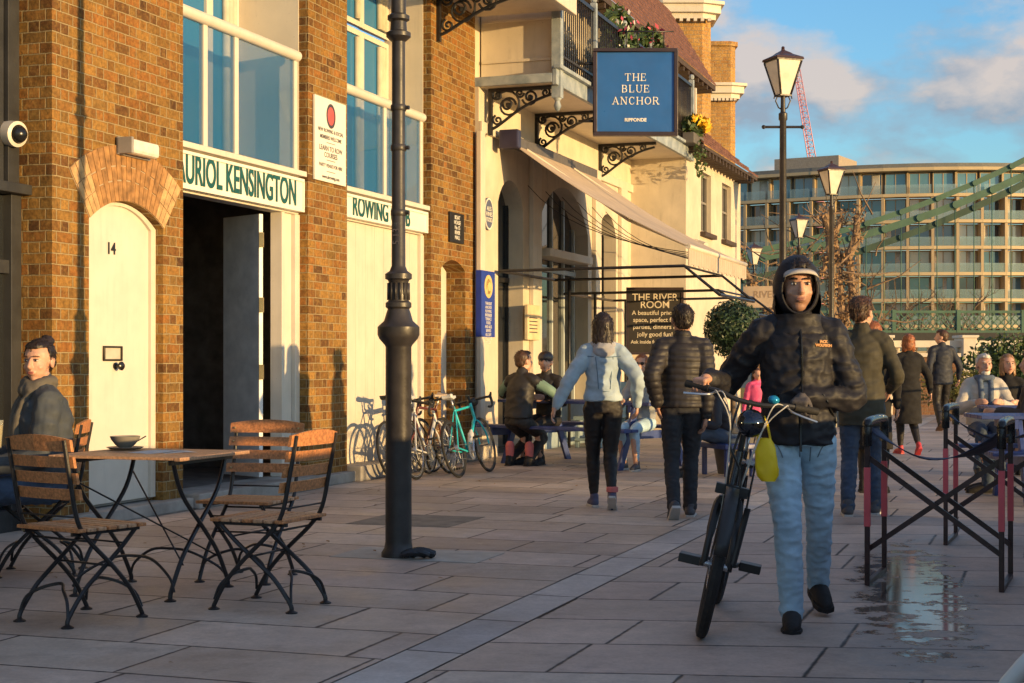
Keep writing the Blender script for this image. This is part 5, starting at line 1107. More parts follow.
# ---- tall folding stools (canvas slings, taped legs)
pinktape = mat('pink_tape', (.75, .12, .14), .5, var=.1); metal_red = mat('dark_red_metal', (.045, .022, .022), .35, var=.4, scale=20); sling = mat('navy_canvas', (.035, .045, .085), .8, var=.25, scale=5, bump=.3, bscale=120)
def dchair(F, label, W=.72, D=.52, H=.90):
    t = thing('folding_stool', label, 'chair', F, 'tall folding stools with slack navy canvas'); h = W / 2
    for sx in (-1, 1):
        x = sx * h
        for y in (-D / 2, D / 2):
            b = MB(); b.box(x - .014, x + .014, y - .014, y + .014, .0, H - .06); lg = b.build('leg', metal_red, t, F, bevel=.003)
            b = MB(); b.box(x - .0165, x + .0165, y - .0165, y + .0165, .33, .66); b.build('tape', pinktape, lg, F)
        b = MB(); b.box(x - .013, x + .013, -D / 2 + .015, D / 2 - .015, .0, .026); b.build('foot_bar', metal_red, t, F)
        b = MB(); b.tube(spline([(x, -D / 2, H - .12), (x, -D / 2, H - .02), (x, -D / 2 + .06, H + .015), (x, D / 2 - .06, H + .015), (x, D / 2, H - .02), (x, D / 2, H - .12)], 5), .026, 10); b.build('arm_pad', blackgloss, t, F)
    for y, e in ((-D / 2 + .03, 0), (D / 2 - .03, 0)):
        b = MB()
        for s_ in (1, -1):
            yy = y + s_ * .014; b.prism([(-h * s_, yy - .008, .18), (-h * s_, yy - .008, .215), (h * s_, yy - .008, .735), (h * s_, yy - .008, .70)], (0, .016, 0))
        b.build('cross_brace', metal_red, t, F)
    b = MB(); k = 14
    for j in range(k):
        def pt(u, v): 
            dz = -.16 * math.sin(math.pi * u) ** .8; return (-h + W * u, -D / 2 + .02 + (D * .8) * v + .03 * math.sin(math.pi * u), H - .02 + dz - .04 * v + .012 * math.sin(9 * u + 3 * v))
        for l in range(3): b.add([pt(j / k, l / 3), pt((j + 1) / k, l / 3), pt((j + 1) / k, (l + 1) / 3), pt(j / k, (l + 1) / 3)], [(0, 1, 2, 3)], True)
    o = b.build('canvas', sling, t, F); sm = o.modifiers.new('s', 'SOLIDIFY'); sm.thickness = .004
    b = MB(); b.box(-h, h, -D / 2 + .015, D / 2 - .015, .70, .708) if False else b.box(-h - .01, h * .2, -D / 2 - .02, -D / 2 + .02, .69, .72); b.build('foot_rest', mat('steel', (.6, .6, .6), .25, metal=1), t, F) if False else None
    return t
dF = place(2.44, 8.89, 0, R(-22))
dchair(dF, 'tall folding stool with pink taped legs nearest the camera at the right', .72, .62, .90)
dchair(place(3.41, 10.80, 0, R(-22)), 'second tall folding stool with pink taped legs, behind the nearest one', .72, .62, .92)
# ---- bicycles
rubber = mat('rubber', (.016, .015, .014), .8, var=.3, scale=20); alu = mat('aluminium', (.45, .45, .46), .3, metal=.9); sadd = mat('saddle_black', (.02, .02, .02), .45)
def bicycle(F, label, frame_m, bars='flat', fat=.020, saddle_m=sadd, fender=False, steer=0, hero=False, rim_m=None, grp=None, crank=0.0):
    t = thing('bicycle', label, 'bicycle', F, grp); r = .335; wb = .51; rim_m = rim_m or alu
    hub_f, hub_r = Vector((0, wb, r)), Vector((0, -wb, r)); bb_ = Vector((0, -.08, .27)); st = Vector((0, -.24, .82)); hd0, hd1 = Vector((0, .37, .64)), Vector((0, .33, .84)); ax = (hd1 - hd0).normalized()
    S_ = Matrix.Translation(hd0) @ Matrix.Rotation(steer, 4, ax) @ Matrix.Translation(-hd0)
    for nm, hub, M in (('front', hub_f, S_), ('rear', hub_r, ID)):
        b = MB(); n = 44; b.tube([(hub.x, hub.y + (r - fat) * math.cos(2 * math.pi * i / n), hub.z + (r - fat) * math.sin(2 * math.pi * i / n)) for i in range(n)], fat, 8, closed=True, M=M); w_ = b.build('wheel', rubber, t, F)
        b = MB(); b.tube([(hub.x, hub.y + (r - fat * 2.1) * math.cos(2 * math.pi * i / n), hub.z + (r - fat * 2.1) * math.sin(2 * math.pi * i / n)) for i in range(n)], fat * .55, 6, closed=True, M=M); b.build('rim', rim_m, w_, F)
        b = MB()
        for i in range(24):
            a = 2 * math.pi * i / 24; a2_ = a + (.35 if i % 2 else -.35); b.tube([hub + Vector(((.03 if (i // 2) % 2 else -.03), .02 * math.cos(a2_), .02 * math.sin(a2_))), hub + Vector((0, (r - fat * 2) * math.cos(a), (r - fat * 2) * math.sin(a)))], .0013, 4, M=M)
        b.build('spokes', alu, w_, F)
        b = MB(); b.tube([hub - Vector((.055, 0, 0)), hub + Vector((.055, 0, 0))], .016, 10, M=M); b.build('hub', alu, w_, F)
        if fender:
            b = MB(); a0, a1_ = (R(20), R(165)) if nm == 'rear' else (R(35), R(160)); P_ = [(a0 + (a1_ - a0) * i / 16) for i in range(17)]
            rr = r + .012
            for p, q in zip(P_, P_[1:]): b.add([(-.026, hub.y - rr * math.cos(p) * (-1 if nm == 'front' else 1) * (-1), hub.z + rr * math.sin(p)), (.026, hub.y + rr * math.cos(p) * (1 if nm != 'front' else -1), hub.z + rr * math.sin(p)), (.026, hub.y + rr * math.cos(q) * (1 if nm != 'front' else -1), hub.z + rr * math.sin(q)), (-.026, hub.y + rr * math.cos(q) * (1 if nm != 'front' else -1), hub.z + rr * math.sin(q))], [(0, 1, 2, 3)], True, M) if nm == 'rear' else None
            if b.f: b.build('mudguard', sadd, t, F)
    R_ = .017 if hero else .015
    b = MB()
    for p, q, k in ((bb_, hd0 + Vector((0, 0, .03)), 1.25), (hd1 - ax * .03, st - Vector((0, -.02, .05)), 1), (bb_, st, 1), (hd0 - ax * .02, hd1 + ax * .01, 1.2)): b.tube([p, q], R_ * k, 10)
    for sx in (-1, 1): b.tube([bb_ + Vector((sx * .02, 0, 0)), hub_r + Vector((sx * .055, 0, 0))], .010, 8); b.tube([st + Vector((sx * .012, .01, -.06)), hub_r + Vector((sx * .055, 0, 0))], .008, 8)
    b.build('frame', frame_m, t, F)
    b = MB()
    for sx in (-1, 1): b.tube(spline([hd0 + Vector((sx * .02, 0, -.01)), hd0 + Vector((sx * .048, .01, -.04)), hub_f + Vector((sx * .056, -.01, .12)), hub_f + Vector((sx * .056, 0, 0))], 4), [.021] * 8 + [.016] * 5 if hero else .011, 8, M=S_)
    b.box(-.05, .05, hd0.y - .02, hd0.y + .03, hd0.z - .04, hd0.z, M=S_) if hero else None
    b.build('fork', sadd if hero else frame_m, t, F)
    b = MB(); b.tube([hd1, hd1 + ax * .10], .014, 8, M=S_); stem = hd1 + ax * (.25 if hero else .04) + Vector((0, .07, 0)); b.tube([hd1 + ax * (.22 if hero else .03), stem], .015, 8, M=S_); b.tube([hd1, hd1 + ax * (.23 if hero else .04)], .014, 8, M=S_); b.build('stem', sadd, t, F)
    grips = None
    b = MB()
    if bars == 'flat':
        b.tube(spline([stem + Vector((-.30, -.08, .02)), stem + Vector((-.16, -.02, .02)), stem + Vector((-.06, 0, 0)), stem + Vector((.06, 0, 0)), stem + Vector((.16, -.02, .02)), stem + Vector((.30, -.08, .02))], 4), .012, 8, M=S_); hb = b.build('handlebar', sadd, t, F)
        for sx in (-1, 1): b = MB(); b.tube([stem + Vector((sx * .20, -.038, .021)), stem + Vector((sx * .31, -.083, .021))], .018, 10, M=S_); b.build('grip', rubber, hb, F)
        for sx_ in (-1, 1): b = MB(); [stube(b, [stem + Vector((sx * .17, -.02, .015)), stem + Vector((sx * .19, .04, .0)), stem + Vector((sx * .24, .055, -.01)), stem + Vector((sx * .31, .05, -.02))], .006, 6, M=S_) for sx in (sx_,)]; b.build('brake_lever', alu, hb, F)
        grips = [S_ @ (stem + Vector((sx * .25, -.06, .021))) for sx in (-1, 1)]
    else:
        for sx in (-1, 1): stube(b, [stem, stem + Vector((sx * .12, 0, 0)), stem + Vector((sx * .2, .02, 0)), stem + Vector((sx * .205, .10, -.01)), stem + Vector((sx * .21, .10, -.09)), stem + Vector((sx * .21, .04, -.12)), stem + Vector((sx * .21, -.03, -.12))], .015, 8, M=S_)
        hb = b.build('handlebar', sadd, t, F)
        for sx_ in (-1, 1): b = MB(); [b.tube([stem + Vector((sx * .207, .06, .0)), stem + Vector((sx * .207, .12, .02)), stem + Vector((sx * .207, .15, .05))], [.014, .017, .012], 8, M=S_) for sx in (sx_,)]; [b.tube([stem + Vector((sx * .207, .13, .02)), stem + Vector((sx * .212, .15, -.08))], .006, 6, M=S_) for sx in (sx_,)]; b.build('brake_hood', rubber, hb, F)
    b = MB(); b.tube([st - Vector((0, 0, .04)), st + Vector((0, -.03, .11))], .012, 8); b.build('seat_post', alu, t, F)
    sp_ = st + Vector((0, -.03, .13)); b = MB(); b.add([sp_ + Vector(q) for q in ((0, .15, .0), (.02, .13, .0), (.028, .02, .0), (.07, -.09, .01), (.065, -.13, .015), (0, -.12, .01), (-.065, -.13, .015), (-.07, -.09, .01), (-.028, .02, .0), (-.02, .13, .0))] + [sp_ + Vector(q) for q in ((0, .15, -.03), (.02, .13, -.03), (.028, .02, -.045), (.06, -.09, -.04), (.055, -.13, -.03), (0, -.12, -.03), (-.055, -.13, -.03), (-.06, -.09, -.04), (-.028, .02, -.045), (-.02, .13, -.03))], [tuple(range(10)), tuple(range(19, 9, -1))] + [(i, (i + 1) % 10, 10 + (i + 1) % 10, 10 + i) for i in range(10)], True); b.build('saddle', saddle_m, t, F, bevel=.008)
    # crank set: crank = angle of the right-hand arm
    b = MB(); b.lathe([(.095, -.003), (.095, .003), (.06, .003), (.06, -.003)], n=28, M=Matrix.Translation(bb_ + Vector((.05, 0, 0))) @ Matrix.Rotation(R(90), 4, 'Y'))
    for a in range(5): b.tube([bb_ + Vector((.05, 0, 0)), bb_ + Vector((.05, .08 * math.cos(a * 1.257), .08 * math.sin(a * 1.257)))], .007, 5)
    b.tube([bb_ - Vector((.06, 0, 0)), bb_ + Vector((.065, 0, 0))], .018, 10); e = []
    for sx in (1, -1):
        d_ = Vector((0, math.cos(crank), math.sin(crank))) * .17 * sx; p0 = bb_ + Vector((sx * .068, 0, 0)); b.tube([p0, p0 + d_ + Vector((sx * .01, 0, 0))], .012, 8); e.append(p0 + d_)
    cs = b.build('crankset', alu if not hero else sadd, t, F)
    for sx, p in zip((1, -1), e): b = MB(); b.box(p.x + sx * .018, p.x + sx * (.125 if hero else .105), p.y - .048, p.y + .048, p.z - (.021 if hero else .013), p.z + (.021 if hero else .013)); b.tube([p, p + Vector((sx * .1, 0, 0))], .007, 6); b.build('pedal', sadd, cs, F, bevel=.004)
    b = MB(); ch_ = [bb_ + Vector((.05, 0, .093)), hub_r + Vector((.05, 0, .035))]; b.tube(ch_, .004, 4); b.tube([bb_ + Vector((.05, 0, -.093)), hub_r + Vector((.05, .02, -.12)), hub_r + Vector((.05, 0, -.04))], .004, 4); b.lathe([(.04, -.01), (.035, .012), (.02, .015)], n=16, M=Matrix.Translation(hub_r + Vector((.045, 0, 0))) @ Matrix.Rotation(R(90), 4, 'Y')); b.build('chain', alu, t, F)
    return t, stem, S_, grips
teal = mat('teal_enamel', (.02, .45, .50), .3, var=.1); whitee = mat('white_enamel', (.6, .6, .58), .3, var=.05); brownr = mat('maroon_enamel', (.12, .03, .025), .35)
def bikeF(s, n, lean, z=0, back=False): 
    p = FW @ Vector((s - .28, n, z)); rz = math.atan2(-DS, DC) + (math.pi if back else 0); return Matrix.Translation(p) @ Matrix.Rotation(rz, 4, 'Z') @ Matrix.Rotation(R(lean), 4, 'Y') @ Matrix.Scale(.95, 4)
bt, *_ = bicycle(bikeF(5.15, .95, -13), 'bright turquoise road bicycle, outermost of those leaning by the boathouse', teal, 'drop', .016, whitee, rim_m=mat('dark_rim', (.03, .03, .03), .4), grp='bicycles leaning by the boathouse', crank=1.2)
b = MB(); b.lathe([(.036, 0), (.037, .15), (.02, .18), (.018, .20), (.0, .2)], n=14, M=Matrix.Translation((0, .05, .36)) @ Matrix.Rotation(R(-35), 4, 'X')); b.build('bottle', whitee, bt, RM[bt.name])
b = MB(); b.ball((0, .42, .86), (.07, .09, .06), 12); b.build('bar_bag', sadd, bt, RM[bt.name])
bt, *_ = bicycle(bikeF(4.75, .62, -12), 'white bicycle standing behind the turquoise one by the boathouse', whitee, 'drop', .016, whitee, grp='bicycles leaning by the boathouse', crank=2)
bt, *_ = bicycle(bikeF(4.9, .36, -10, 0, True), 'maroon bicycle innermost against the boathouse wall', brownr, 'drop', .016, mat('tan_saddle', (.45, .35, .25), .5), grp='bicycles leaning by the boathouse', crank=.3)
bicycle(bikeF(4.62, .42, -11), 'black bicycle with drop bars in the middle of the leaning cluster', mat('black_enamel', (.015, .015, .017), .25, coat=.4), 'drop', .016, grp='bicycles leaning by the boathouse', crank=2.6)
HBF = place(.955, 7.585, 0, face(-.2, -.98)) @ Matrix.Rotation(R(-11.5), 4, 'Y')
hb_, hstem, HS, hgrips = bicycle(HBF, 'black city bicycle being wheeled by the hooded man', mat('black_enamel', (.015, .015, .017), .25, coat=.4), 'flat', .027, hero=True, fender=True, steer=R(4), crank=.08, rim_m=mat('dark_rim', (.03, .03, .03), .4))
hw = [HBF @ g for g in hgrips]     # world positions: [his left hand side (local -x), his right hand side (local +x)]
b = MB(); b.ball(hstem + Vector((-.02, .06, -.09)), (.066, .07, .066), 18, M=HS); b.build('headlight', mat('chrome_dark', (.06, .07, .09), .06, metal=.9), hb_, HBF)
b = MB(); b.ball(hstem + Vector((-.10, -.01, .035)), (.028, .028, .022), 12, M=HS); b.build('bell', mat('blue_bell', (.02, .25, .45), .2, metal=.4), hb_, HBF)
b = MB()
for sx, c1, c2 in ((1, .16, .20), (1, .13, .16), (-1, .15, .18), (-1, .10, .24)):
    stube(b, [hstem + Vector((sx * .17, .0, .01)), hstem + Vector((sx * c1, c2, .02)), hstem + Vector((sx * .07, c2 * .8, -.12)), hd_ if False else Vector((sx * .03, .36 + .04, .62)), Vector((sx * .04, .42, .50))], .0028, 5, M=HS)
b.build('brake_cable', mat('cable_white', (.6, .58, .52), .4), hb_, HBF)
b = MB(); fa = [(.0, .51 + .362 * math.cos(a), .335 + .362 * math.sin(a)) for a in [R(15 + 125 * i / 14) for i in range(15)]]
for p, q in zip(fa, fa[1:]): b.add([HS @ Vector((x, v[1], v[2])) for v in (p, q) for x in (-.030, .030)], [(0, 1, 3, 2)], True)
o = b.build('mudguard', sadd, hb_, HBF); md = o.modifiers.new('s', 'SOLIDIFY'); md.thickness = .006
b = MB(); stube(b, [hstem + Vector((0, .0, 0)), Vector((.03, .43, .86)), Vector((.025, .42, .70)), Vector((.0, .40, .60))], .007, 6, M=HS); stube(b, [hstem + Vector((.05, .0, 0)), Vector((.06, .46, .90)), Vector((-.02, .44, .76)), Vector((-.05, .46, .55))], .006, 6, M=HS); b.tube([Vector((-.085, .50, .62)), Vector((-.075, .52, .36))], .014, 8, M=HS); b.build('cable_lock', sadd, hb_, HBF)
b = MB(); b.tube([Vector((.075, .50, .335)), Vector((-.075, .50, .335))], .018, 8, M=HS); b.box(-.075, .075, .40, .46, .655, .70, M=HS); b.build('fork_crown', sadd, hb_, HBF)
b = MB(); b.box(-.05, .05, -.72, -.36, .735, .75); [b.tube([(x, -.66, .735), (x * 1.1, -.51, .36)], .006, 5) for x in (-.05, .05)]; b.build('rear_rack', sadd, hb_, HBF)

# ================================================================ people
skin1 = mat('skin_fair', (.58, .32, .22), .5, var=.12, scale=10); skin2 = mat('skin_olive', (.42, .21, .13), .5, var=.12, scale=12)
dark_eye = mat('iris_dark', (.02, .012, .01), .2); eyew = mat('eye_white', (.55, .5, .46), .25); lipm = mat('lip', (.38, .12, .10), .5)
DG = bpy.context.evaluated_depsgraph_get
def remesh(mb, F, Rt, voxel, smooth=3, disp=None, name='m'):
    me = mb.mesh(F, Rt, 0, name)
    o = bpy.data.objects.new('tmp', me); COL.objects.link(o)
    m = o.modifiers.new('r', 'REMESH'); m.mode = 'VOXEL'; m.voxel_size = voxel; m.use_smooth_shade = True
    if smooth: s_ = o.modifiers.new('s', 'SMOOTH'); s_.factor = .5; s_.iterations = smooth
    me2 = bpy.data.meshes.new_from_object(o.evaluated_get(bpy.context.evaluated_depsgraph_get())); bpy.data.objects.remove(o); bpy.data.meshes.remove(me); me2.materials.clear()
    if disp:
        ns = [v.normal.copy() for v in me2.vertices]
        for v, n_ in zip(me2.vertices, ns): v.co += n_ * disp(v.co, n_)
    for p in me2.polygons: p.use_smooth = True
    me2.update(); return me2
def seg(b, pts, rad, k=5, n=12, ry=None):
    """limb: smooth tapered tube with round ends"""
    P = [Vector(p) for p in pts]; out = spline(P, k); rr = []
    for i in range(len(P) - 1):
        for j in range(k): t_ = j / k; rr.append(rad[i] * (1 - t_) + rad[i + 1] * t_)
    rr.append(rad[-1]); b.tube(out, rr, n, ry=ry); b.ball(out[0], rr[0] * .98, 10); b.ball(out[-1], rr[-1] * .98, 10)
def loft(b, secs, n=24):
    """secs: (centre, rx, ry, yaw) ellipses"""
    vs = []
    for c, rx, ry, yaw in secs:
        c = Vector(c); ca, sa = math.cos(yaw), math.sin(yaw)
        for j in range(n):
            a = 2 * math.pi * j / n; x, y = rx * math.cos(a), ry * math.sin(a); vs.append(c + Vector((x * ca - y * sa, x * sa + y * ca, 0)))
    fs = [(i * n + j, i * n + (j + 1) % n, (i + 1) * n + (j + 1) % n, (i + 1) * n + j) for i in range(len(secs) - 1) for j in range(n)]
    b.add(vs, fs + [tuple(range(n)), tuple(range((len(secs) - 1) * n, len(secs) * n))], True)
def ik(a, c, l1, l2, pole):
    a, c = Vector(a), Vector(c); d = c - a; L_ = min(d.length, (l1 + l2) * .995); u = d.normalized(); c = a + u * L_
    x = (l1 * l1 - l2 * l2 + L_ * L_) / (2 * L_); h = math.sqrt(max(0, l1 * l1 - x * x)); p = Vector(pole); p = (p - u * p.dot(u)).normalized(); return a + u * x + p * h, c
def hand(b, w, d, up, side, kind='relax', s=1.0):
    """w wrist, d direction of the palm, up = back-of-hand normal, side=+1 thumb on local +(d x up)"""
    w = Vector(w); d = Vector(d).normalized(); up = Vector(up); up = (up - d * up.dot(d)).normalized(); lat = d.cross(up) * side
    seg(b, [w, w + d * .03 * s], [.026 * s, .028 * s]); M_ = [w + d * .02 * s + lat * .02 * s, w + d * .085 * s + lat * .026 * s, w + d * .085 * s - lat * .03 * s, w + d * .02 * s - lat * .018 * s]
    b.prism([m - up * .012 * s for m in M_], up * .024 * s); [seg(b, [M_[0], M_[1]], [.014 * s, .0125 * s]), seg(b, [M_[3], M_[2]], [.014 * s, .0115 * s]), seg(b, [M_[1], M_[2]], [.0125 * s, .0115 * s])]
    curl = {'relax': (.30, .45, .35), 'grip': (1.25, 1.25, .8), 'fist': (1.4, 1.5, 1.0), 'flat': (.08, .12, .1)}[kind]
    for i, (o_, L_) in enumerate(((.025, .040), (.008, .045), (-.010, .042), (-.027, .034))):
        p = w + d * .083 * s + lat * o_ * s; a = 0; pts = [p]
        for c_, f in zip(curl, (1, .68, .5)): a += c_ * (1 + .08 * i); p = p + (d * math.cos(a) - up * math.sin(a)) * L_ * f * s; pts.append(p)
        seg(b, pts, [.0098 * s, .0092 * s, .0085 * s, .0075 * s], 3, 8)
    tb = w + d * .028 * s + lat * .022 * s; td = (d * .75 + lat * .65 - up * (.25 if kind != 'grip' else .9)).normalized(); td2 = (d * .9 + lat * .1 - up * (.25 if kind != 'grip' else 1.1)).normalized()
    seg(b, [tb, tb + td * .038 * s, tb + td * .04 * s + td2 * .028 * s, tb + td * .04 * s + td2 * .050 * s], [.014 * s, .0115 * s, .010 * s, .0085 * s], 3, 8)
def head(b, F_, s=1.0, fem=False):
    """F_ : frame of the head, +y the face, z up, origin at ear level centre"""
    def P(x, y, z): return F_ @ Vector((x * s, y * s, z * s))
    T = F_ @ Matrix.Scale(s, 4)
    b.ball((0, -.012, .035), (.077, .096, .090), 20, M=T); b.ball((0, .035, -.015), (.062, .062, .085), 18, M=T); b.ball((0, .045, -.078), (.036 if not fem else .032, .038, .030), 14, M=T)
    b.ball((0, .060, .048), (.052, .030, .028), 12, M=T)                 # brow
    for sx in (-1, 1):
        b.ball((sx * .038, .062, -.018), (.022, .024, .020), 10, M=T); b.ball((sx * .078, -.008, .0), (.010, .022, .033), 10, M=T); b.ball((sx * .080, -.016, .012), (.012, .014, .018), 8, M=T); b.ball((sx * .045, .010, -.062), (.018, .034, .018), 10, M=T)
    b.tube([P(0, .090, .030), P(0, .104, .008), P(0, .116, -.012), P(0, .106, -.022)], [.008 * s, .010 * s, .014 * s, .010 * s], 8); b.ball((0, .104, -.016), (.017, .013, .011), 10, M=T)
    b.ball((0, .093, -.046), (.026, .012, .016), 10, M=T)
def face_parts(par, F_, skin, s=1.0, brow=None, F=ID, beard=None, lips=lipm, closed=False, bw=1):
    T = F_ @ Matrix.Scale(s, 4)
    for sx in (-1, 1):
        b = MB(); b.ball((sx * .031, .0835, .022), (.0135, .009, .0075 if not closed else .003), 12, M=T); e = b.build('eye', eyew, par, F)
        b = MB(); b.ball((sx * .030, .0895, .022), (.0066, .005, .0066 if not closed else .002), 10, M=T); b.build('iris', dark_eye, e, F)
        b = MB(); b.tube([T @ Vector((sx * .016, .0945, .0440)), T @ Vector((sx * .032, .0925, .0475)), T @ Vector((sx * .049, .078, .0430))], [.0030 * s * bw, .0034 * s * bw, .0020 * s * bw], 6); b.build('eyebrow', brow or dark_eye, par, F)
        b = MB(); b.tube([T @ Vector((sx * .018, .0905, .026)), T @ Vector((sx * .031, .0935, .0315)), T @ Vector((sx * .045, .082, .025))], .0018 * s, 5); b.build('eyelash', dark_eye, par, F)
    b = MB(); b.ball((0, .1005, -.0425), (.023, .0065, .0042), 10, M=T); b.ball((0, .1005, -.050), (.020, .007, .005), 10, M=T); b.build('lips', lips, par, F)
def hairshell(par, F_, m, F, s=1.0, kind='short', vox=.009):
    T = F_ @ Matrix.Scale(s, 4); b = MB()
    b.ball((0, -.022, .046), (.084, .097, .092), 22, M=T)
    if kind == 'short': b.ball((0, -.055, -.005), (.070, .055, .06), 16, M=T); b.ball((0, .035, .100), (.055, .055, .035), 14, M=T)
    if kind == 'bun': b.ball((0, -.055, .0), (.072, .055, .06), 16, M=T); b.ball((0, -.105, .112), (.042, .040, .038), 14, M=T); b.ball((0, .030, .095), (.06, .05, .03), 14, M=T)
    if kind == 'long':
        vs0 = len(b.v); loft(b, [((0, -.035, .06), .086, .088, 0), ((0, -.045, .0), .090, .078, 0), ((0, -.062, -.07), .092, .062, 0), ((0, -.078, -.14), .088, .050, 0), ((0, -.088, -.21), .070, .038, 0), ((0, -.092, -.25), .035, .022, 0)]); b.v[vs0:] = [T @ q for q in b.v[vs0:]]
    if kind == 'bob': [b.ball((sx * .055, -.015, -.03 * i), (.042, .065, .05), 12, M=T) for sx in (-1, 1) for i in range(4)]; b.ball((0, -.06, -.03), (.075, .055, .085), 14, M=T)
    rn = RM[par.name].inverted() @ F; inv = (RM[par.name].inverted() @ F @ T).inverted()
    def cut(co, n_):
        q = inv @ co; return .006 * noise.noise(Vector((q.x * 80, q.y * 80, q.z * 18))) + .003 * noise.noise(Vector((q.x * 200, q.y * 200, q.z * 40)))
    me = remesh(b, F, RM[par.name], vox * s, 4, cut, 'hair'); bm = bmesh.new(); bm.from_mesh(me)
    dl = []
    for f in bm.faces:
        q = inv @ f.calc_center_median()
        # open the face: below the hairline in front
        jn = (.004 if kind == 'bun' else .012) * noise.noise(Vector((q.x * 60, q.y * 30, q.z * 30)))
        if q.y > .012 + jn and q.z < .088 + jn - (.0 if abs(q.x) < .05 else .0) and abs(q.x) < (.088 if kind in ('short', 'bun') else .058): dl.append(f)
        elif kind in ('short', 'bun') and q.y > -.03 + jn and q.z < .01 + jn: dl.append(f)
    bmesh.ops.delete(bm, geom=dl, context='FACES'); bm.verts.ensure_lookup_table(); bm.normal_update()
    rs = random.Random(len(bm.verts)); sb_ = MB(); W_ = inv.inverted()
    vv = [v for v in bm.verts]
    for _ in range((150 if kind == 'bun' else 520) if vox < .01 else 160):
        v = rs.choice(vv); n_ = v.normal; q = inv @ v.co
        dn_ = (W_.to_3x3() @ (Vector((0, -.6, -.25)) if q.z > .09 else Vector((0, -.25, -1)))).normalized(); tg = (dn_ - n_ * dn_.dot(n_))
        if tg.length < .05: continue
        tg = (tg.normalized() + Vector((rs.gauss(0, .18), rs.gauss(0, .18), rs.gauss(0, .12)))).normalized(); p0 = v.co + n_ * .001; L0 = rs.uniform(.012, .034)
        sb_.tube([p0, p0 + tg * L0 * .5 + n_ * rs.uniform(.002, .005), p0 + tg * L0 + n_ * rs.uniform(-.001, .006)], [.0019, .0015, .0005], 4)
    me_s = sb_.mesh(ID, ID, 0, 's'); bm.from_mesh(me_s); bpy.data.meshes.remove(me_s); bm.to_mesh(me); bm.free()
    return link('hair', me, m, par, RM[par.name])
def person(F, label, H=1.75, fem=False, yaw=0, head_yaw=0, head_pitch=0, hair=('short', None), skin=skin1, top=None, top_len=.82, top_fit=1.0, puffer=False, bottom=None, leg_r=1.0, shoe=None, sole=None, seated=False, feet=None, knees=None, hands=None, handkind=('relax', 'relax'), lean=(0, 0), vox=.009, face=False, brow=None, hand_dirs=(None, None), coat=False, elbow_pole=None, detail=True, group=None, gloves=(None, None), foot_pitch=(0, 0), foot_dir=None, wr=.006, seat_h=.50, hair_in=True, arm_r=1.0, skirt=0, wfreq=7):
    """local frame: +y is where the person faces, +x their right"""
    k = H / 1.75; t = thing('person', label, 'person', F, group)
    pel = Vector((0, 0, (.95 * k) if not seated else seat_h + .10)); lx, ly = lean; al = 1.0 if not face else 1.07
    trunk = .52 * k; top_dir = Vector((lx, ly, 1)).normalized(); neck = pel + top_dir * trunk + Vector((0, -.005, 0)); waist = pel + top_dir * .14 * k; chest = pel + top_dir * .36 * k
    Y_ = Matrix.Rotation(yaw, 4, 'Z'); sw = (.168 if not fem else .146) * k
    sh = [neck + Y_ @ Vector((sx * sw, 0, -.068 * k)) for sx in (1, -1)]
    hip = [pel + Vector((sx * .088 * k, 0, -.03)) for sx in (1, -1)]
    HF = Matrix.Translation(neck + top_dir * .155 * k + Vector((0, .015, 0))) @ Matrix.Rotation(head_yaw, 4, 'Z') @ Matrix.Rotation(head_pitch, 4, 'X')
    # legs
    fz = .075 * k
    if feet is None: feet = [(.10, -.02, 0), (-.10, .02, 0)] if not seated else [(.12, .42, 0), (-.12, .42, 0)]
    ank = [Vector((f[0], f[1], f[2] + fz)) for f in feet]; kn = []
    for i in range(2):
        kp = (knees[i] if knees else (0, 1, 0)); e, c = ik(hip[i], ank[i], .44 * k, .425 * k, kp); kn.append(e); ank[i] = c
    if hands is None: hands = [(sw + .09, .02, pel.z - .07), (-sw - .09, .02, pel.z - .07)]
    el, wrs = [], []
    for i in range(2):
        ep = elbow_pole[i] if elbow_pole else ((.5 if i == 0 else -.5), -1, -.2); e, c = ik(sh[i], Vector(hands[i]), .30 * k * al, .265 * k * al, ep); el.append(e); wrs.append(c)
    # ---- the body
    b = MB(); loft(b, [(pel - top_dir * .08, .13 * k, .09 * k, 0), (pel + top_dir * .02, .145 * k, .10 * k, 0), (waist, .12 * k, .09 * k, yaw * .5), (chest, .135 * k, .10 * k, yaw), (neck - top_dir * .04, .09 * k, .06 * k, yaw)], 14)
    seg(b, [neck - top_dir * .05, neck + top_dir * .05, HF @ Vector((0, -.015, -.05))], [.062 * k, .054 * k * (.9 if fem else 1), .052 * k * (.9 if fem else 1)])
    head(b, HF, k * (1.03 if fem else 1.06), fem)
    for i in range(2):
        seg(b, [chest + (sh[i] - neck) * .5, sh[i], el[i], wrs[i]], [.05 * k, .045 * k, .036 * k, .025 * k], 3, 8); seg(b, [hip[i], kn[i], ank[i], ank[i] + Vector((0, .02, -.03))], [.07 * k, .048 * k, .035 * k, .03], 3, 8)
        d = hand_dirs[i] or ((wrs[i] - el[i]).normalized() + Vector((0, 0, -.15))); dd, up = d if isinstance(d, tuple) else (d, Vector(((1 if i == 0 else -1), 0, 0)))
        if not gloves[i]: hand(b, wrs[i], dd, up, (1 if i == 0 else -1) if not isinstance(hand_dirs[i], tuple) or len(hand_dirs[i]) < 3 else hand_dirs[i][2], handkind[i], k * (.92 if fem else 1))
    me = remesh(b, F, RM[t.name], vox * .62 if detail else vox, 2 if detail else 1, None, 'body'); link('body', me, skin, t, RM[t.name])
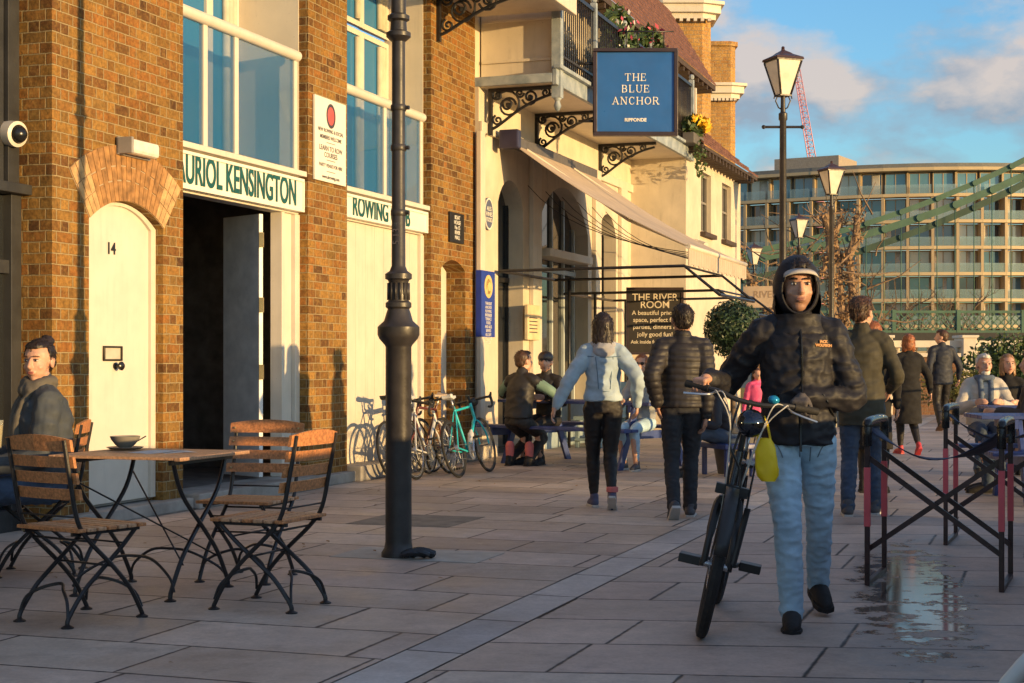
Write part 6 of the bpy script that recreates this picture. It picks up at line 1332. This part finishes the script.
    for i in range(2):
        if gloves[i]:
            d = hand_dirs[i]; g = MB(); hand(g, wrs[i], d[0], d[1], 1 if i == 0 else -1, handkind[i], k * 1.1); me = remesh(g, F, RM[t.name], .006, 1, None, 'glove'); link('glove', me, gloves[i], t, RM[t.name])
    if face: face_parts(t, HF, skin, k * (1.03 if fem else 1.06), brow, F, lips=lipm if fem else mat('lip_pale', (.30, .13, .10), .5), bw=1 if fem else 1.7)
    if hair[1]: hairshell(t, HF, hair[1], F, k * (1.03 if fem else 1.06), hair[0], vox if detail else .012)
    # ---- clothes
    iv = RM[t.name].inverted() @ F
    def wrk(amp, fr=wfreq):
        def f(co, n_):
            a = noise.noise(Vector((co.x * fr, co.y * fr, co.z * fr * 1.6))); c = noise.noise(Vector((co.x * fr * 2.3 + 7, co.y * fr * 2.3, co.z * fr * 3.2))); return amp * (1.2 * (1 - abs(a) * 2.4) * .8 - .4 + .8 * c)
        return f
    def puff(co, n_):
        z = co.z + .004 * math.sin(co.x * 14); return .009 * abs(math.sin(math.pi * z / .052)) ** .6 - .004 + .003 * noise.noise(co * 22)
    if bottom:
        b = MB(); q = leg_r
        loft(b, [(pel - top_dir * .085, .150 * k * q, .110 * k * q, 0), (pel, .165 * k * (1.04 if fem else 1) * min(q, 1.1), .122 * k * q, 0), (waist, .135 * k * q, .105 * k * q, 0)], 18)
        for i in range(2):
            ca = ank[i] + (kn[i] - ank[i]).normalized() * (.03 if q > .95 else .05)
            seg(b, [hip[i] - Vector((0, 0, .02)), hip[i].lerp(kn[i], .5), kn[i], kn[i].lerp(ca, .35), ca], [.100 * k * q, .088 * k * q, .067 * k * q, .066 * k * q, .056 * k * (q if q > .95 else q * .72)], 5, 14)
            if q > .95: seg(b, [ca, ca - (kn[i] - ank[i]).normalized() * .03], [.058 * k * q, .062 * k * q], 3, 12)
        me = remesh(b, F, RM[t.name], vox, 2, wrk(wr * (.7 if q > .95 else .4), 13), 'trousers'); link('trousers', me, bottom, t, RM[t.name])
    if top:
        b = MB(); g = top_fit; hemz = top_len; up_ = top_dir
        hem = pel + up_ * (-.55 * k if coat else (-.10 + (.82 - top_len)) * k) if not seated else pel + up_ * .0
        if coat and not seated: loft(b, [(Vector((0, 0, pel.z - .50 * k)), .20 * k, .16 * k, 0), (pel - Vector((0, 0, .2)), .185 * k, .15 * k, 0), (pel, .175 * k * g, .135 * k * g, 0), (waist, .15 * k * g, .118 * k * g, 0), (chest, .178 * k * g, .135 * k * g, yaw), (chest + up_ * .08, .172 * k * g, .12 * k * g, yaw), (neck - up_ * .005, .085 * k, .075 * k, yaw)], 26)
        else: loft(b, [(hem, .172 * k * g * (.98 if fem else 1), .135 * k * g, 0), (pel + up_ * .06, .168 * k * g, .130 * k * g, 0), (waist, (.16 if not fem else .148) * k * g, .122 * k * g, yaw * .5), (chest, .166 * k * g * (.93 if fem else 1), .132 * k * g, yaw), (chest + up_ * .085, .150 * k * g * (.93 if fem else 1), .112 * k * g, yaw), (neck - up_ * .005, .085 * k, .075 * k, yaw)], 26)
        for i in range(2):
            seg(b, [neck - up_ * .035, neck.lerp(sh[i], .6) - up_ * .0, sh[i] - (sh[i] - neck).normalized() * .01], [.062 * k, .066 * k * g, .070 * k * g], 4, 12)
            cf = wrs[i] + (el[i] - wrs[i]).normalized() * .005; g2 = g * arm_r
            seg(b, [sh[i], sh[i].lerp(el[i], .5), el[i], el[i].lerp(cf, .5), cf], [.068 * k * g2, .061 * k * g2, .054 * k * g2, .047 * k * g2, .037 * k * g2], 5, 14)
        if hair_in: seg(b, [neck - up_ * .02, neck + up_ * .045], [.078 * k, .070 * k], 3, 14)
        me = remesh(b, F, RM[t.name], vox, 2, puff if puffer else wrk(wr), 'jacket'); link('coat' if coat else 'jacket', me, top, t, RM[t.name])
    if shoe:
        for i in range(2):
            fd = Vector(foot_dir[i] if foot_dir else (.12 if i == 0 else -.12, 1, 0)).normalized(); Ms = Matrix.Translation(ank[i] - Vector((0, 0, 0))) @ Matrix.Rotation(math.atan2(-fd.x, fd.y), 4, 'Z') @ Matrix.Rotation(foot_pitch[i], 4, 'X')
            s_ = k * (1.0 if fem else 1.14)
            b = MB(); b.ball((0, -.035 * s_, -.035 * s_), (.038 * s_, .042 * s_, .042 * s_), 12, M=Ms); 
            P = [Ms @ Vector(p) * 1 for p in [(0, -.03 * s_, -.03 * s_), (0, .05 * s_, -.028 * s_), (0, .12 * s_, -.042 * s_), (0, .165 * s_, -.050 * s_)]]; seg(b, P, [.040 * s_, .042 * s_, .038 * s_, .027 * s_], 4, 12); seg(b, [Ms @ Vector((0, -.012, -.03)), Ms @ Vector((0, -.012, .03))], [.042 * s_, .040 * s_], 3, 12)
            me = remesh(b, F, RM[t.name], vox * .8, 1, None, 'shoe'); so_ = link('shoe', me, shoe, t, RM[t.name])
            b = MB(); oc = [(.030, -.072), (.036, -.03), (.038, .05), (.046, .11), (.036, .17), (.0, .196), (-.036, .17), (-.044, .11), (-.036, .05), (-.036, -.03), (-.030, -.072)]; b.prism([(x * s_, y * s_, -.076 * s_) for x, y in oc], (0, 0, .024 * s_), Ms); b.build('sole', sole or shoe, so_, F, bevel=.004)
    t['_dbg'] = 1; del t['_dbg']
    return t, dict(neck=neck, head=HF, sh=sh, el=el, wr=wrs, pel=pel, hip=hip, kn=kn, ank=ank, waist=waist, chest=chest, k=k, up=top_dir)
# ---- fabrics
denim_l = mat('light_denim', (.40, .57, .69), .85, var=.2, scale=6, bump=.3, bscale=8, bd=.02, stretch=(1.2, 1.2, 2.2)); denim_d = mat('dark_denim', (.045, .07, .12), .85, var=.3, scale=8, bump=.2, bscale=150)
denim_j = mat('pale_blue_denim', (.36, .46, .54), .85, var=.25, scale=6, bump=.3, bscale=150, bd=.002); legg = mat('black_leggings', (.012, .010, .011), .6, var=.3)
shell_b = mat('black_shell', (.017, .016, .020), .58, var=.1, scale=8, bump=.3, bscale=7, bd=.02, spec=.3, stretch=(1, 1, 2.4)); puffm = mat('black_puffer', (.022, .018, .018), .6, var=.3, scale=9); olive = mat('olive_cloth', (.045, .04, .025), .8, var=.2); navyc = mat('navy_cloth', (.018, .022, .035), .7, var=.2)
blackw = mat('black_wool', (.013, .012, .012), .95, var=.2); greyw = mat('charcoal_coat', (.048, .056, .066), .75, var=.25, scale=9); hairb = mat('hair_dark', (.022, .013, .009), .45, var=.5, scale=30, bump=.5, bscale=120); hairbr = mat('hair_brown', (.075, .035, .018), .5, var=.4, scale=30, bump=.5, bscale=120); hairr = mat('hair_auburn', (.30, .10, .035), .5, var=.35, scale=30, bump=.5, bscale=120); hairw = mat('hair_white', (.6, .57, .52), .6, var=.1, bump=.4)
shoeb = mat('black_boot', (.014, .013, .013), .75, var=.3); shoeg = mat('grey_trainer', (.06, .06, .07), .6); solew = mat('sole_white', (.5, .48, .45), .6); redshoe = mat('red_shoe', (.45, .04, .05), .5); glovem = mat('grey_glove', (.085, .075, .075), .8, var=.3)
def W2L(F, p): return F.inverted() @ Vector(p)
def on_surface(par, partname, x, z, F, ydir=1, off=.002):
    o = [c for c in par.children if c.name.split('.')[0] == partname][0]; o_ = Vector((x, 2.0 * ydir, z)); ok, loc, no, _ = o.ray_cast(o_, Vector((0, -ydir, 0)))
    return (loc + Vector((0, ydir * off, 0)), no) if ok else (Vector((x, .15 * ydir, z)), Vector((0, ydir, 0)))
def seam(par, F, partn, pts, r=.003, m=None, ydir=-1, name='seam'):
    b = MB(); q = [on_surface(par, partn, x, z, F, ydir, .003)[0] for x, z in pts]; b.tube(spline(q, 4), r, 5); b.build(name, m, par, F)
# ================= the hooded man
MF = place(1.365, 7.45, 0, face(-.06, -1))
rh, lh = W2L(MF, hw[1]), W2L(MF, hw[0])     # his right hand on the far-left grip
gz = Vector((0, 0, .035))
man, mj = person(MF, 'man in a black hooded jacket and pale jeans wheeling a bicycle towards us', 1.725, yaw=0, head_yaw=R(4), head_pitch=R(-4), hair=('short', hairb), skin=skin2, top=shell_b, top_fit=1.07, top_len=.80, bottom=denim_l, leg_r=.99, shoe=shoeb, sole=shoeb,
    feet=[(.04, .10, 0), (-.15, -.40, .02)], knees=[(0, 1, 0), (-.1, 1, 0)], hands=[rh + gz + Vector((-.05, -.06, .0)), lh + gz + Vector((.0, -.09, .02))], handkind=('grip', 'grip'), hand_dirs=[(Vector((.55, .8, -.1)), Vector((0, .1, 1))), (Vector((.25, .95, -.25)), Vector((0, .2, 1)))], gloves=(None, glovem),
    elbow_pole=[(.7, -.3, -.9), (-1, -.4, -.35)], vox=.0075, face=True, brow=hairb, wr=.008, foot_pitch=(0, R(-12)), arm_r=1.14, foot_dir=[(.12, 1, 0), (-.1, 1, 0)], wfreq=11, lean=(.008, 0))
HFm = mj['head']
b = MB(); T = HFm
def hood(par, F, T, m, sc=1.0, up=True):
    b = MB(); n, h = 30, 22
    vs = []; fs = []
    for i in range(h + 1):
        a = math.pi * i / h
        for j in range(n):
            c = 2 * math.pi * j / n; x, y, z = math.sin(a) * math.cos(c), math.sin(a) * math.sin(c), math.cos(a)
            rx, ry, rz = .110, .132, .150
            wob = 1 + .05 * noise.noise(Vector((x * 2.5, y * 2.5, z * 2.5 + 3))) + .025 * noise.noise(Vector((x * 7, y * 4, z * 7)))
            vs.append(T @ (Vector((x * rx * wob, y * ry * wob - .012, z * rz * wob + .008)) * sc))
    def keep(x, y, z):
        return not (y > .030 and (abs(x) / .084) ** 2 + ((z + .004) / .112) ** 2 < 1)
    Ti = T.inverted()
    for i in range(h):
        for j in range(n):
            f = (i * n + j, i * n + (j + 1) % n, (i + 1) * n + (j + 1) % n, (i + 1) * n + j); c = sum((Ti @ vs[q] for q in f), Vector()) / 4 / sc
            if keep(*c): fs.append(f)
    b.add(vs, fs, True)
    o = b.build('hood', m, par, F); md = o.modifiers.new('s', 'SOLIDIFY'); md.thickness = .009; md.offset = 0; s2 = o.modifiers.new('u', 'SUBSURF'); s2.levels = 1; s2.render_levels = 1
    return o
hood(man, MF, T, shell_b, .985)
b = MB(); ring = [(math.sin(a) * .085, .084 - .018 * abs(math.sin(a)), -.004 + math.cos(a) * .115) for a in [2 * math.pi * i / 26 for i in range(26)]]; b.tube([T @ Vector(p) for p in ring], .006, 8, closed=True); b.build('hood_rim', shell_b, man, MF)
b = MB(); P = [(math.sin(a) * .086, .090 + .046 * math.cos(a), .048 + .030 * math.cos(a)) for a in [R(-78 + 156 * i / 12) for i in range(13)]]; P2 = [(math.sin(a) * .080, .076 + .014 * math.cos(a), .064 + .034 * math.cos(a)) for a in [R(-78 + 156 * i / 12) for i in range(13)]]
b.add([T @ Vector(p) for p in P + P2], [(i, i + 1, i + 14, i + 13) for i in range(12)], True); o = b.build('cap_brim', mat('cap_pale', (.50, .45, .40), .8), man, MF); md = o.modifiers.new('s', 'SOLIDIFY'); md.thickness = .006
# stubble: a darker jaw in the skin material of this man only
sk, st_, sp2 = newmat('skin_stubbled'); pz_ = (RM[man.name].inverted() @ MF) @ (HFm @ Vector((0, .055, -.070)))
dn2 = st_.nodes.new('ShaderNodeVectorMath'); dn2.operation = 'DISTANCE'; st_.links.new(objco(st_), dn2.inputs[0]); dn2.inputs[1].default_value = pz_
sm_ = mth(st_, 'MULTIPLY', mrange(st_, mth(st_, 'ADD', dn2.outputs['Value'], mth(st_, 'MULTIPLY', nz(st_, objco(st_), 70, 4), .02)), .095, .060), .42)
st_.links.new(mixc(st_, sm_, mixc(st_, nz(st_, objco(st_), 25, 5), (.46, .235, .15), (.60, .33, .22)), (.12, .07, .055)), sp2.inputs['Base Color']); sp2.inputs['Roughness'].default_value = .5; bumpn(st_, sp2, nz(st_, objco(st_), 300, 3), .15, .001)
[c for c in man.children if c.name.startswith('body')][0].data.materials[0] = sk
# jeans: fly, pockets, side seams
def jseam(pts, r=.0028): seam(man, MF, 'trousers', pts, r, mat('denim_seam_pale', (.16, .22, .28), .9), 1)
jseam([(.0, .95), (.004, .88), (.0, .80)]); jseam([(.14, .90), (.10, .84), (.085, .80)]); jseam([(-.14, .90), (-.10, .84), (-.085, .80)]); jseam([(-.045, .90), (-.05, .84), (-.05, .78)])
# collar, zip, logo, hem, pockets
b = MB(); nk = mj['neck']; loft(b, [(nk + Vector((0, -.01, -.075)), .175, .125, 0), (nk + Vector((0, .0, -.035)), .140, .115, 0), (nk + Vector((0, .012, .005)), .112, .108, 0), (nk + Vector((0, .012, .045)), .112, .118, 0), (nk + Vector((0, .006, .095)), .116, .130, 0), (nk + Vector((0, .006, .12)), .114, .130, 0)], 28)
me = remesh(b, MF, RM[man.name], .008, 2, lambda c, n_: .007 * noise.noise(Vector((c.x * 12, c.y * 12, c.z * 26))) + .004 * noise.noise(c * 30), 'collar')
bm = bmesh.new(); bm.from_mesh(me); inm = MF.inverted() @ RM[man.name]
dv_ = [v for v in bm.verts if (inm @ v.co).z - nk.z > (.030 if (inm @ v.co).y - nk.y > .05 else (.075 if (inm @ v.co).y - nk.y > .0 and abs((inm @ v.co).x - nk.x) < .07 else .13))]
bmesh.ops.delete(bm, geom=dv_, context='VERTS'); bm.to_mesh(me); bm.free(); link('collar', me, shell_b, man, RM[man.name])
def front(par_F, x, z, j): return None
b = MB(); pts = [on_surface(man, 'jacket', .0 + .004 * math.sin(z * 9), z, MF)[0] for z in [1.46 - .045 * i for i in range(15)]]; b.tube(pts, .006, 6); b.build('zip', mat('zip_black', (.01, .01, .01), .3), man, MF)
pc, pn_ = on_surface(man, 'jacket', -.105, 1.335, MF, 1, .004)
X_ = Vector((-1, 0, 0)); X_ = (X_ - pn_ * X_.dot(pn_)).normalized(); Zt = pn_.normalized(); Yt = Zt.cross(X_); Ml = Matrix((X_, Yt, Zt)).transposed().to_4x4(); Ml.translation = pc
orange = mat('logo_orange', (.45, .18, .03), .5)
for tx, dy in (('JACK', .010), ('WOLFSKIN', -.008)): text_on(tx, .017, MF @ Ml @ Matrix.Translation((0, dy, .004)), orange, man, 'chest_logo', bold=.0012, extrude=.002)
b = MB()
for sx in (-1, 1): 
    pts = [on_surface(man, 'jacket', sx * (.10 + .02 * i), 1.10 - .035 * i, MF)[0] for i in range(5)]; b.tube(pts, .004, 6)
b.build('pocket_seam', mat('zip_black', (.01, .01, .01), .3), man, MF)
# yellow bag hanging from his hand side
b = MB(); YB0 = at(764, 438, 7.22); rnd = random.Random(4)
n = 14
for i in range(9):
    z = -.20 * i / 8; wv = .030 + .022 * min(1, i / 2) + (.0 if i < 8 else -.02)
    for j in range(n): a = 2 * math.pi * j / n; b.v.append(YB0 + Vector((wv * math.cos(a) * (1 + .15 * noise.noise(Vector((i * .6, j * .5, 0)))) + .02 * i / 8, .030 * math.sin(a) * (1 + .3 * noise.noise(Vector((j * .7, i * .5, 4)))), z)))
for i in range(8):
    for j in range(n): b.f.append((i * n + j, i * n + (j + 1) % n, (i + 1) * n + (j + 1) % n, (i + 1) * n + j)); b.sm.append(True)
b.f.append(tuple(range(8 * n, 9 * n))); b.sm.append(False)
for q in (-.03, .03): b.tube(bez([YB0 + Vector((q, 0, -.01)), YB0 + Vector((q * .5, -.0, .08)), YB0 + Vector((0, 0, .10))], 6), .006, 5)
yb_ = tag(b.build('yellow_bag', mat('yellow_plastic', (.95, .62, .01), .45, bump=.4, bscale=20), None, ID, Matrix.Translation(YB0)), 'bright yellow bag hanging between the bicycle and the hooded man', 'bag')
# ================= woman in the denim jacket
DFr = place(.775, 13.3, 0, face(-.05, 1)); armL = W2L(DFr, at(553, 411, 13.2)); armR = W2L(DFr, at(637, 404, 13.3))
dw, dj = person(DFr, 'woman in a pale denim jacket and black leggings walking away', 1.66, True, head_yaw=R(-6), hair=('long', hairb), top=denim_j, top_fit=1.04, top_len=.70, bottom=legg, leg_r=.95, shoe=mat('purple_trainer', (.07, .07, .13), .6), sole=solew, feet=[(.055, -.20, .06), (-.06, .16, 0)], hands=[armR, armL], foot_pitch=(R(-38), 0), vox=.009, wr=.009, arm_r=1.15, elbow_pole=[(.6, -1, -.2), (-.6, -1, -.1)])
b = MB(); nk = dj['neck']; b.ball(nk + Vector((0, -.085, -.045)), (.095, .050, .075), 14); b.tube([nk + Vector((.085 * math.cos(a), -.01 + .075 * math.sin(a), .0)) for a in [2 * math.pi * i / 16 for i in range(16)]], .032, 8, closed=True)
me = remesh(b, DFr, RM[dw.name], .009, 2, lambda c, n_: .006 * noise.noise(c * 22), 'hood'); link('hood', me, mat('grey_marl', (.36, .36, .38), .8), dw, RM[dw.name])
den_s = mat('denim_seam', (.10, .17, .25), .9)
for pts in ([(-.14, 1.30), (0, 1.29), (.14, 1.30)], [(-.075, 1.29), (-.06, 1.15), (-.05, 1.02)], [(.075, 1.29), (.06, 1.15), (.05, 1.02)], [(-.15, 1.01), (0, 1.0), (.15, 1.01)]): seam(dw, DFr, 'jacket', pts, .0035, den_s)
b = MB(); [b.lathe([(.05, -.02), (.05, .02)], c=tuple(dj['ank'][0] + Vector((0, -.02, .05))), n=12)]; b.build('sock', mat('sock_pink', (.6, .16, .15), .8), dw, DFr)
# ================= man in the puffer jacket
PFr = place(1.37, 12.55, 0, face(.03, 1)); hL = W2L(PFr, at(657, 404, 12.5)); hR = W2L(PFr, at(706, 415, 12.5))
pf, pj = person(PFr, 'man in a black quilted puffer jacket and dark jeans walking away', 1.70, head_yaw=R(8), hair=('short', hairb), skin=skin2, top=puffm, puffer=True, top_fit=1.12, top_len=.76, bottom=mat('black_jeans', (.022, .022, .026), .8, var=.25), leg_r=.98, shoe=shoeg, sole=solew, feet=[(.07, .10, 0), (-.085, -.22, .045)], foot_pitch=(0, R(-40)), hands=[hR, hL], arm_r=1.15, vox=.009, wr=.007)
# ================= green jacket man
GFr = place(2.86, 12.75, 0, face(.25, 1))
gm, gj = person(GFr, 'dark haired man in an olive jacket and blue jeans behind the hooded man', 1.77, head_yaw=R(-28), hair=('short', hairbr), top=olive, top_fit=1.08, top_len=.945, bottom=denim_d, leg_r=1.0, shoe=shoeg, sole=solew, feet=[(.10, .10, 0), (-.11, -.10, 0)], hands=[(.22, .22, 1.02), (-.18, .22, 1.0)], vox=.009, wr=.008)
p13, _ = person(place(3.45, 14.9, 0, face(.3, 1)), 'person in black mostly hidden behind the man in the olive jacket', 1.63, True, hair=('short', hairr), top=blackw, coat=True, bottom=legg, leg_r=.95, shoe=shoeb, vox=.012, detail=False)
# ================= black coat woman, navy man
cw, cj = person(place(5.36, 21.1, 0, face(-.12, 1)), 'auburn haired woman in a black knee length coat and red shoes walking away', 1.62, True, hair=('bob', hairr), top=blackw, coat=True, top_fit=1.08, bottom=legg, leg_r=.95, shoe=redshoe, sole=redshoe, feet=[(.06, -.22, .05), (-.05, .16, 0)], foot_pitch=(R(-30), 0), hands=[(.33, .05, .84), (-.22, .12, .90)], vox=.012, detail=False)
nm_, nj = person(place(7.85, 28.5, 0, face(-.1, 1)), 'man in a navy jacket and black trousers walking away, farthest of the walkers', 1.82, head_yaw=R(60), hair=('short', hairbr), top=navyc, top_fit=1.15, top_len=.86, bottom=legg, leg_r=1.0, shoe=mat('brown_shoe', (.10, .05, .03), .5), feet=[(.12, .18, 0), (-.10, -.22, .04)], hands=[(.36, .1, .95), (-.28, -.05, .92)], foot_pitch=(0, R(-25)), vox=.013, detail=False)
# ================= seated woman at the left
SFr = place(-2.70, 9.05, 0, face(-.88, -.48)); rr_ = person(SFr, 'woman with a dark hair bun in a charcoal coat seated at the left edge', 1.74, True, seated=True, head_yaw=R(50), head_pitch=R(-6), hair=('bun', hairb), top=greyw, top_fit=1.26, bottom=denim_d, leg_r=.98, shoe=shoeb, lean=(0, .05), hands=[(.14, .36, .66), (-.12, .34, .66)], vox=.008, face=True, brow=hairbr, wr=.009, seat_h=.475, feet=[(.12, .40, 0), (-.10, .46, 0)])
sw_, sj = rr_; nk = sj['neck']
b = MB(); b.tube([nk + Vector((.082 * math.cos(a), .02 + .075 * math.sin(a), .035 + .014 * math.sin(a * 2))) for a in [2 * math.pi * i / 20 for i in range(20)]], .033, 10, closed=True); b.tube([nk + Vector((.09 * math.cos(a), .03 + .08 * math.sin(a), -.005)) for a in [2 * math.pi * i / 20 for i in range(20)]], .034, 10, closed=True)
for sx in (-1, 1): stube(b, [nk + Vector((sx * .07, .07, .0)), nk + Vector((sx * .06, .13, -.10)), nk + Vector((sx * .045, .16, -.22)), nk + Vector((sx * .04, .15, -.32))], .028, 8)
me = remesh(b, SFr, RM[sw_.name], .008, 1, lambda c, n_: .006 * noise.noise(c * 26), 'scarf'); link('scarf', me, mat('scarf_grey', (.12, .105, .085), .9, var=.2), sw_, RM[sw_.name])
# ================= cyclists on the bench
cyc = mat('cycling_black', (.020, .018, .018), .6); mint = mat('mint_sleeve', (.16, .26, .20), .7); pinks = mat('sock_pink', (.6, .16, .15), .8)
perp = Vector((-.71, -.70, 0)); c0 = Vector((.95, 19.05, 0)) + Vector((-.71, -.70, 0)) * .66 + Vector((-.70, .71, 0)) * .42
CF = place((518 - CX) / FPX * 18.7 , 18.75, 0, face(.55, .83)); c1, c1j = person(CF, 'cyclist in a black gilet with mint sleeves seated with back turned on the picnic bench', 1.76, seated=True, head_yaw=R(-20), hair=('short', hairbr), top=cyc, top_fit=1.08, bottom=cyc, leg_r=.96, shoe=shoeb, lean=(0, .18), hands=[(.18, .42, .84), (-.18, .42, .84)], feet=[(.13, .05, 0), (-.13, .02, 0)], vox=.011, detail=False, seat_h=.48, elbow_pole=[(1, 0, -.4), (-1, 0, -.4)])
for i in (0, 1):
    b = MB(); seg(b, [c1j['sh'][i].lerp(c1j['el'][i], .25), c1j['el'][i], c1j['wr'][i]], [.072, .060, .045], 4, 12); b.build('sleeve', mint, c1, CF)
    b = MB(); seg(b, [c1j['ank'][i] + Vector((0, 0, .04)), c1j['ank'][i] + Vector((0, .0, .17))], [.048, .056], 3, 12); b.build('sock', pinks, c1, CF)
C2 = place((549 - CX) / FPX * 19.3, 19.35, 0, face(-.5, -.86)); c2, c2j = person(C2, 'cyclist in a dark helmet seated facing us beside the one in the gilet', 1.72, seated=True, head_yaw=R(18), skin=skin1, top=cyc, bottom=cyc, leg_r=.95, shoe=shoeb, lean=(0, .12), hands=[(.16, .40, .82), (-.16, .40, .82)], vox=.011, detail=False, seat_h=.48, face=True, hair=('short', hairbr))
b = MB(); b.ball((0, -.015, .065), (.098, .125, .085), 18, M=c2j['head']); bm_ = remesh(b, C2, RM[c2.name], .010, 1); link('helmet', bm_, mat('helmet_dark', (.06, .05, .05), .35), c2, RM[c2.name])
# ================= the person with sunglasses
S3 = place((641 - CX) / FPX * 18.6, 18.3, 0, face(-.45, -.75)); s3, s3j = person(S3, 'person in sunglasses and light grey top seated at the picnic bench end', 1.64, True, seated=True, head_yaw=R(10), hair=('bob', hairr), top=mat('light_grey_knit', (.32, .34, .37), .9), bottom=denim_l, leg_r=.95, shoe=shoeg, sole=solew, lean=(0, .05), hands=[(.14, .30, .80), (-.12, .22, 1.05)], vox=.011, detail=False, seat_h=.48, feet=[(.10, .30, 0), (-.12, .42, .0)])
b = MB(); [b.ball((sx * .034, .088, .02), (.026, .010, .020), 10, M=s3j['head']) for sx in (-1, 1)]; b.tube([s3j['head'] @ Vector(p) for p in ((-.078, .0, .025), (-.06, .08, .028), (0, .098, .028), (.06, .08, .028), (.078, .0, .025))], .004, 5); b.build('sunglasses', blackgloss, s3, S3)
# ================= seated dark figure behind the bicycle, child in pink
S4 = place((728 - CX) / FPX * 17.2, 17.2, 0, face(-.9, -.35)); person(S4, 'person in dark clothes seated low behind the bicycle, boots forward', 1.68, seated=True, head_pitch=R(-30), hair=('short', hairb), top=navyc, bottom=denim_d, shoe=shoeb, lean=(0, .5), seat_h=.36, feet=[(.12, .45, 0), (-.10, .52, 0)], hands=[(.15, .5, .6), (-.12, .5, .6)], vox=.012, detail=False)
b = MB(); b.box(-.3, .3, -.2, .2, .30, .36); [b.box(x, x + .05, y, y + .05, 0, .30) for x in (-.28, .23) for y in (-.18, .13)]
tag(b.build('stool', navy, None, S4, S4, bevel=.01), 'low navy stool under the dark seated figure behind the bicycle', 'stool')
S5 = place((757 - CX) / FPX * 20.5, 20.5, 0, face(.2, -1)); person(S5, 'small child in a bright pink coat standing beyond the bicycle', 1.16, True, hair=('long', hairbr), top=mat('pink_coat', (.80, .10, .25), .7), coat=False, top_fit=1.25, bottom=navyc, leg_r=1.1, shoe=redshoe, vox=.012, detail=False)
# ================= right-hand tables
S6 = place((984 - CX) / FPX * 17.6, 17.6, 0, face(-.15, -1)); om, oj = person(S6, 'white haired bearded man in a cream coat and blue scarf seated at the navy table', 1.72, seated=True, head_yaw=R(10), hair=('short', hairw), skin=skin1, top=mat('cream_coat', (.50, .46, .40), .85), top_fit=1.2, bottom=denim_d, shoe=shoeb, hands=[(.15, .36, .80), (-.15, .36, .80)], vox=.010, face=True, brow=hairw, detail=True, seat_h=.44)
nk = oj['neck']; b = MB(); b.tube([nk + Vector((.085 * math.cos(a), .02 + .08 * math.sin(a), .02)) for a in [2 * math.pi * i / 18 for i in range(18)]], .036, 9, closed=True)
for sx in (-1, 1): stube(b, [nk + Vector((sx * .06, .09, .0)), nk + Vector((sx * .055, .16, -.12)), nk + Vector((sx * .05, .175, -.36))], .032, 8)
me = remesh(b, S6, RM[om.name], .010, 1); link('scarf', me, mat('scarf_blue', (.09, .12, .17), .9, var=.3, scale=20), om, RM[om.name])
b = MB(); b.ball((0, .055, -.072), (.052, .048, .042), 14, M=oj['head']); b.ball((0, .085, -.040), (.030, .02, .008), 10, M=oj['head']); me = remesh(b, S6, RM[om.name], .008, 1, lambda c, n_: .003 * noise.noise(c * 90)); link('beard', me, hairw, om, RM[om.name])
S7 = place((1008 - CX) / FPX * 17.8, 17.8, 0, face(-.35, -1)); ow, owj = person(S7, 'woman with light brown hair in black seated beside the white haired man', 1.64, True, seated=True, head_yaw=R(20), hair=('bob', mat('hair_light', (.28, .15, .07), .5, var=.3)), top=blackw, bottom=denim_d, shoe=shoeb, hands=[(.13, .34, .80), (-.13, .34, .80)], vox=.011, face=True, detail=False, seat_h=.48)
S8 = place(4.98, 14.9, 0, face(-1, .25)); person(S8, 'person in a dark brown coat cut off by the right edge at the navy table', 1.66, seated=True, hair=('short', hairbr), top=mat('brown_coat', (.05, .035, .028), .8), bottom=denim_d, shoe=shoeb, hands=[(.13, .34, .78), (-.13, .34, .78)], vox=.011, detail=False, seat_h=.48)
# white curved chair back cut off by the lower right corner
wc = thing('white_chair', 'curved white metal chair top just showing in the lower right corner', 'chair', place(1.82, 5.3)); P = gp(1024, 664, .78); b = MB(); stube(b, [(P.x - .03, P.y, .45), (P.x - .035, P.y, .70), (P.x - .01, P.y, .765), (P.x + .06, P.y + .02, .81), (P.x + .18, P.y + .03, .825), (P.x + .30, P.y + .02, .79), (P.x + .36, P.y, .66), (P.x + .36, P.y, .45)], .014, 10); b.build('backrest', mat('white_iron', (.6, .58, .52), .5), wc)
b = MB(); b.lathe([(.20, .44), (.21, .45), (.20, .46), (0, .46)], c=(P.x + .18, P.y - .2, 0), n=24); b.build('seat', mat('white_iron', (.6, .58, .52), .5), wc)
for x, y in ((-.02, 0), (.36, 0), (.02, -.36), (.34, -.36)): b = MB(); b.tube([(P.x + x, P.y + y, .45), (P.x + x, P.y + y, 0)], .012, 8); b.build('leg', mat('white_iron', (.6, .58, .52), .5), wc)


# fallen leaves and grit on the paving
rnd = random.Random(31); b = MB()
for i in range(150):
    s_, n_ = rnd.uniform(-6, 16), abs(rnd.gauss(0, 1.6)) + .15; p = FW @ Vector((s_, n_, .006)); a = rnd.uniform(0, 6.3); q = rnd.uniform(.010, .026)
    u = Vector((math.cos(a), math.sin(a), rnd.uniform(-.2, .3))) * q; v = Vector((-math.sin(a), math.cos(a), rnd.uniform(-.1, .3))) * q * .5; b.add([p - u, p + v, p + u, p - v + Vector((0, 0, .004))], [(0, 1, 2, 3)])
o = b.build('fallen_leaves', mat('dry_leaf', (.30, .18, .09), .85, var=.5, scale=12)); o['kind'] = 'stuff'; o['label'] = 'small dry leaves and scraps scattered along the foot of the wall'; o['category'] = 'leaves'
